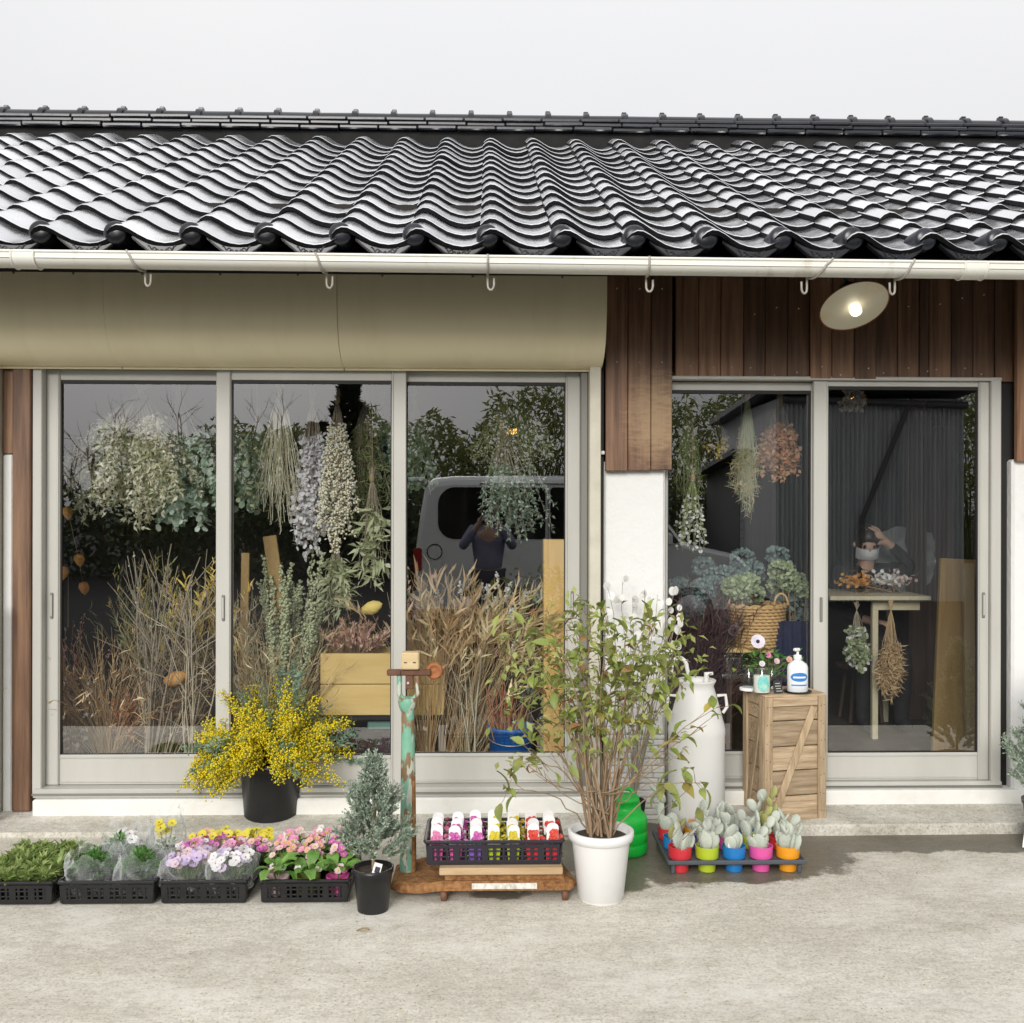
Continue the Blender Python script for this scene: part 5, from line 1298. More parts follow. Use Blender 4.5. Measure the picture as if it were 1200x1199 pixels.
m = MB(); curved(m, .0497, .0362, -2.5, -.65, lambda f: (.07 - .02 * math.sqrt(max(0, 1 - f * f)) * 1.0, .07 + .022 * math.sqrt(max(0, 1 - f * f)))); lb = m.build('label', MATS['label_blue'], t)
m = MB(); curved(m, .0502, .0367, -2.2, -.95, lambda f: (.066, .074)); m.build('label_stripe', MATS['label_white'], lb)
m = MB(); curved(m, .0497, .0362, -2.4, -.75, lambda f: (.030, .036)); m.build('label_stripe', MATS['label_blue'], t)
b0 = top(893, 4.78)
t = thing('candle_jar', 'glass candle jar with teal print on the crate', 'candle jar', b0)
m = MB(); m.lathe([(.001, .003), (.040, .003), (.042, .006), (.042, .118), (.040, .120), (.039, .118)], 24); m.build('jar', jar_glass, t)
m = MB(); m.lathe([(.037, .007), (.037, .085), (1e-4, .086)], 20); m.build('wax', MATS['candle_wax'], t)
m = MB(); curved(m, .0425, .0425, -2.3, -.9, lambda f: (.05 - .035 * math.sqrt(max(0, 1 - f * f)), .05 + .04 * math.sqrt(max(0, 1 - f * f)))); m.build('print', MATS['teal_print'], t)
b0 = top(878, 4.87)
t = thing('glass_jar', 'plain glass jar with white lid base behind the candle', 'jar', b0)
m = MB(); m.lathe([(.044, 0), (.044, .012), (.036, .014)], 20); m.build('base', MATS['label_white'], t); m = MB(); m.lathe([(.034, .014), (.035, .11), (.030, .115)], 20); m.build('jar', jar_glass, t)
b0 = top(912, 4.775)
t = thing('chalk_card', 'tiny dark written card leaning on the jars', 'sign', b0, .25)
m = MB(); m.box((0, 0, .030), (.045, .004, .058), Matrix.Rotation(-.22, 3, 'X'), b=.001); m.build('card', MATS['slate_card'], t)
m = MB()
for k in range(4): m.box((r.uniform(-.004, .004), -.0035 + .0105 * (k - 1.5) * .22, .012 + .0115 * k), (.03 - .006 * (k % 2), .001, .0028), Matrix.Rotation(-.22, 3, 'X'))
m.build('writing', MATS['chalk'], t)
b0 = top(905, 4.86)
t = thing('flower_vase', 'glass vase with one pale anemone and pink blooms on the crate', 'vase', b0)
m = MB(); m.lathe([(.03, .002), (.034, .01), (.034, .08), (.02, .11), (.022, .125)], 20); m.build('vase', jar_glass, t)
r = random.Random(97); ms = MB(); mlf = MB()
for q in range(95):
    a = r.uniform(0, 6.28); sd_ = r.choice((-1, 1)); c_ = Vector((sd_ * .07 + r.uniform(-.06, .06), r.uniform(-.05, .04), .12 + r.uniform(-.03, .06)))
    mlf.leaf(c_, rdir(r, .3), UP + rdir(r) * .5, .036, .02, .2, .2)
    if q % 6 == 0: ms.tube([Vector((0, 0, .08)), c_ * .6 + Vector((0, 0, .05)), c_], .0015, 4)
mlf.build('foliage', MATS['parsley'], t)
fp = P(888, 752, 4.83) - b0
ms.tube([Vector((0, 0, .05)), fp * .6, fp], .002, 5); m = MB()
nrm = Vector((-.1, -1, .35)).normalized(); flower(m, fp, nrm, .036, 8, 0, r, .2); m.build('anemone', MATS['petal_pale'], t)
m = MB(); m.ball(fp + nrm * .006, .009, 10, 6); m.build('anemone_eye', MATS['fl_eye'], t)
for (px, py, c_) in ((925, 773, 'fl_salmon'), (893, 778, 'fl_white'), (900, 768, 'fl_pink'), (910, 775, 'fl_palepink')):
    q = P(px, py, 4.82) - b0; m = MB()
    for k in range(3): flower(m, q, Vector((r.uniform(-.3, .3), -1, .4)).normalized(), .016 - .003 * k, 6, 0, r, .3 + k * .4)
    m.build('bloom', MATS[c_], t); ms.tube([Vector((0, 0, .06)), q * .6, q], .0015, 4)
ms.build('stems', MATS['stem_green'], t)

# ---------------------------------------------------------------- lamp over the doors
lc = P(1001, 359, 4.62)
vd = (Vector((0, 0, CAMH)) - lc).normalized(); rt3 = Vector((0, 0, 1)).cross(vd).normalized(); up3 = vd.cross(rt3)
rtv = rt3 if rt3.x > 0 else -rt3
nl_ = (vd * math.cos(R(51)) + (rtv * .34 - up3 * .94).normalized() * math.sin(R(51))).normalized()
t = thing('porch_lamp', 'enamel dish lamp with glowing bulb fixed to the dark boards', 'lamp', lc)
Q = (-nl_).to_track_quat('Z', 'Y').to_matrix()
mat('lamp_enamel', (.74, .69, .52), .35, (.70, .52, .24), scale=5, lo=.55, hi=.8); mat('lamp_back', (.10, .13, .11), .4); mat('bulb_glow', (1.0, .93, .80), .3, emit=2.6); mat('brass', (.30, .26, .20), .35, metal=.7); mat('rust_rim', (.30, .12, .045), .7)
RL = .155
m = MB(); m.lathe([(RL, 0), (RL * .97, .003), (RL * .80, .020), (RL * .55, .036), (RL * .36, .044), (RL * .34, .05), (RL * .24, .053), (RL * .22, .085), (1e-4, .087)], 40, rot=Q); m.build('shade', MATS['lamp_enamel'], t)
m = MB(); m.lathe([(RL + .001, .001), (RL * .97, .007), (RL * .80, .025), (RL * .55, .041), (RL * .38, .05), (RL * .26, .058), (RL * .25, .12), (1e-4, .122)], 40, rot=Q); m.build('shade_back', MATS['lamp_back'], t)
m = MB(); m.tube([Q @ Vector((RL * math.cos(a), RL * math.sin(a), 0)) for a in [2 * math.pi * q / 40 for q in range(41)]], .0025, 6); m.build('rim', MATS['rust_rim'], t)
m = MB(); m.lathe([(.022, .085), (.022, .04), (.026, .038), (.026, .030), (.020, .028), (.020, .02), (1e-4, .02)], 20, rot=Q); m.build('socket', MATS['brass'], t)
m = MB(); m.lathe([(.013, .03), (.015, .015), (.024, -.008), (.0275, -.025), (.024, -.04), (.013, -.05), (1e-4, -.0525)], 20, rot=Q); m.build('bulb', MATS['bulb_glow'], t)
m = MB(); a0 = Q @ Vector((0, 0, .12)); m.tube([a0, a0 + Vector((0, .06, .10)), a0 + Vector((0, .16, .13)), Vector((a0.x, 4.985 - lc.y, a0.z + .10))], .010, 8); m.build('arm', MATS['lamp_back'], t)
m = MB(); m.lathe([(.035, 0), (.035, .012), (.02, .016)], 16, (a0.x, 4.985 - lc.y, a0.z + .10), Matrix.Rotation(R(90), 3, 'X')); m.build('wall_plate', MATS['lamp_back'], t)

# fallen leaves and bits on the concrete
r = random.Random(99)
def fallen(px, py, L, lab):
    q = G(px, py); me = leafmesh('fallen_leaf', 'deadleaf', L, L * .45); o = inst('fallen_leaf', me, None, (q.x, q.y, .008), Euler((r.uniform(-.2, .2), .1, r.uniform(0, 6)))); tag(o, lab, 'leaf')
fallen(433, 1093, .055, 'single dry brown leaf lying on the concrete below the small conifer')
m = MB()
for k in range(330):
    q = G(r.uniform(-40, 1240), r.uniform(1000, 1230)); m.leaf(Vector((q.x, q.y, .003)), Vector((r.uniform(-1, 1), r.uniform(-1, 1), .1)), UP + rdir(r) * .3, r.uniform(.004, .013), r.uniform(.002, .005), kind=3 if r.random() < .5 else 0)
m.build('ground_litter', MATS['deadleaf'], None, kind='stuff')['label'] = 'tiny dry bits and grit scattered over the concrete'
# ================================================================ interior: dried flowers behind the glass
mat('dry_cream', (0.675, 0.635, 0.464), .8, (0.833, 0.807, 0.622), (0.860, 0.860, 0.754), island=.8, scale=8, trans=.2)
mat('dry_euca', (0.332, 0.451, 0.345), .7, (0.490, 0.609, 0.503), (0.701, 0.807, 0.715), island=.85, scale=8, trans=.2)
mat('dry_euca_dark', (0.147, 0.226, 0.147), .7, (0.239, 0.332, 0.239), (0.371, 0.451, 0.371), island=.85, scale=8, trans=.2)
mat('dry_green', (0.239, 0.305, 0.121), .7, (0.371, 0.424, 0.187), (0.490, 0.530, 0.279), island=.85, scale=8, trans=.2)
mat('dry_sage', (0.451, 0.517, 0.305), .75, (0.596, 0.635, 0.411), (0.701, 0.728, 0.517), island=.85, scale=8, trans=.2)
mat('dry_straw', (0.622, 0.503, 0.279), .8, (0.781, 0.649, 0.398), (0.860, 0.767, 0.517), island=.85, scale=8, trans=.2)
mat('dry_tan', (0.490, 0.332, 0.173), .8, (0.675, 0.490, 0.279), (0.807, 0.622, 0.385), island=.85, scale=8, trans=.2)
mat('dry_russet', (0.464, 0.173, 0.094), .8, (0.622, 0.292, 0.160), (0.701, 0.437, 0.253), island=.85, scale=8, trans=.2)
mat('dry_lilac', (0.754, 0.715, 0.807), .75, (0.860, 0.860, 0.860), (0.860, 0.860, 0.860), island=.85, scale=8, trans=.2)
mat('dry_berry', (0.833, 0.728, 0.517), .75, (0.860, 0.860, 0.675), (0.860, 0.860, 0.860), island=.85, scale=8)
mat('dry_white', (0.860, 0.860, 0.807), .75, (0.860, 0.860, 0.860), (0.860, 0.860, 0.860), island=.85, scale=8, trans=.2)
mat('dry_pink', (0.675, 0.371, 0.358), .8, (0.833, 0.543, 0.490), (0.741, 0.569, 0.464), island=.85, scale=8, trans=.2)
mat('dry_orange', (0.701, 0.305, 0.081), .75, (0.807, 0.451, 0.134), scale=10, trans=.2)
mat('dry_yellow', (0.741, 0.543, 0.107), .75, (0.833, 0.675, 0.200), (0.675, 0.464, 0.147), island=.85, scale=8)
mat('dry_plum', (.05, .022, .03), .85, (.10, .05, .055), (.15, .08, .08), island=.85, scale=8)
mat('hydrangea_blue', (0.094, 0.160, 0.173), .8, (0.187, 0.266, 0.253), (0.332, 0.411, 0.371), island=.9, scale=8, trans=.15)
mat('hydrangea_green', (0.226, 0.305, 0.147), .8, (0.385, 0.464, 0.253), (0.543, 0.596, 0.385), island=.9, scale=8, trans=.15)
mat('twig_pale', (.50, .42, .30), .8, (.62, .54, .42), scale=20)
mat('twine', (.36, .27, .16), .9)
mat('terracotta', (.36, .12, .06), .8, (.44, .18, .10), scale=8)
mat('blue_bucket', (.012, .13, .48), .4)
mat('pine_board', (.74, .51, .18), .55, (.82, .60, .25), scale=2.2, stretch=(1.2, 12, 12), objrand=.1)
mat('pine_board_v', (.64, .40, .13), .6, (.74, .50, .18), scale=2.2, stretch=(12, 12, 1.2), objrand=.1)
mat('wicker', (.56, .35, .15), .65, (.70, .47, .22), scale=30, objrand=.1)
mat('navy_cloth', (.012, .016, .05), .9, (.02, .028, .075), scale=10)
mat('bamboo_old', (.16, .15, .06), .6, (.24, .22, .10), scale=5, stretch=(6, 6, 1))
mat('pulp_board', (.40, .30, .17), .75, (.46, .35, .21), scale=3, stretch=(8, 8, 1))
mat('ochre_board', (.30, .19, .07), .7, (.36, .24, .10), scale=3, stretch=(8, 8, 1))
mat('table_pale', (.56, .50, .34), .6, (.62, .56, .40), scale=3, stretch=(8, 8, 1))

# hanging rails the bundles are tied to
def rail(label, xa, xb, Y, z):
    t = thing('hanging_rail', label, 'rail', ((xa + xb) / 2, Y, z)); m = MB(); m.tube([((xa - xb) / 2, 0, 0), ((xb - xa) / 2, 0, 0)], .012, 8); m.build('pole', MATS['bamboo_old'], t)
    m = MB()
    for s_ in (-.45, -.15, .15, .45): m.tube([(s_ * (xb - xa), 0, .010), (s_ * (xb - xa), 0, 2.62 - z)], .003, 5)
    m.build('hanging_wire', MATS['black_rubber'], t)
RZ = 2.24
rail('dark bamboo pole hung behind the wide window for drying bundles', -2.6, .55, 5.42, RZ)
rail('dark bamboo pole hung inside the narrow doors', .9, 2.55, 5.42, RZ)

def bundle(label, px, py0, py1, Y, halfpx, seed, mt, nst=22, lk=0, lw=(.03, .02), dens=26, start=.35, smat='twig_grey', droop=.05, asym=0, group=None, sr=.0022, name='dried_bundle', tipm=None, cord=None, curl=.1, zspread=.6, cluster=.02):
    tie = P(px, py0, Y); L = tie.z - P(px, py1, Y).z; hw = halfpx * Y / F
    t = thing(name, label, 'dried flowers', tie, 0, group); r = random.Random(seed); ms, ml, mt2 = MB(), MB(), MB()
    for i in range(nst):
        a = r.uniform(0, 6.28); e = r.random() ** .6
        tx = hw * e * math.cos(a) + asym * Y / F * r.random(); ty = hw * e * math.sin(a) * zspread
        end = Vector((tx, ty, -L * r.uniform(.78, 1.0) * (1 - .25 * e * e)))
        k = 8; pts = []
        for q in range(k + 1):
            f = q / k; pts.append(Vector((tx * f ** .8, ty * f ** .8, end.z * f)) + (rdir(r) * .012 * curl * 10 * f if q else Vector()))
        ms.tube(pts, [lerp(sr, sr * .5, q / k) for q in range(k + 1)], 4 if sr > .001 else 3)
        ms.tube([Vector((0, 0, 0)), Vector((-tx * .12 + r.uniform(-.01, .01), -ty * .1, r.uniform(.02, .06)))], sr, 4)
        for q in range(dens):
            pp, dd = along(pts, r.uniform(start, 1.0)); d2 = (rdir(r) + dd * .55).normalized()
            tgt = mt2 if (tipm and r.random() < .3) else ml
            tgt.leaf(pp + rdir(r) * cluster * r.random(), d2, rdir(r), lw[0] * r.uniform(.65, 1.2), lw[1] * r.uniform(.65, 1.2), .15, .15, lk)
    ms.build('stems', MATS[smat], t)
    if ml.v: ml.build('foliage', MATS[mt], t)
    if mt2.v: mt2.build('tips', MATS[tipm], t)
    m = MB(); m.lathe([(.012, -.02), (.015, -.01), (.015, .008), (.012, .018)], 10)
    if cord: m.tube([(0, 0, .015), (0, 0, cord)], .0022, 5)
    else: m.tube([(0, 0, .015), (0, (5.42 - Y) * .6, max(.02, RZ - tie.z)), (0, 5.42 - Y, max(.03, RZ - tie.z) + .002)], .0022, 5); m.build('twine', MATS['twine'], t)
    return t
def bunch(label, px, pyb, pyt, Y, halfpx, seed, mt, nst=22, lk=2, lw=(.05, .006), dens=12, start=.5, smat='twig_brown', droop=.05, lean=0, base=None, sr=.002, name='dried_bunch', z0=None, branch=0, vessel=None, wob=.08, tipm=None, basepx=5, fan=.6, cluster=.015):
    zf = .097 if z0 is None else z0
    b0 = Vector((PX(px, Y), Y, zf)); H = PZ(pyt, Y, px) - zf; hw = halfpx * Y / F
    t = thing(name, label, 'dried flowers', b0); r = random.Random(seed); ms, ml, m2 = MB(), MB(), MB(); bw_ = basepx * Y / F
    for i in range(nst):
        a = r.uniform(0, 6.28); e = r.random() ** .7
        d = Vector((hw * e * math.cos(a) / H + lean, hw * e * math.sin(a) / H * fan, 1))
        L = H * r.uniform(.72, 1.04) * math.sqrt(1 + d.x * d.x)
        pts = stem(r, (bw_ * math.cos(a) * e, bw_ * math.sin(a) * e * .6, .004), d, L, 9, droop * (.3 + e), wob)
        ms.tube(pts, [lerp(sr, sr * .45, q / 9) for q in range(10)], 4 if sr > .0015 else 3)
        for b_ in range(branch):
            pp, dd = along(pts, r.uniform(.3, .9)); bp = stem(r, pp, dd + rdir(r) * .8, L * r.uniform(.12, .35), 4, droop * .5, wob * 1.3); ms.tube(bp, [sr * .6, sr * .55, sr * .45, sr * .35, sr * .25], 3)
            for q in range(dens // 3):
                p3, d3 = along(bp, r.uniform(.3, 1)); ml.leaf(p3, (d3 + rdir(r) * .8).normalized(), rdir(r), lw[0] * r.uniform(.6, 1.2), lw[1] * r.uniform(.6, 1.2), .15, .15, lk)
        for q in range(dens):
            pp, dd = along(pts, r.uniform(start, 1.0) ** .8); (m2 if tipm and r.random() < .35 else ml).leaf(pp + rdir(r) * cluster * r.random(), (dd + rdir(r) * .75).normalized(), rdir(r), lw[0] * r.uniform(.6, 1.25), lw[1] * r.uniform(.6, 1.25), .15, .15, lk)
    ms.build('stems', MATS[smat], t)
    if ml.v: ml.build('foliage', MATS[mt], t)
    if m2.v: m2.build('tips', MATS[tipm], t)
    if vessel:
        kind, vr, vh, vm = vessel; m = MB()
        m.lathe([(vr * .72, 0.001), (vr, vh - .03), (vr * 1.07, vh - .028), (vr * 1.07, vh), (vr * .98, vh), (vr * .95, vh - .02), (1e-4, vh - .05)], 24); m.build(kind, MATS[vm], t)
    return t

# ---- first pane
bundle('pale cream dried branches hanging in the pane next to the dark post', 165, 458, 622, 5.36, 92, 101, 'dry_cream', 70, 0, (.036, .015), 80, .28, asym=-34, tipm='dry_sage', cluster=.028)
bundle('blue-green eucalyptus bundle hanging lowest beside the cream branches', 208, 462, 632, 5.46, 48, 102, 'dry_euca', 40, 1, (.040, .036), 58, .38, asym=12)
bundle('dark eucalyptus bundle hung behind the first door stile', 262, 470, 605, 5.62, 42, 103, 'dry_euca_dark', 26, 1, (.036, .032), 46, .3)
bunch('tall bare branching twigs fanning up in the first pane', 172, 885, 640, 5.30, 85, 110, 'dry_white', 12, 1, (.014, .012), 1, .8, 'twig_grey', .0, .12, sr=.006, branch=6, wob=.09, name='twig_bunch')
bunch('pale crooked twigs leaning to the door stile', 222, 885, 690, 5.28, 42, 111, 'dry_straw', 10, 2, (.03, .004), 0, .8, 'twig_pale', .0, .1, sr=.0055, branch=4, wob=.12, name='twig_bunch')
bunch('arching straw coloured grass mop in the first pane', 128, 885, 735, 5.36, 62, 112, 'dry_tan', 150, 2, (.07, .006), 4, .4, 'dry_tan', .17, 0, sr=.0022, wob=.09)
bunch('olive brown wispy dried grass behind the twigs', 205, 885, 700, 5.48, 80, 113, 'dry_green', 45, 2, (.06, .005), 8, .4, 'dry_tan', .05, 0, sr=.0016)
bunch('russet dried flower heads low in the first pane', 150, 880, 812, 5.34, 34, 114, 'dry_russet', 34, 0, (.022, .012), 20, .6, 'twig_brown', .04)
bunch('golden dried thistle heads by the first door stile', 240, 885, 668, 5.62, 26, 115, 'dry_yellow', 22, 2, (.06, .009), 26, .78, 'twig_brown', .01)
bunch('muted green and gold dried bush at mid height', 178, 885, 655, 5.78, 55, 116, 'dry_green', 40, 2, (.05, .008), 26, .55, 'twig_brown', .02, tipm='dry_yellow')
bunch('dim reddish dried stems by the dark post', 82, 885, 700, 5.40, 18, 117, 'dry_pink', 20, 0, (.02, .01), 12, .5, 'dry_russet', .02)
bunch('white seed pods on dark stems in the corner of the first pane', 88, 885, 800, 5.26, 16, 118, 'dry_white', 9, 1, (.026, .022), 7, .3, 'twig_brown', .03)
bunch('leaning twigs standing in a terracotta pot', 190, 885, 800, 5.34, 45, 119, 'dry_straw', 16, 2, (.05, .004), 2, .5, 'twig_pale', .0, .08, sr=.0045, branch=2, vessel=('pot', .10, .13, 'terracotta'))
def simple(name, label, cat, loc, build, rotz=0):
    t = thing(name, label, cat, loc, rotz); build(t); return t
def f_(t):
    m = MB(); w_, d_, h_ = .30, .22, .15
    for (cx_, cy_, sx_, sy_) in ((0, -d_ / 2, w_, .012), (0, d_ / 2, w_, .012), (-w_ / 2, 0, .012, d_ - .013), (w_ / 2, 0, .012, d_ - .013)): m.box((cx_, cy_, h_ / 2), (sx_, sy_, h_), b=.003)
    m.box((0, 0, .006), (w_ - .014, d_ - .014, .01)); m.build('bin', MATS['black_plastic'], t)
    m = MB()
    for (cx_, cy_, sx_, sy_) in ((0, -d_ / 2, w_ + .02, .022), (0, d_ / 2, w_ + .02, .022)): m.box((cx_, cy_, h_), (sx_, sy_, .012), b=.003)
    m.build('rim', MATS['black_plastic'], t)
simple('storage_bin', 'low black bin on the floor of the first pane', 'bin', (PX(138, 5.45), 5.52, .097), f_)
def podf(L, W, mt):
    def g(t):
        m = MB(); Q_ = Matrix.Rotation(R(70), 3, 'Y') @ Matrix.Rotation(.2, 3, 'X')
        m.lathe([(1e-4, -L / 2), (W * .3, -L * .42), (W * .5, -L * .1), (W * .48, L * .15), (W * .25, L * .4), (1e-4, L / 2)], 14, (0, 0, 0), Q_, wob=.06); m.build('pod', MATS[mt], t)
        m = MB(); m.tube([Q_ @ Vector((0, 0, -L / 2)), Q_ @ Vector((0, 0, -L * .9)) + Vector((.02, .03, -.1)), Vector((-.05, .10, -.45))], .003, 5); m.build('stalk', MATS['twig_brown'], t)
    return g
simple('dried_pod', 'large orange-brown dried pod among the twigs of the first pane', 'dried pod', P(206, 795, 5.27), podf(.14, .075, 'dry_orange'))
simple('dried_pod', 'yellow husk-like pod above the pine box', 'dried pod', P(436, 712, 5.33), podf(.12, .07, 'dry_yellow'))
def physalis(label, pts_px, Y, seed, mt='dry_orange'):
    p0 = P(*pts_px[0], Y); t = thing('lantern_stem', label, 'dried flowers', p0); r = random.Random(seed); ms = MB()
    q = [P(a, b_, Y) - p0 for a, b_ in pts_px]; ms.tube([Vector((0, 0, .25))] + q + [q[-1] - Vector((0, 0, .3))], .002, 4); ms.build('stem', MATS['twig_brown'], t)
    for v in q:
        m = MB(); m.lathe([(1e-4, -.045), (.02, -.025), (.03, 0), (.024, .022), (1e-4, .032)], 6, v + Vector((r.uniform(-.02, .02), -.02, 0)), Matrix.Rotation(r.uniform(-.4, .4), 3, 'X')); m.build('lantern', MATS[mt], t)
physalis('orange lantern fruits on a stem beside the dark post pane edge', [(80, 600), (92, 655), (98, 688), (80, 670)], 5.55, 5)
# ---- second pane
bundle('long pale straw stems hanging in the middle pane', 328, 458, 628, 5.34, 30, 120, 'dry_straw', 75, 2, (.03, .003), 3, .5, 'dry_cream', sr=.0024, curl=.12)
bundle('round leaved green eucalyptus hung left of the straw stems', 302, 490, 604, 5.48, 34, 121, 'dry_euca_dark', 26, 1, (.04, .036), 36, .25, tipm='dry_sage')
bundle('silvery lilac seed bundle hanging beside the cream berries', 366, 470, 660, 5.38, 28, 122, 'dry_lilac', 40, 1, (.028, .026), 50, .28, asym=-6)
bundle('cream berry bundle hanging in the middle pane', 395, 468, 656, 5.34, 28, 123, 'dry_berry', 40, 3, (.020, .016), 66, .22)
bundle('feathery dark green bundle hung behind the cream berries', 428, 470, 640, 5.50, 34, 124, 'dry_green', 40, 2, (.045, .005), 50, .25)
bundle('big leaved grey-green eucalyptus behind the second door stile', 448, 470, 590, 5.62, 36, 125, 'dry_euca_dark', 26, 1, (.04, .034), 42, .25, tipm='dry_euca')
bundle('long drooping sage leaves hanging lowest by the second stile', 436, 560, 700, 5.36, 22, 126, 'dry_sage', 16, 0, (.09, .022), 13, .3)
bundle('folded sage and tan leaves hanging over the pine box', 394, 640, 728, 5.38, 22, 127, 'dry_sage', 22, 0, (.08, .018), 13, .2)
bunch('thick spires of pale sage seed heads standing in the middle pane', 335, 885, 650, 5.36, 34, 130, 'dry_sage', 44, 3, (.022, .018), 110, .50, 'dry_sage', .01, vessel=('vase', .08, .25, 'terracotta'), cluster=.02)
bunch('tangled tan grasses in the middle pane', 322, 885, 720, 5.30, 65, 131, 'dry_straw', 110, 2, (.07, .005), 7, .4, 'dry_straw', .06, sr=.0018, wob=.14)
bunch('curly pale grass by the yellow flower pot inside the glass', 292, 885, 690, 5.42, 36, 132, 'dry_cream', 50, 2, (.05, .005), 8, .4, 'dry_tan', .03, sr=.0018, wob=.1)
bunch('dusty pink dried blooms standing in the pine box', 420, 770, 728, 5.42, 44, 133, 'dry_pink', 60, 0, (.03, .014), 16, .5, 'twig_brown', .05, z0=PZ(790, 5.42), tipm='dry_tan')
bunch('wispy tan dried stems beside the pine box', 378, 885, 700, 5.50, 26, 134, 'dry_tan', 60, 2, (.05, .004), 8, .5, 'dry_tan', .03, sr=.0016)
def flatwood(label, px0, py0, px1, py1, Y, w_, mt='pine_board_v', th=.02, name='wood_stake', extra=0):
    a, b_ = P(px0, py0, Y), P(px1, py1, Y); d = b_ - a; ang_ = math.atan2(d.x, d.z); t = thing(name, label, 'wood', a)
    m = MB(); m.box((d / 2), (w_, th, d.length), Matrix.Rotation(ang_, 3, 'Y'), b=.003); m.build('board', MATS[mt], t); return t
flatwood('short brown wood slat poking up from the sage spires', 335, 760, 316, 628, 5.34, .07, 'ochre_board')
flatwood('narrow wood slat standing behind the grasses', 284, 884, 288, 648, 5.60, .045, 'ochre_board')
# pine box on dark stand
bx0, bx1 = PX(376, 5.28), PX(521, 5.28); bzt, bzb = PZ(765, 5.28), PZ(838, 5.28)
t = thing('pine_box', 'yellow pine plank box with dried flowers behind the second stile', 'box', ((bx0 + bx1) / 2, 5.28, bzb))
hb = (bzt - bzb)
for k in range(2):
    for (yy, nm) in ((0, 'plank'), (.26, 'plank')):
        m = MB(); m.box((0, yy, hb * (k + .5) / 2), (bx1 - bx0, .016, hb / 2 - .004), b=.003); m.build(nm, MATS['pine_board'], t)
    for s_ in (-1, 1):
        m = MB(); m.box((s_ * ((bx1 - bx0) / 2 - .009), .13, hb * (k + .5) / 2), (.24, .016, hb / 2 - .004), Matrix.Rotation(math.pi / 2, 3, 'Z'), b=.003); m.build('plank', MATS['pine_board'], t)
m = MB(); m.box((0, .13, .008), (bx1 - bx0 - .02, .24, .012)); m.build('bottom_board', MATS['pine_board'], t)
t = thing('stand', 'black metal stand under the pine box', 'stand', ((bx0 + bx1) / 2, 5.41, .097)); m = MB(); hz_ = bzb - .097
m.box((0, 0, hz_ - .012), (bx1 - bx0 - .02, .28, .020)); 
for sx_ in (-1, 1):
    for sy_ in (-1, 1): m.box((sx_ * ((bx1 - bx0) / 2 - .04), sy_ * .12, (hz_ - .022) / 2), (.022, .022, hz_ - .022))
m.build('frame', MATS['black_plastic'], t)
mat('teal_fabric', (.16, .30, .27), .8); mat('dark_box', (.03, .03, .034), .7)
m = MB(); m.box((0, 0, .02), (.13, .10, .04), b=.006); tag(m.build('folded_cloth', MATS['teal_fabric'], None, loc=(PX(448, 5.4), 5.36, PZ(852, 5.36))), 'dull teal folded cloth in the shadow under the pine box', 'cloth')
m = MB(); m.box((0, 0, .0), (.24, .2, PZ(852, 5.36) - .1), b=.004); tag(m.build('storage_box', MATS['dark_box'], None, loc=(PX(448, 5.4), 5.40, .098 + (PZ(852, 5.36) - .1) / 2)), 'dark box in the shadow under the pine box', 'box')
# ---- third pane
bunch('arching tan wheat-like grass spilling right in the third pane', 518, 885, 672, 5.34, 62, 140, 'dry_tan', 80, 2, (.11, .012), 9, .62, 'dry_tan', .10, .10, sr=.0022, wob=.05)
bunch('brown upright broom stems by the scale post inside the glass', 500, 885, 690, 5.27, 22, 141, 'dry_tan', 80, 2, (.05, .004), 6, .5, 'dry_tan', .01, sr=.002)
bunch('long pale grass blades drooping over the blue bucket', 545, 885, 690, 5.30, 66, 142, 'dry_straw', 46, 2, (.11, .013), 9, .7, 'dry_straw', .13, .16, sr=.002)
bunch('small white dried flowers over the third pane grasses', 560, 885, 684, 5.40, 46, 143, 'dry_white', 34, 1, (.016, .014), 24, .9, 'dry_tan', .03, .05)
bunch('pale forked twigs in front of the bamboo stalks', 556, 885, 735, 5.24, 26, 144, 'dry_straw', 5, 2, (.04, .003), 0, .5, 'dry_cream', 0, .0, sr=.004, branch=3, wob=.06, name='twig_bunch')
bunch('pink and sage dried sprigs by the second stile', 484, 885, 668, 5.38, 12, 145, 'dry_pink', 14, 0, (.03, .018), 18, .75, 'dry_green', .01, tipm='dry_sage')
for k, (px, tp) in enumerate(((536, 770), (548, 762), (560, 775), (568, 790))):
    b0 = Vector((PX(px, 5.5), 5.5 + .03 * k, .097)); t = thing('bamboo_stalk', 'thick olive bamboo stalk standing left of the blue bucket', 'bamboo', b0, 0, 'bamboo stalks in the third pane'); H = PZ(tp, 5.5) - .097
    m = MB(); m.tube([(0, 0, .001), (.003, 0, H * .5), (0, 0, H)], .022, 12)
    for q in range(1, 5): m.lathe([(.022, -.006), (.0245, 0), (.022, .006)], 12, (0, 0, H * q / 5))
    m.build('culm', MATS['bamboo_old'], t)
t = thing('blue_bucket', 'bright blue plastic bucket behind the glass by the timber post', 'bucket', (PX(600, 5.21), 5.235, .097)); bh = PZ(851, 5.21) - .097
m = MB(); m.lathe([(.095, 0), (.118, bh - .02), (.124, bh - .018), (.125, bh), (.118, bh), (.112, bh - .02), (.09, .01), (1e-4, .01)], 32); m.build('bucket', MATS['blue_bucket'], t)
m = MB(); m.tube([(.122 * math.cos(a), -.122 * abs(math.sin(a)) - .004, bh - .05 - .03 * abs(math.sin(a * 1))) for a in [math.pi * q / 14 for q in range(15)]], .003, 5); m.build('handle', MATS['nail'], t)
bunch('rust red bark sticks standing in the blue bucket', 590, 885, 806, 5.235, 12, 146, 'dry_russet', 46, 2, (.04, .006), 3, .5, 'dry_russet', 0, sr=.005, z0=.11, basepx=9)
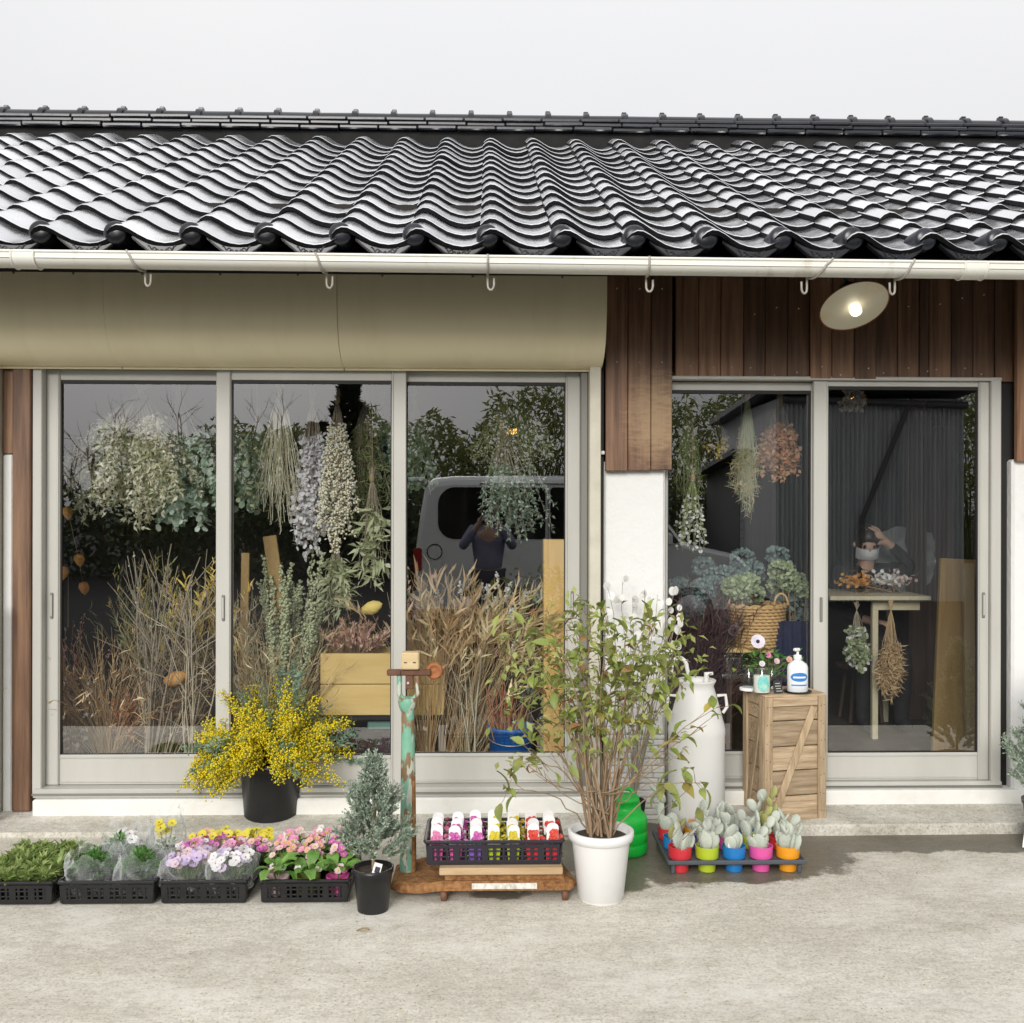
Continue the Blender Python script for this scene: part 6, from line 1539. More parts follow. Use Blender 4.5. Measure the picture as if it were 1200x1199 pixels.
flatwood('upright yellow timber post inside the third pane', 649, 886, 649, 632, 5.22, PX(662, 5.22) - PX(637, 5.22), 'pine_board_v', .09, 'timber_post')
bundle('soft green asparagus-like bundle hung high in the third pane', 600, 462, 560, 5.50, 52, 147, 'dry_green', 44, 2, (.04, .004), 70, .2)
bundle('dusty green small-leaved bundle hanging low in the third pane', 588, 500, 640, 5.42, 56, 148, 'dry_euca_dark', 40, 0, (.026, .012), 50, .45, tipm='dry_euca', asym=25)
bundle('grey-green eucalyptus by the second stile in the third pane', 486, 470, 600, 5.52, 24, 149, 'dry_euca_dark', 20, 1, (.034, .03), 34, .25)
bunch('dried dark leafy stems right of the grasses', 615, 885, 700, 5.55, 40, 150, 'dry_euca_dark', 30, 0, (.05, .02), 12, .4, 'twig_brown', .02)
# pendant bulbs
mat('edison', (1.0, .56, .12), .3, emit=3.0)
def pendant(label, px, py, Y, horiz=False):
    q = P(px, py, Y); t = thing('pendant_bulb', label, 'lamp', q); m = MB()
    rot = Matrix.Rotation(R(75), 3, 'Y') if horiz else Matrix.Identity(3)
    m.lathe([(1e-4, -.055), (.016, -.05), (.021, -.02), (.018, .02), (.012, .035), (1e-4, .036)], 14, rot=rot); m.build('bulb', MATS['edison'], t)
    m = MB(); m.lathe([(.014, .034), (.015, .06), (.006, .07)], 12, rot=rot); m.build('socket', MATS['brass'], t)
    e = rot @ Vector((0, 0, .068)); m = MB(); m.tube([e, e + Vector((-.03 if horiz else 0, 0, .06)), Vector((e.x - (.04 if horiz else 0), 0, 2.62 - q.z))], .003, 5); m.build('cable', MATS['black_rubber'], t)
pendant('amber filament bulb glowing over the third pane', 600, 506, 6.6, True)
pendant('amber filament bulb glowing inside the narrow door', 1065, 561, 7.2)
pendant('amber filament bulb glowing among hanging white flowers', 1000, 462, 6.2)
# ---- narrow doors, left leaf
bundle('green grass bundle hung beside the white pillar', 806, 468, 610, 5.45, 18, 160, 'dry_green', 50, 2, (.05, .003), 8, .4, 'dry_green', sr=.0016)
bundle('white petalled dried stems hung low beside the pillar', 812, 560, 655, 5.38, 26, 161, 'dry_white', 22, 1, (.022, .018), 12, .3, 'dry_green', tipm='dry_sage')
bundle('pale wispy grass bundle hung in the narrow doors', 876, 462, 612, 5.36, 16, 162, 'dry_straw', 70, 2, (.05, .003), 8, .5, 'dry_sage', sr=.0016, curl=.08)
bundle('yellow-green dried sprays beside the pale wispy bundle', 868, 510, 585, 5.50, 14, 163, 'dry_sage', 22, 2, (.04, .005), 14, .3, tipm='dry_yellow')
bundle('brown-orange dried hydrangea bundle hung by the door stile', 914, 470, 566, 5.45, 30, 164, 'dry_russet', 40, 0, (.030, .024), 46, .42, tipm='dry_tan')
bundle('small yellow strawflowers hung behind the green grass', 840, 490, 540, 5.70, 14, 165, 'dry_yellow', 12, 3, (.026, .024), 5, .7)
def hyd(label, px, py, Y, R_, seed, mt, zb=.097):
    q = P(px, py, Y); t = thing('dried_hydrangea', label, 'dried flowers', Vector((q.x, q.y, zb))); r = random.Random(seed); m = MB(); ms = MB(); c = Vector((0, 0, q.z - zb))
    for h in range(6):
        cc = c + Vector((r.uniform(-1, 1) * R_ * 1.3, r.uniform(-.7, .7) * R_, r.uniform(-1.3, .6) * R_)); ms.tube([Vector((0, 0, .002)), cc * .5 + Vector((.01, 0, 0)), cc], .004, 5)
        for i in range(230):
            d = rdir(r); pp = cc + Vector((d.x, d.y, d.z * .75)) * R_ * .66 * (1 + .25 * math.sin(h * 3)) * r.uniform(.82, 1.05); m.leaf(pp, (d + rdir(r) * .9).normalized(), d, .022, .020, .15, .1, 1)
    m.build('flower_heads', MATS[mt], t); ms.build('stems', MATS['twig_brown'], t)
hyd('dark blue-grey dried hydrangea next to the white pillar', 812, 690, 5.40, .075, 1, 'hydrangea_blue')
hyd('dark blue-grey dried hydrangea behind the basket handle', 848, 665, 5.55, .085, 2, 'hydrangea_blue')
hyd('dusky dried hydrangea heads above the basket', 890, 660, 5.60, .085, 3, 'hydrangea_blue')
hyd('grey-green dried hydrangea beside the narrow door stile', 932, 672, 5.45, .075, 4, 'hydrangea_green')
hyd('blue-green dried hydrangea low by the door stile', 935, 712, 5.48, .07, 5, 'hydrangea_blue')
hyd('teal dried hydrangea between pillar and basket', 832, 725, 5.50, .075, 6, 'hydrangea_blue')
# wicker basket on a shelf
Yb = 5.36; bc = P(886, 757, Yb); rt0, rb0, hb = S_ = (PX(919, Yb) - PX(853, Yb)) / 2, (PX(911, Yb) - PX(862, Yb)) / 2, PZ(708, Yb) - PZ(757, Yb)
t = thing('wicker_basket', 'honey coloured wicker basket with two loop handles inside the narrow doors', 'basket', bc)
m = MB(); ncol, nrow = 26, 13
for k in range(nrow):
    z = hb * (k + .5) / nrow; rr0 = lerp(rb0, rt0, (k + .5) / nrow); pts = []
    for q in range(ncol * 2 + 1):
        a = 2 * math.pi * q / (ncol * 2); rr1 = rr0 + (.005 if ((q // 1 + k) % 2) else -.004); pts.append((rr1 * math.cos(a), rr1 * math.sin(a), z))
    m.tube(pts, hb / nrow * .52, 5, cap=False)
m.build('weave', MATS['wicker'], t)
m = MB()
for q in range(ncol): a = 2 * math.pi * q / ncol; m.tube([(rb0 * math.cos(a), rb0 * math.sin(a), .002), (rt0 * math.cos(a), rt0 * math.sin(a), hb)], .004, 5)
m.build('uprights', MATS['wicker'], t)
for z, rr1 in ((hb, rt0), (.004, rb0)):
    for ph in (0, math.pi / 6):
        m = MB(); m.tube([((rr1 + .004 * math.sin(a * 14 + ph * 14)) * math.cos(a), (rr1 + .004 * math.sin(a * 14 + ph * 14)) * math.sin(a), z + .005 * math.cos(a * 14 + ph * 14)) for a in [2 * math.pi * q / 84 for q in range(85)]], .006, 5); m.build('braided_rim', MATS['wicker'], t)
for s_ in (-1, 1):
    m = MB(); m.tube([(s_ * (rt0 * .80) + .045 * math.cos(a) * .8, -rt0 * .3, hb + .06 * math.sin(a)) for a in [math.pi * q / 10 for q in range(11)]], .006, 7); m.build('loop_handle', MATS['wicker'], t)
m = MB(); m.lathe([(rb0, .004), (1e-4, .005)], 20); m.build('bottom', MATS['wicker'], t)
hyd('pale green hydrangea standing in the wicker basket', 870, 690, 5.34, .075, 7, 'hydrangea_green', bc.z + .01)
t = thing('shelf', 'dark wood shelf carrying the wicker basket', 'shelf', (PX(890, 5.42), 5.43, .097)); zs = bc.z - .098
m = MB(); m.box((0, 0, zs - .013), (.44, .30, .024), b=.003); m.build('shelf_board', MATS['pine_board'], t)
for sx_ in (-1, 1):
    for sy_ in (-1, 1): m = MB(); m.box((sx_ * .19, sy_ * .12, (zs - .026) / 2), (.03, .03, zs - .026), b=.003); m.build('leg', MATS['dark_timber'], t)
def cloth(t):
    m = MB(); vs = []; n, k = 26, 8
    for i in range(k):
        z = i / (k - 1)
        for j in range(n): u = j / (n - 1); vs.append((-.13 + .26 * u, .018 * math.sin(u * 32 + z) * (1.2 - z * .6), .70 * z))
    m.add(vs, [(i * n + j, i * n + j + 1, (i + 1) * n + j + 1, (i + 1) * n + j) for i in range(k - 1) for j in range(n - 1)], True); m.build('drape', MATS['navy_cloth'], t)
simple('hanging_cloth', 'dark navy pleated cloth hanging beside the narrow door stile', 'cloth', (PX(934, 5.3), 5.26, PZ(728, 5.26) - .70), cloth)
bunch('big dark plum dried broom arching behind the milk churn', 818, 885, 690, 5.34, 46, 170, 'dry_plum', 150, 2, (.10, .006), 18, .3, 'dry_plum', .05, .02, sr=.0025, basepx=16)
# ---- narrow doors, right leaf
bundle('white dried flowers hung round the lit bulb', 999, 446, 486, 6.05, 17, 171, 'dry_white', 26, 1, (.022, .018), 18, .3)
# table
Yt = 6.3; ta, tb2 = PX(1018, Yt), PX(1078, Yt); tz = PZ(697, Yt)
t = thing('side_table', 'pale wood table with slim legs inside the narrow door', 'table', ((ta + tb2) / 2, Yt, .097))
zt_ = tz - .097; m = MB(); m.box((-.13, .19, zt_ - .012), (tb2 - ta + .30, .62, .026), b=.003); m.build('table_top', MATS['table_pale'], t)
m = MB(); m.box((.0, -.03, zt_ - .06), (tb2 - ta - .03, .02, .065), b=.002); m.build('apron', MATS['table_pale'], t)
for (lx, ly) in ((ta - (ta + tb2) / 2 + .03, -.02), ((tb2 - ta) / 2 - .02, .5), (-.38, .5)):
    m = MB(); m.box((lx, ly, (zt_ - .026) / 2), (.036, .036, zt_ - .026), b=.003); m.build('leg', MATS['table_pale'], t)
bundle('brown teardrop bundle hung head-down under the table edge', 1044, 714, 828, 6.15, 15, 172, 'dry_tan', 46, 2, (.05, .008), 30, .55, 'dry_tan', cord=.045)
bundle('white and green hydrangea bundle hung from the table end', 1004, 715, 790, 6.2, 20, 173, 'hydrangea_green', 26, 1, (.03, .028), 30, .35, tipm='dry_white', cord=.055)
def tableflowers(t):
    r = random.Random(7)
    for (nm, mt, dx, n) in (('orange_blooms', 'dry_orange', -.17, 120), ('white_blooms', 'dry_white', .03, 130), ('pink_blooms', 'dry_pink', .1, 60)):
        m = MB()
        for i in range(n):
            c = Vector((dx + r.gauss(0, .05), r.gauss(0, .05), .05 + abs(r.gauss(0, .035)))); m.leaf(c, rdir(r, .4), UP + rdir(r), .03, .024, .2, .1, 1)
        m.build(nm, MATS[mt], t)
    m = MB()
    for i in range(20): a = r.uniform(0, 6.28); m.tube([Vector((r.uniform(-.2, .12), r.uniform(-.06, .06), .006)), Vector((r.uniform(-.2, .12), r.uniform(-.06, .06), .06))], .003, 4)
    m.build('stems', MATS['twig_brown'], t)
simple('flower_pile', 'orange, white and pink dried blooms heaped on the pale table', 'dried flowers', (PX(1036, 6.42), 6.42, tz + .002), tableflowers)
flatwood('tall ochre board leaning inside the door by the jamb', 1112, 884, 1122, 655, 5.75, .20, 'ochre_board', .03, 'leaning_board')
flatwood('narrow tan board standing beside the leaning ochre board', 1137, 884, 1134, 660, 5.62, .06, 'pulp_board', .03, 'leaning_board')
flatwood('dark upright post behind the table', 1072, 884, 1072, 470, 6.95, .12, 'dark_timber', .10, 'room_post')
flatwood('wide brown panel standing behind the leaning boards', 1092, 880, 1092, 500, 7.3, .30, 'dark_timber', .03, 'room_panel')
mat('clear_sheet', (.55, .60, .60), .15, alpha=.45)
def sheet(t):
    m = MB(); vs = []; n = 16
    for i in range(n):
        for j in range(n):
            u, v = i / (n - 1) - .5, j / (n - 1) - .5; f = math.sqrt(max(0, 1 - (2 * u) ** 2)) * .5 + .5
            vs.append((u * .42, .05 * mnoise.noise(Vector((u * 5, v * 5, 2))), v * .44 * f + .03 * mnoise.noise(Vector((u * 6, v * 3, 8)))))
    m.add(vs, [(i * n + j, i * n + j + 1, (i + 1) * n + j + 1, (i + 1) * n + j) for i in range(n - 1) for j in range(n - 1)], True); m.build('film', MATS['clear_sheet'], t)
simple('plastic_wrap', 'crumpled clear wrapping sheet behind the seated person', 'plastic wrap', P(1060, 656, 6.95), sheet)

# ================================================================ people
mat('skin', (.52, .33, .24), .55, (.58, .38, .28), scale=8); mat('hair_dark', (.012, .010, .009), .45, (.03, .022, .018), scale=30, stretch=(4, 4, 1)); mat('black_cloth', (.012, .012, .013), .9, (.022, .022, .024), scale=12)
mat('mask_white', (.62, .64, .66), .8); mat('lavender_cloth', (.20, .20, .30), .9, (.26, .26, .36), scale=10); mat('grey_trousers', (.05, .05, .065), .9); mat('phone_black', (.01, .01, .012), .15)
def skin_obj(name, J, E, mt, parent, sub=2):
    ks = list(J); me = bpy.data.meshes.new(name); me.from_pydata([J[k][0] for k in ks], [(ks.index(a), ks.index(b_)) for a, b_ in E], []); me.materials.append(mt)
    o = bpy.data.objects.new(name, me); COL.objects.link(o); o.parent = parent
    md = o.modifiers.new('skin', 'SKIN'); md.use_smooth_shade = True
    for i, k in enumerate(ks):
        rr2 = J[k][1]; me.skin_vertices[0].data[i].radius = rr2 if hasattr(rr2, '__len__') else (rr2, rr2)
    me.skin_vertices[0].data[0].use_root = True
    sb = o.modifiers.new('sub', 'SUBSURF'); sb.levels = sub; sb.render_levels = sub
    return o
def hand(J, E, wrist, w0, fdir, side, nrm, pre, curl=.3):
    """palm and five bent fingers from the wrist joint"""
    f = Vector(fdir).normalized(); s_ = Vector(side).normalized(); nn = Vector(nrm).normalized(); w0 = Vector(w0)
    palm = w0 + f * .055; J[pre + 'palm'] = (palm, (.030, .017)); E.append((wrist, pre + 'palm'))
    for k, (o_, L) in enumerate(((-.028, .062), (-.010, .072), (.010, .068), (.027, .055))):
        a = palm + f * .028 + s_ * o_; b_ = a + (f + nn * curl * .6).normalized() * L * .5; c = b_ + (f + nn * curl * 2).normalized() * L * .5
        for q, (p_, rr2) in enumerate(((a, .0095), (b_, .0088), (c, .0070))): J['%sf%d%d' % (pre, k, q)] = (p_, rr2)
        E += [(pre + 'palm', '%sf%d0' % (pre, k)), ('%sf%d0' % (pre, k), '%sf%d1' % (pre, k)), ('%sf%d1' % (pre, k), '%sf%d2' % (pre, k))]
    a = w0 + f * .03 - s_ * .040 + nn * .01; b_ = a + (f * .8 - s_ * .6 + nn * .4).normalized() * .04
    J[pre + 't0'] = (a, .011); J[pre + 't1'] = (b_, .0085); E += [(wrist, pre + 't0'), (pre + 't0', pre + 't1')]
def head_parts(t, c, fwd, hairm, mask=True, hairlen=.13, sc=1.0):
    f = Vector(fwd).normalized(); q = f.to_track_quat('-Y', 'Z').to_matrix(); c = Vector(c)
    def W(v): return c + q @ (Vector(v) * sc)
    m = MB(); vs = []; n, k = 20, 14
    for i in range(k + 1):
        th = math.pi * i / k
        for j in range(n):
            a = 2 * math.pi * j / n; x_, y_, z_ = math.sin(th) * math.cos(a), math.sin(th) * math.sin(a), math.cos(th)
            rad = Vector((.083 * x_, .103 * y_ + .012, .115 * z_ + .018)); rad *= 1 + .03 * mnoise.noise(Vector((x_ * 4, y_ * 4, z_ * 2)))
            if y_ < -.25 and z_ < .12: rad.y = max(rad.y, -.045 - .02 * abs(x_))       # leaves the face open
            if z_ < -.2 and y_ > -.3: rad.z -= hairlen * min(1, (-z_ - .2) * 1.4); rad.x *= 1.06
            vs.append(W(rad))
    m.add(vs, [(i * n + j, i * n + (j + 1) % n, (i + 1) * n + (j + 1) % n, (i + 1) * n + j) for i in range(k) for j in range(n)], True); m.build('hair', MATS[hairm], t)
    m = MB()
    for s_ in (-1, 1): m.ball(W((s_ * .031, -.086, .006)), .011 * sc, 10, 6)
    m.build('eyes', MATS['fl_eye'], t)
    m = MB()
    for s_ in (-1, 1): m.ball(W((s_ * .078, -.005, -.005)),   .014 * sc, 8, 6, 1.4)
    m.lathe([(.016, -.02), (.012, .0), (.006, .02), (1e-4, .03)], 8, W((0, -.094, -.018)), q @ Matrix.Rotation(R(18), 3, 'X')); m.build('ears_and_nose', MATS['skin'], t)
    if mask:
        m = MB(); vs = []; n, k = 14, 8
        for i in range(k):
            v = i / (k - 1)
            for j in range(n):
                a = lerp(-1.25, 1.25, j / (n - 1)); rr2 = .098 + .018 * math.cos(a) ** 3 * math.sin(v * 3.1)
                vs.append(W((rr2 * .80 * math.sin(a), -rr2 * math.cos(a) * (1.0 - .1 * (1 - v)), lerp(-.090, -.012, v))))
        m.add(vs, [(i * n + j, i * n + j + 1, (i + 1) * n + j + 1, (i + 1) * n + j) for i in range(k - 1) for j in range(n - 1)], True); m.build('face_mask', MATS['mask_white'], t)
    else:
        m = MB(); m.ball(W((0, -.088, -.055)), .014, 10, 5, .4); m.build('mouth', MATS['fl_salmon'], t)
# seated person inside, hand to the head
Yp = 6.75; hc = P(1016, 637, Yp); base = Vector((hc.x - .02, Yp + .1, .097))
T = thing('person', 'masked person in black behind the table, one hand raised to dark hair', 'person', base)
H0 = hc - base
V_ = lambda x_, y_, z_: Vector((x_, y_, z_))
neck = H0 + V_(0, .03, -.135); chest = neck + V_(0, .03, -.16); waist = neck + V_(0, .06, -.36); pel = neck + V_(0, .08, -.55)
sl, sr_ = neck + V_(-.16, .03, -.06), neck + V_(.16, .03, -.06)
er = neck + V_(.30, -.05, -.02); wr = H0 + V_(.10, -.07, .02)
el_ = neck + V_(-.22, -.06, -.30); wl_ = neck + V_(-.05, -.25, -.36)
kl, kr = pel + V_(-.12, -.40, .0), pel + V_(.12, -.40, .0); al, ar = V_(kl.x, kl.y + .02, .07), V_(kr.x, kr.y + .02, .07)
J = {'pel': (pel, (.13, .10)), 'waist': (waist, (.115, .085)), 'chest': (chest, (.14, .10)), 'neck': (neck, .045), 'jaw': (H0 + V_(0, -.02, -.055), (.058, .066)), 'head': (H0 + V_(0, .005, .015), (.072, .088)), 'crown': (H0 + V_(0, .01, .075), (.05, .06)),
     'sl': (sl, .055), 'sr': (sr_, .055), 'er': (er, .040), 'wr': (wr, .025), 'el': (el_, .040), 'wl': (wl_, .025), 'kl': (kl, .062), 'kr': (kr, .062), 'al': (al, .040), 'ar': (ar, .040), 'tl': (al + V_(0, -.12, -.03), .034), 'tr': (ar + V_(0, -.12, -.03), .034)}
E = [('pel', 'waist'), ('waist', 'chest'), ('chest', 'neck'), ('neck', 'jaw'), ('jaw', 'head'), ('head', 'crown'), ('chest', 'sl'), ('chest', 'sr'), ('sr', 'er'), ('er', 'wr'), ('sl', 'el'), ('el', 'wl'), ('pel', 'kl'), ('pel', 'kr'), ('kl', 'al'), ('kr', 'ar'), ('al', 'tl'), ('ar', 'tr')]
Jb, Eb = dict(J), list(E)
hand(Jb, Eb, 'wr', wr, V_(-.75, -.1, .55), V_(.5, -.2, .8), V_(-.3, .9, -.2), 'r'); hand(Jb, Eb, 'wl', wl_, V_(.5, -.8, 0), V_(.8, .5, 0), V_(0, 0, -1), 'l')
skin_obj('body', Jb, Eb, MATS['skin'], T)
fat = lambda k, f=1.22: (J[k][0], tuple(v * f for v in (J[k][1] if hasattr(J[k][1], '__len__') else (J[k][1], J[k][1]))))
Jc = {k: fat(k) for k in ('pel', 'waist', 'chest', 'sl', 'sr', 'er', 'el', 'kl', 'kr', 'al', 'ar', 'tl', 'tr')}
Jc['neck'] = (neck + V_(0, 0, -.03), .062); Jc['wr'] = (er.lerp(wr, .86), .036); Jc['wl'] = (el_.lerp(wl_, .86), .036)
skin_obj('black_clothes', Jc, [e for e in E if e[0] in Jc and e[1] in Jc], MATS['black_cloth'], T)
head_parts(T, H0, (-.15, -1, -.30), 'hair_dark', True, .10)
# stool under the person
t = thing('stool', 'dark wooden stool under the seated person', 'stool', Vector((base.x + pel.x, base.y + pel.y, .097))); sz = pel.z - .125
m = MB(); m.lathe([(.16, sz - .03), (.165, sz - .015), (.16, sz), (1e-4, sz)], 24); m.build('seat', MATS['dark_timber'], t)
for q in range(4): a = math.pi / 4 + q * math.pi / 2; m = MB(); m.tube([(.10 * math.cos(a), .10 * math.sin(a), sz - .02), (.15 * math.cos(a), .15 * math.sin(a), .001)], .014, 8); m.build('leg', MATS['dark_timber'], t)
# ================================================================ across the yard: what the glass mirrors
mat('van_paint', (.84, .87, .85), .28, coat=.6); mat('van_glass', (.008, .009, .010), .06); mat('tyre', (.018, .018, .018), .8); mat('alloy', (.5, .5, .52), .35, metal=.8); mat('tail_red', (.40, .015, .015), .25); mat('bumper_grey', (.06, .06, .062), .6)
mat('grove_leaf', (.12, .16, .045), .7, (.22, .25, .08), (.32, .33, .13), island=.9, scale=2, trans=.5); mat('hedge_leaf', (.03, .045, .02), .7, (.06, .085, .035), (.10, .12, .05), island=.9, scale=2, trans=.35); mat('conifer_dark', (.015, .028, .014), .7, (.035, .055, .026), island=.8, scale=2)
mat('bark', (.10, .075, .055), .9, (.16, .13, .10), scale=10); mat('corrugated', (.48, .50, .51), .5, (.60, .62, .62), scale=1.5, stretch=(4, 4, .4)); mat('siding', (.60, .61, .64), .6, (.68, .69, .72), scale=3); mat('shed_roof', (.10, .10, .105), .6)
YV = -2.25
def MX(px, Yv): return PX(px, 10 - Yv)            # mirror in the door plane Y=5
def MZ(py, Yv): return PZ(py, 10 - Yv)
vx0 = MX(484, YV); Lv = 4.15; Hv = MZ(557, YV)
VN = thing('parked_van', 'pale silver-green boxy van parked across the yard from the doors', 'van', (vx0, YV, 0))
prof = [(.10, .32), (.02, .55), (.0, .95), (.05, 1.35), (.12, Hv - .14), (.22, Hv - .03), (.45, Hv), (2.2, Hv + .01), (2.55, Hv - .06), (3.05, Hv - .50), (3.30, 1.12), (3.95, .98), (4.10, .85), (4.15, .55), (4.10, .32)]
m = MB(); yn, yf = 0.0, -1.65
def ringv(y_, sc=1.0): return [(2.07 + (a - 2.07) * (1 - (1 - sc) * .4), y_, .32 + (b_ - .32) * sc) for a, b_ in prof]
rgs = [ringv(yn - .05, .985), ringv(yn, .955), ]
sec = [(yn - .30, 1.0), (yn - .10, .988), (yn - .03, .965), (yn, .93)]
rr_l = [ringv(y_, s_) for y_, s_ in sec]; n = len(prof)
for a_, b_ in zip(rr_l, rr_l[1:]): m.add(a_ + b_, [(i, (i + 1) % n, n + (i + 1) % n, n + i) for i in range(n)], True)
m.add(rr_l[-1], [tuple(range(n))]); far = ringv(yf, .96); m.add(rr_l[0] + far, [(i, n + i, n + (i + 1) % n, (i + 1) % n) for i in range(n)], True); m.add(far, [tuple(range(n))[::-1]])
m.build('body', MATS['van_paint'], VN)
def vwin(pts, nm='side_window', mt='van_glass', y_=.006, parent=VN):
    m = MB(); m.prism(pts, y_ - .012, y_ + .004); return m.build(nm, MATS[mt], parent)
zt_, zb_ = MZ(571, YV), MZ(632, YV)
x0_ = MX(513, YV) - vx0; x1_ = MX(664, YV) - vx0
def rrect(x0, x1, z0, z1, r0, r1):
    o = []
    for cx_, cz_, rr2, a0 in ((x1 - r1, z0 + r1, r1, -math.pi / 2), (x1 - r1, z1 - r1, r1, 0), (x0 + r0, z1 - r0, r0, math.pi / 2), (x0 + r0, z0 + r0, r0, math.pi)):
        for q in range(7): a = a0 + math.pi / 2 * q / 6; o.append((cx_ + rr2 * math.cos(a), cz_ + rr2 * math.sin(a)))
    return o
vwin(rrect(x0_, x1_ - .25, zb_, zt_, .20, .04)); vwin(rrect(x1_ - .19, x1_ + .75, zb_, zt_, .04, .12)); 
vwin([(3.22, 1.12), (3.0, Hv - .52), (x1_ + .85, Hv - .34), (x1_ + .85, 1.12)])
for (xx, w_) in ((x1_ - .22, .008), (x1_ + .80, .008), (x0_ + .52, .008)): vwin([(xx, .36), (xx + w_, .36), (xx + w_, Hv - .2), (xx, Hv - .2)], 'door_seam', 'bumper_grey', .003)
vwin([(x0_ + .5, Hv - .105), (3.0 - .7, Hv - .105), (3.0 - .7, Hv - .095), (x0_ + .5, Hv - .095)], 'slide_rail', 'bumper_grey', .004)
cc_ = (MX(509, YV) - vx0, MZ(647, YV)); mm = MB(); mm.tube([(cc_[0] + .09 * math.cos(a), .006, cc_[1] + .09 * math.sin(a)) for a in [2 * math.pi * q / 24 for q in range(25)]], .006, 5); mm.build('fuel_cap', MATS['bumper_grey'], VN)
vwin(rrect(.0, .10, .78, 1.06, .03, .03), 'tail_light', 'tail_red', .012); vwin(rrect(-.02, .6, .33, .55, .05, .03), 'rear_bumper', 'van_paint', .03); vwin(rrect(.3, 3.6, .26, .36, .03, .03), 'side_skirt', 'bumper_grey', .008)
m = MB(); m.box((-.02, -.8, Hv - .04), (.24, 1.3, .05), b=.015); m.build('roof_spoiler', MATS['van_paint'], VN)
for s_ in (x1_ + .05, x0_ + .62): vwin(rrect(s_, s_ + .2, .98, 1.03, .02, .02), 'door_handle', 'van_paint', .03)
m = MB(); m.box((3.05, .12, 1.17), (.10, .2, .16), b=.03); m.build('wing_mirror', MATS['van_paint'], VN)
for wx in (.72, 3.35):
    for yy in (-.08, -1.55):
        m = MB(); m.lathe([(1e-4, -.10), (.26, -.10), (.30, -.07), (.30, .07), (.26, .10), (.2, .10), (1e-4, .09)], 28, (wx, yy, .302), Matrix.Rotation(R(90), 3, 'X')); wl = m.build('wheel', MATS['tyre'], VN)
        m = MB(); m.lathe([(1e-4, .0), (.19, .0), (.2, .02)], 20, (wx, yy + .108, .302), Matrix.Rotation(R(90), 3, 'X')); m.build('rim', MATS['alloy'], wl)
# bamboo grove and hedge (a far wood that reads as one mass)
r = random.Random(201); m = MB(); mh = MB()
for i in range(30000):
    x_ = r.uniform(-12, 22); y_ = -24 + r.uniform(-2.5, 2.5) ; top_ = 4.6 + 1.1 * mnoise.noise(Vector((x_ * .25, 0, 3))) + .8 * mnoise.noise(Vector((x_ * .9, 1, 3))) + .05 * x_ + (.5 if x_ > 0 else 0)
    z_ = r.random() ** .7 * top_; m.leaf(Vector((x_, y_, z_)), (rdir(r) - UP * .5).normalized(), rdir(r), r.uniform(.22, .45), r.uniform(.06, .12), kind=0)
for i in range(420):
    x_ = r.uniform(-12, 22); y_ = -24 + r.uniform(-2, 2); h = 2.6 + r.random() * 1.4; m.tube([Vector((x_, y_, 0)), Vector((x_ + r.uniform(-.2, .2), y_, h * .6)), Vector((x_ + r.uniform(-.6, .6), y_ + .3, h))], [.04, .03, .008], 4)
o = m.build('bamboo_grove', MATS['grove_leaf'], None, kind='stuff'); o['label'] = 'dense green bamboo grove across the yard'
for i in range(9000):
    x_ = r.uniform(-14, 5); y_ = -13 + r.uniform(-.8, .8); t_ = 2.0 + .5 * mnoise.noise(Vector((x_ * .6, 4, 0))); z_ = r.random() * t_
    mh.leaf(Vector((x_, y_, z_)), rdir(r), rdir(r), r.uniform(.12, .25), r.uniform(.08, .14), kind=0)
o = mh.build('hedge_foliage', MATS['hedge_leaf'], None, kind='stuff'); o['label'] = 'dark clipped hedge foliage along the far side of the yard'
def bare_tree(label, x_, y_, H, seed):
    t = thing('bare_tree', label, 'tree', (x_, y_, 0)); r = random.Random(seed); mt_, mc = MB(), MB()
    def grow(p, d, L, rad, lev, mb):
        pts = stem(r, p, d, L, 5, -.03, .16); mb.tube(pts, [lerp(rad, rad * .55, q / 5) for q in range(6)], 6 if lev < 2 else 3)
        if lev >= 5: return
        for k in range(3 if lev < 4 else 2):
            pp, dd = along(pts, r.uniform(.45, 1)); grow(pp, (dd + rdir(r) * .75).normalized(), L * r.uniform(.6, .8), rad * .5, lev + 1, mc)
    grow(Vector((0, 0, -.02)), Vector((.05, 0, 1)), H * .34, .13, 0, mt_); mt_.build('trunk', MATS['bark'], t); mc.build('crown', MATS['bark'], t)
bare_tree('leafless tree with fine twigs across the yard behind the hedge', MX(250, -16), -16, 5.6, 1); bare_tree('spreading leafless tree beside the bare one across the yard', MX(310, -18), -18, 6.2, 2); bare_tree('leafless tree mirrored at the dark post end', MX(120, -16), -16, 5.2, 3)
def dark_conifer(label, x_, y_, H, seed):
    t = thing('dark_conifer', label, 'tree', (x_, y_, 0)); r = random.Random(seed); m = MB(); m.tube([(0, 0, 0), (0, 0, H * .9)], [.12, .02], 8); m.build('trunk', MATS['bark'], t); m = MB()
    for i in range(2600):
        f = r.random(); a = r.uniform(0, 6.28); R_ = 1.0 * (1 - f) ** .8 * r.random() ** .4 * (.8 + .4 * math.sin(f * 40 + a * 2)); m.leaf(Vector((R_ * math.cos(a), R_ * math.sin(a), .4 + f * (H - .4))), Vector((math.cos(a), math.sin(a), .5)), rdir(r), .3, .12)
    m.build('crown', MATS['conifer_dark'], t)
dark_conifer('narrow dark conifer rising over the far hedge', MX(408, -15), -15, 4.6, 5); dark_conifer('broad dark conifer beside the narrow one across the yard', MX(372, -15.5), -15.5, 3.6, 6); dark_conifer('dark conifer at the hedge end', MX(440, -15), -15, 3.2, 7)
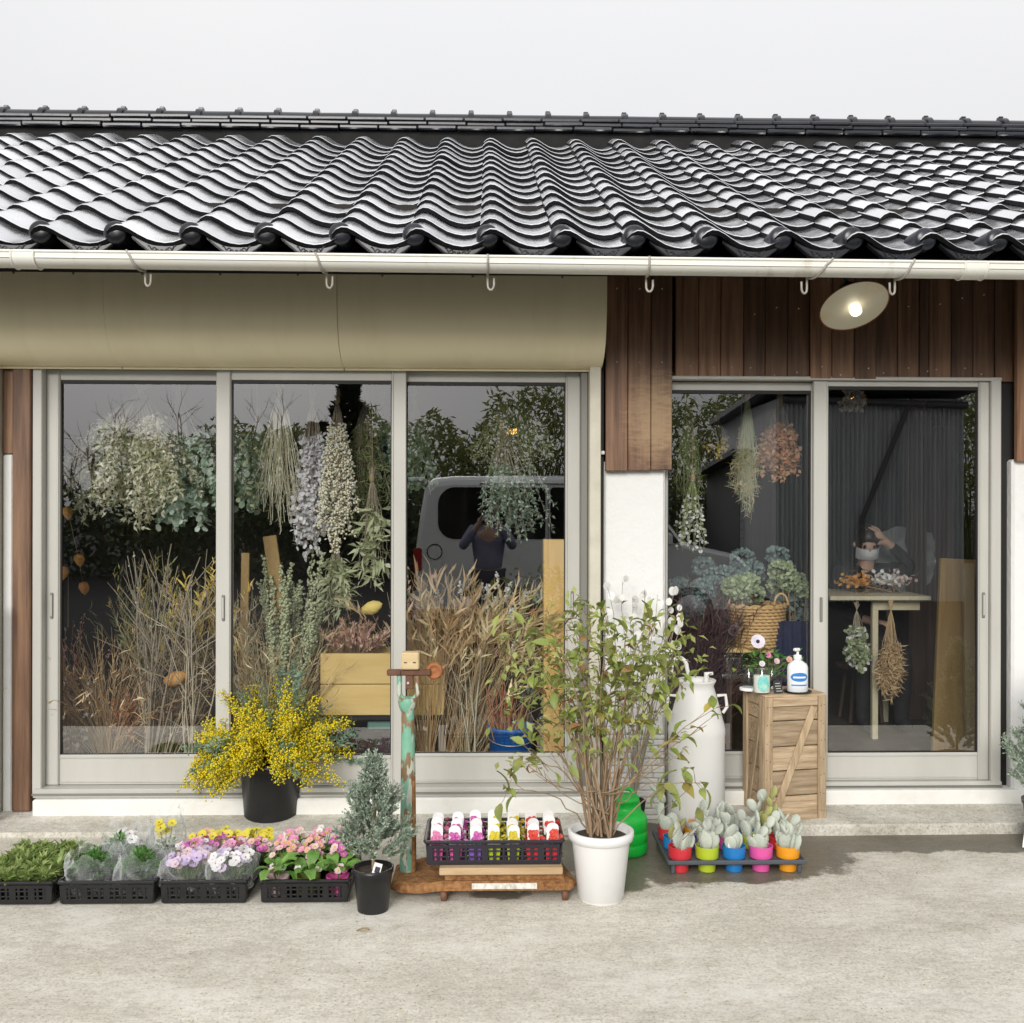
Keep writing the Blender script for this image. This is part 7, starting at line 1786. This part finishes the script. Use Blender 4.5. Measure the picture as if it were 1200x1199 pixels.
# shed with corrugated front and siding
SHX0, SHX1, SHY = MX(968, -7), MX(1075, -7), -7.0
t = thing('corrugated_shed', 'grey shed with upright corrugated cladding across the yard', 'shed', ((SHX0 + SHX1) / 2, SHY, 0)); wS = SHX1 - SHX0 + 1.6; hS = MZ(465, -7)
m = MB(); n = 150; vs = []
for i in range(n + 1): xx = -wS / 2 + wS * i / n; dy = .05 * math.sin(i * 1.7); vs += [(xx, dy, .0), (xx, dy, hS)]
m.add(vs, [(2 * i, 2 * i + 2, 2 * i + 3, 2 * i + 1) for i in range(n)], True); m.box((0, -2.05, hS / 2), (wS, 4.0, hS)); m.build('cladding', MATS['corrugated'], t)
m = MB(); m.box((0, -1.8, hS + .08), (wS + .5, 4.6, .10), Matrix.Rotation(.06, 3, 'X')); m.build('roof', MATS['shed_roof'], t)
m = MB(); m.tube([(-wS / 2, .12, hS - .02), (wS / 2, .12, hS - .12)], .06, 10); m.tube([(.6, .12, hS - .08), (-.2, .14, 1.4), (-.2, .14, .05)], .045, 8); m.build('drainpipe', MATS['shed_roof'], t)
# neighbouring house with horizontal siding
hx0, hx1 = MX(872, -9), MX(956, -9); t = thing('siding_house', 'low outbuilding with grey horizontal siding across the yard', 'outbuilding', ((hx0 + hx1) / 2, -9.2, 0)); wS = hx1 - hx0
m = MB(); m.box((0, -1.5, 1.2), (wS, 2.9, 2.4)); m.build('wall', MATS['shed_roof'], t)
MEs = None
for k in range(14):
    mm = MB(); mm.box((0, 0, 0), (wS - .02, .025, .155), Matrix.Rotation(-.08, 3, 'X'), b=.003)
    if MEs is None: MEs = mm.mesh('siding_board', MATS['siding'])
    inst('siding_board', MEs, t, (0, -.03, .09 + k * .165))
m = MB(); m.box((0, -1.4, 2.48), (wS + .5, 3.6, .10), Matrix.Rotation(.08, 3, 'X')); m.build('roof', MATS['shed_roof'], t)

# the photographer, mirrored in the third pane
PB = Vector((.02, -.38, 0)); T = thing('person', 'photographer in lavender jacket holding a phone up, facing the shop', 'person', PB)
H0 = Vector((0, -.02, 1.50)); V_ = lambda x_, y_, z_: Vector((x_, y_, z_))
neck = V_(0, -.06, 1.36); chest = V_(0, -.07, 1.20); waist = V_(0, -.06, 1.0); pel = V_(0, -.05, .86)
sl, sr_ = V_(-.17, -.06, 1.30), V_(.17, -.06, 1.30); el_, er = V_(-.27, .06, 1.13), V_(.26, .07, 1.13); wl_, wr = V_(-.10, .22, 1.36), V_(.10, .22, 1.36)
hl, hr = V_(-.09, -.05, .82), V_(.09, -.05, .82); kl, kr = V_(-.10, -.02, .46), V_(.10, -.02, .46); al, ar = V_(-.10, -.06, .08), V_(.10, -.06, .08)
J = {'pel': (pel, (.14, .10)), 'waist': (waist, (.125, .09)), 'chest': (chest, (.15, .10)), 'neck': (neck, .047), 'jaw': (H0 + V_(0, .02, -.05), (.058, .066)), 'head': (H0 + V_(0, 0, .02), (.072, .088)), 'crown': (H0 + V_(0, -.01, .08), (.05, .06)),
     'sl': (sl, .058), 'sr': (sr_, .058), 'el': (el_, .042), 'er': (er, .042), 'wl': (wl_, .026), 'wr': (wr, .026), 'hl': (hl, .085), 'hr': (hr, .085), 'kl': (kl, .058), 'kr': (kr, .058), 'al': (al, .038), 'ar': (ar, .038), 'tl': (al + V_(0, .16, -.045), .034), 'tr': (ar + V_(0, .16, -.045), .034)}
E = [('pel', 'waist'), ('waist', 'chest'), ('chest', 'neck'), ('neck', 'jaw'), ('jaw', 'head'), ('head', 'crown'), ('chest', 'sl'), ('chest', 'sr'), ('sl', 'el'), ('sr', 'er'), ('el', 'wl'), ('er', 'wr'), ('pel', 'hl'), ('pel', 'hr'), ('hl', 'kl'), ('hr', 'kr'), ('kl', 'al'), ('kr', 'ar'), ('al', 'tl'), ('ar', 'tr')]
Jb, Eb = dict(J), list(E)
hand(Jb, Eb, 'wl', wl_, V_(.25, .35, .8), V_(.3, -.9, .2), V_(.9, .2, -.1), 'l', .5); hand(Jb, Eb, 'wr', wr, V_(-.25, .35, .8), V_(-.3, -.9, .2), V_(-.9, .2, -.1), 'r', .5)
skin_obj('body', Jb, Eb, MATS['skin'], T)
fat = lambda k, f=1.2: (J[k][0], tuple(v * f for v in (J[k][1] if hasattr(J[k][1], '__len__') else (J[k][1], J[k][1]))))
Jc = {k: fat(k) for k in ('pel', 'waist', 'chest', 'sl', 'sr', 'el', 'er')}; Jc['neck'] = (neck - V_(0, 0, .03), .062); Jc['wl'] = (el_.lerp(wl_, .86), .036); Jc['wr'] = (er.lerp(wr, .86), .036)
skin_obj('jacket', Jc, [e for e in E if e[0] in Jc and e[1] in Jc], MATS['lavender_cloth'], T)
Jt = {k: fat(k, 1.22) for k in ('pel', 'hl', 'hr', 'kl', 'kr', 'al', 'ar')}; skin_obj('trousers', Jt, [e for e in E if e[0] in Jt and e[1] in Jt], MATS['grey_trousers'], T)
head_parts(T, H0, (0, 1, 0), 'hair_dark', True, .06)
m = MB(); m.box((0, 0, 0), (.158, .009, .076), b=.004); ph_ = m.build('phone', MATS['phone_black'], None, loc=(PB.x, -.06, 1.5)); tag(ph_, 'black phone held up by the photographer', 'phone')
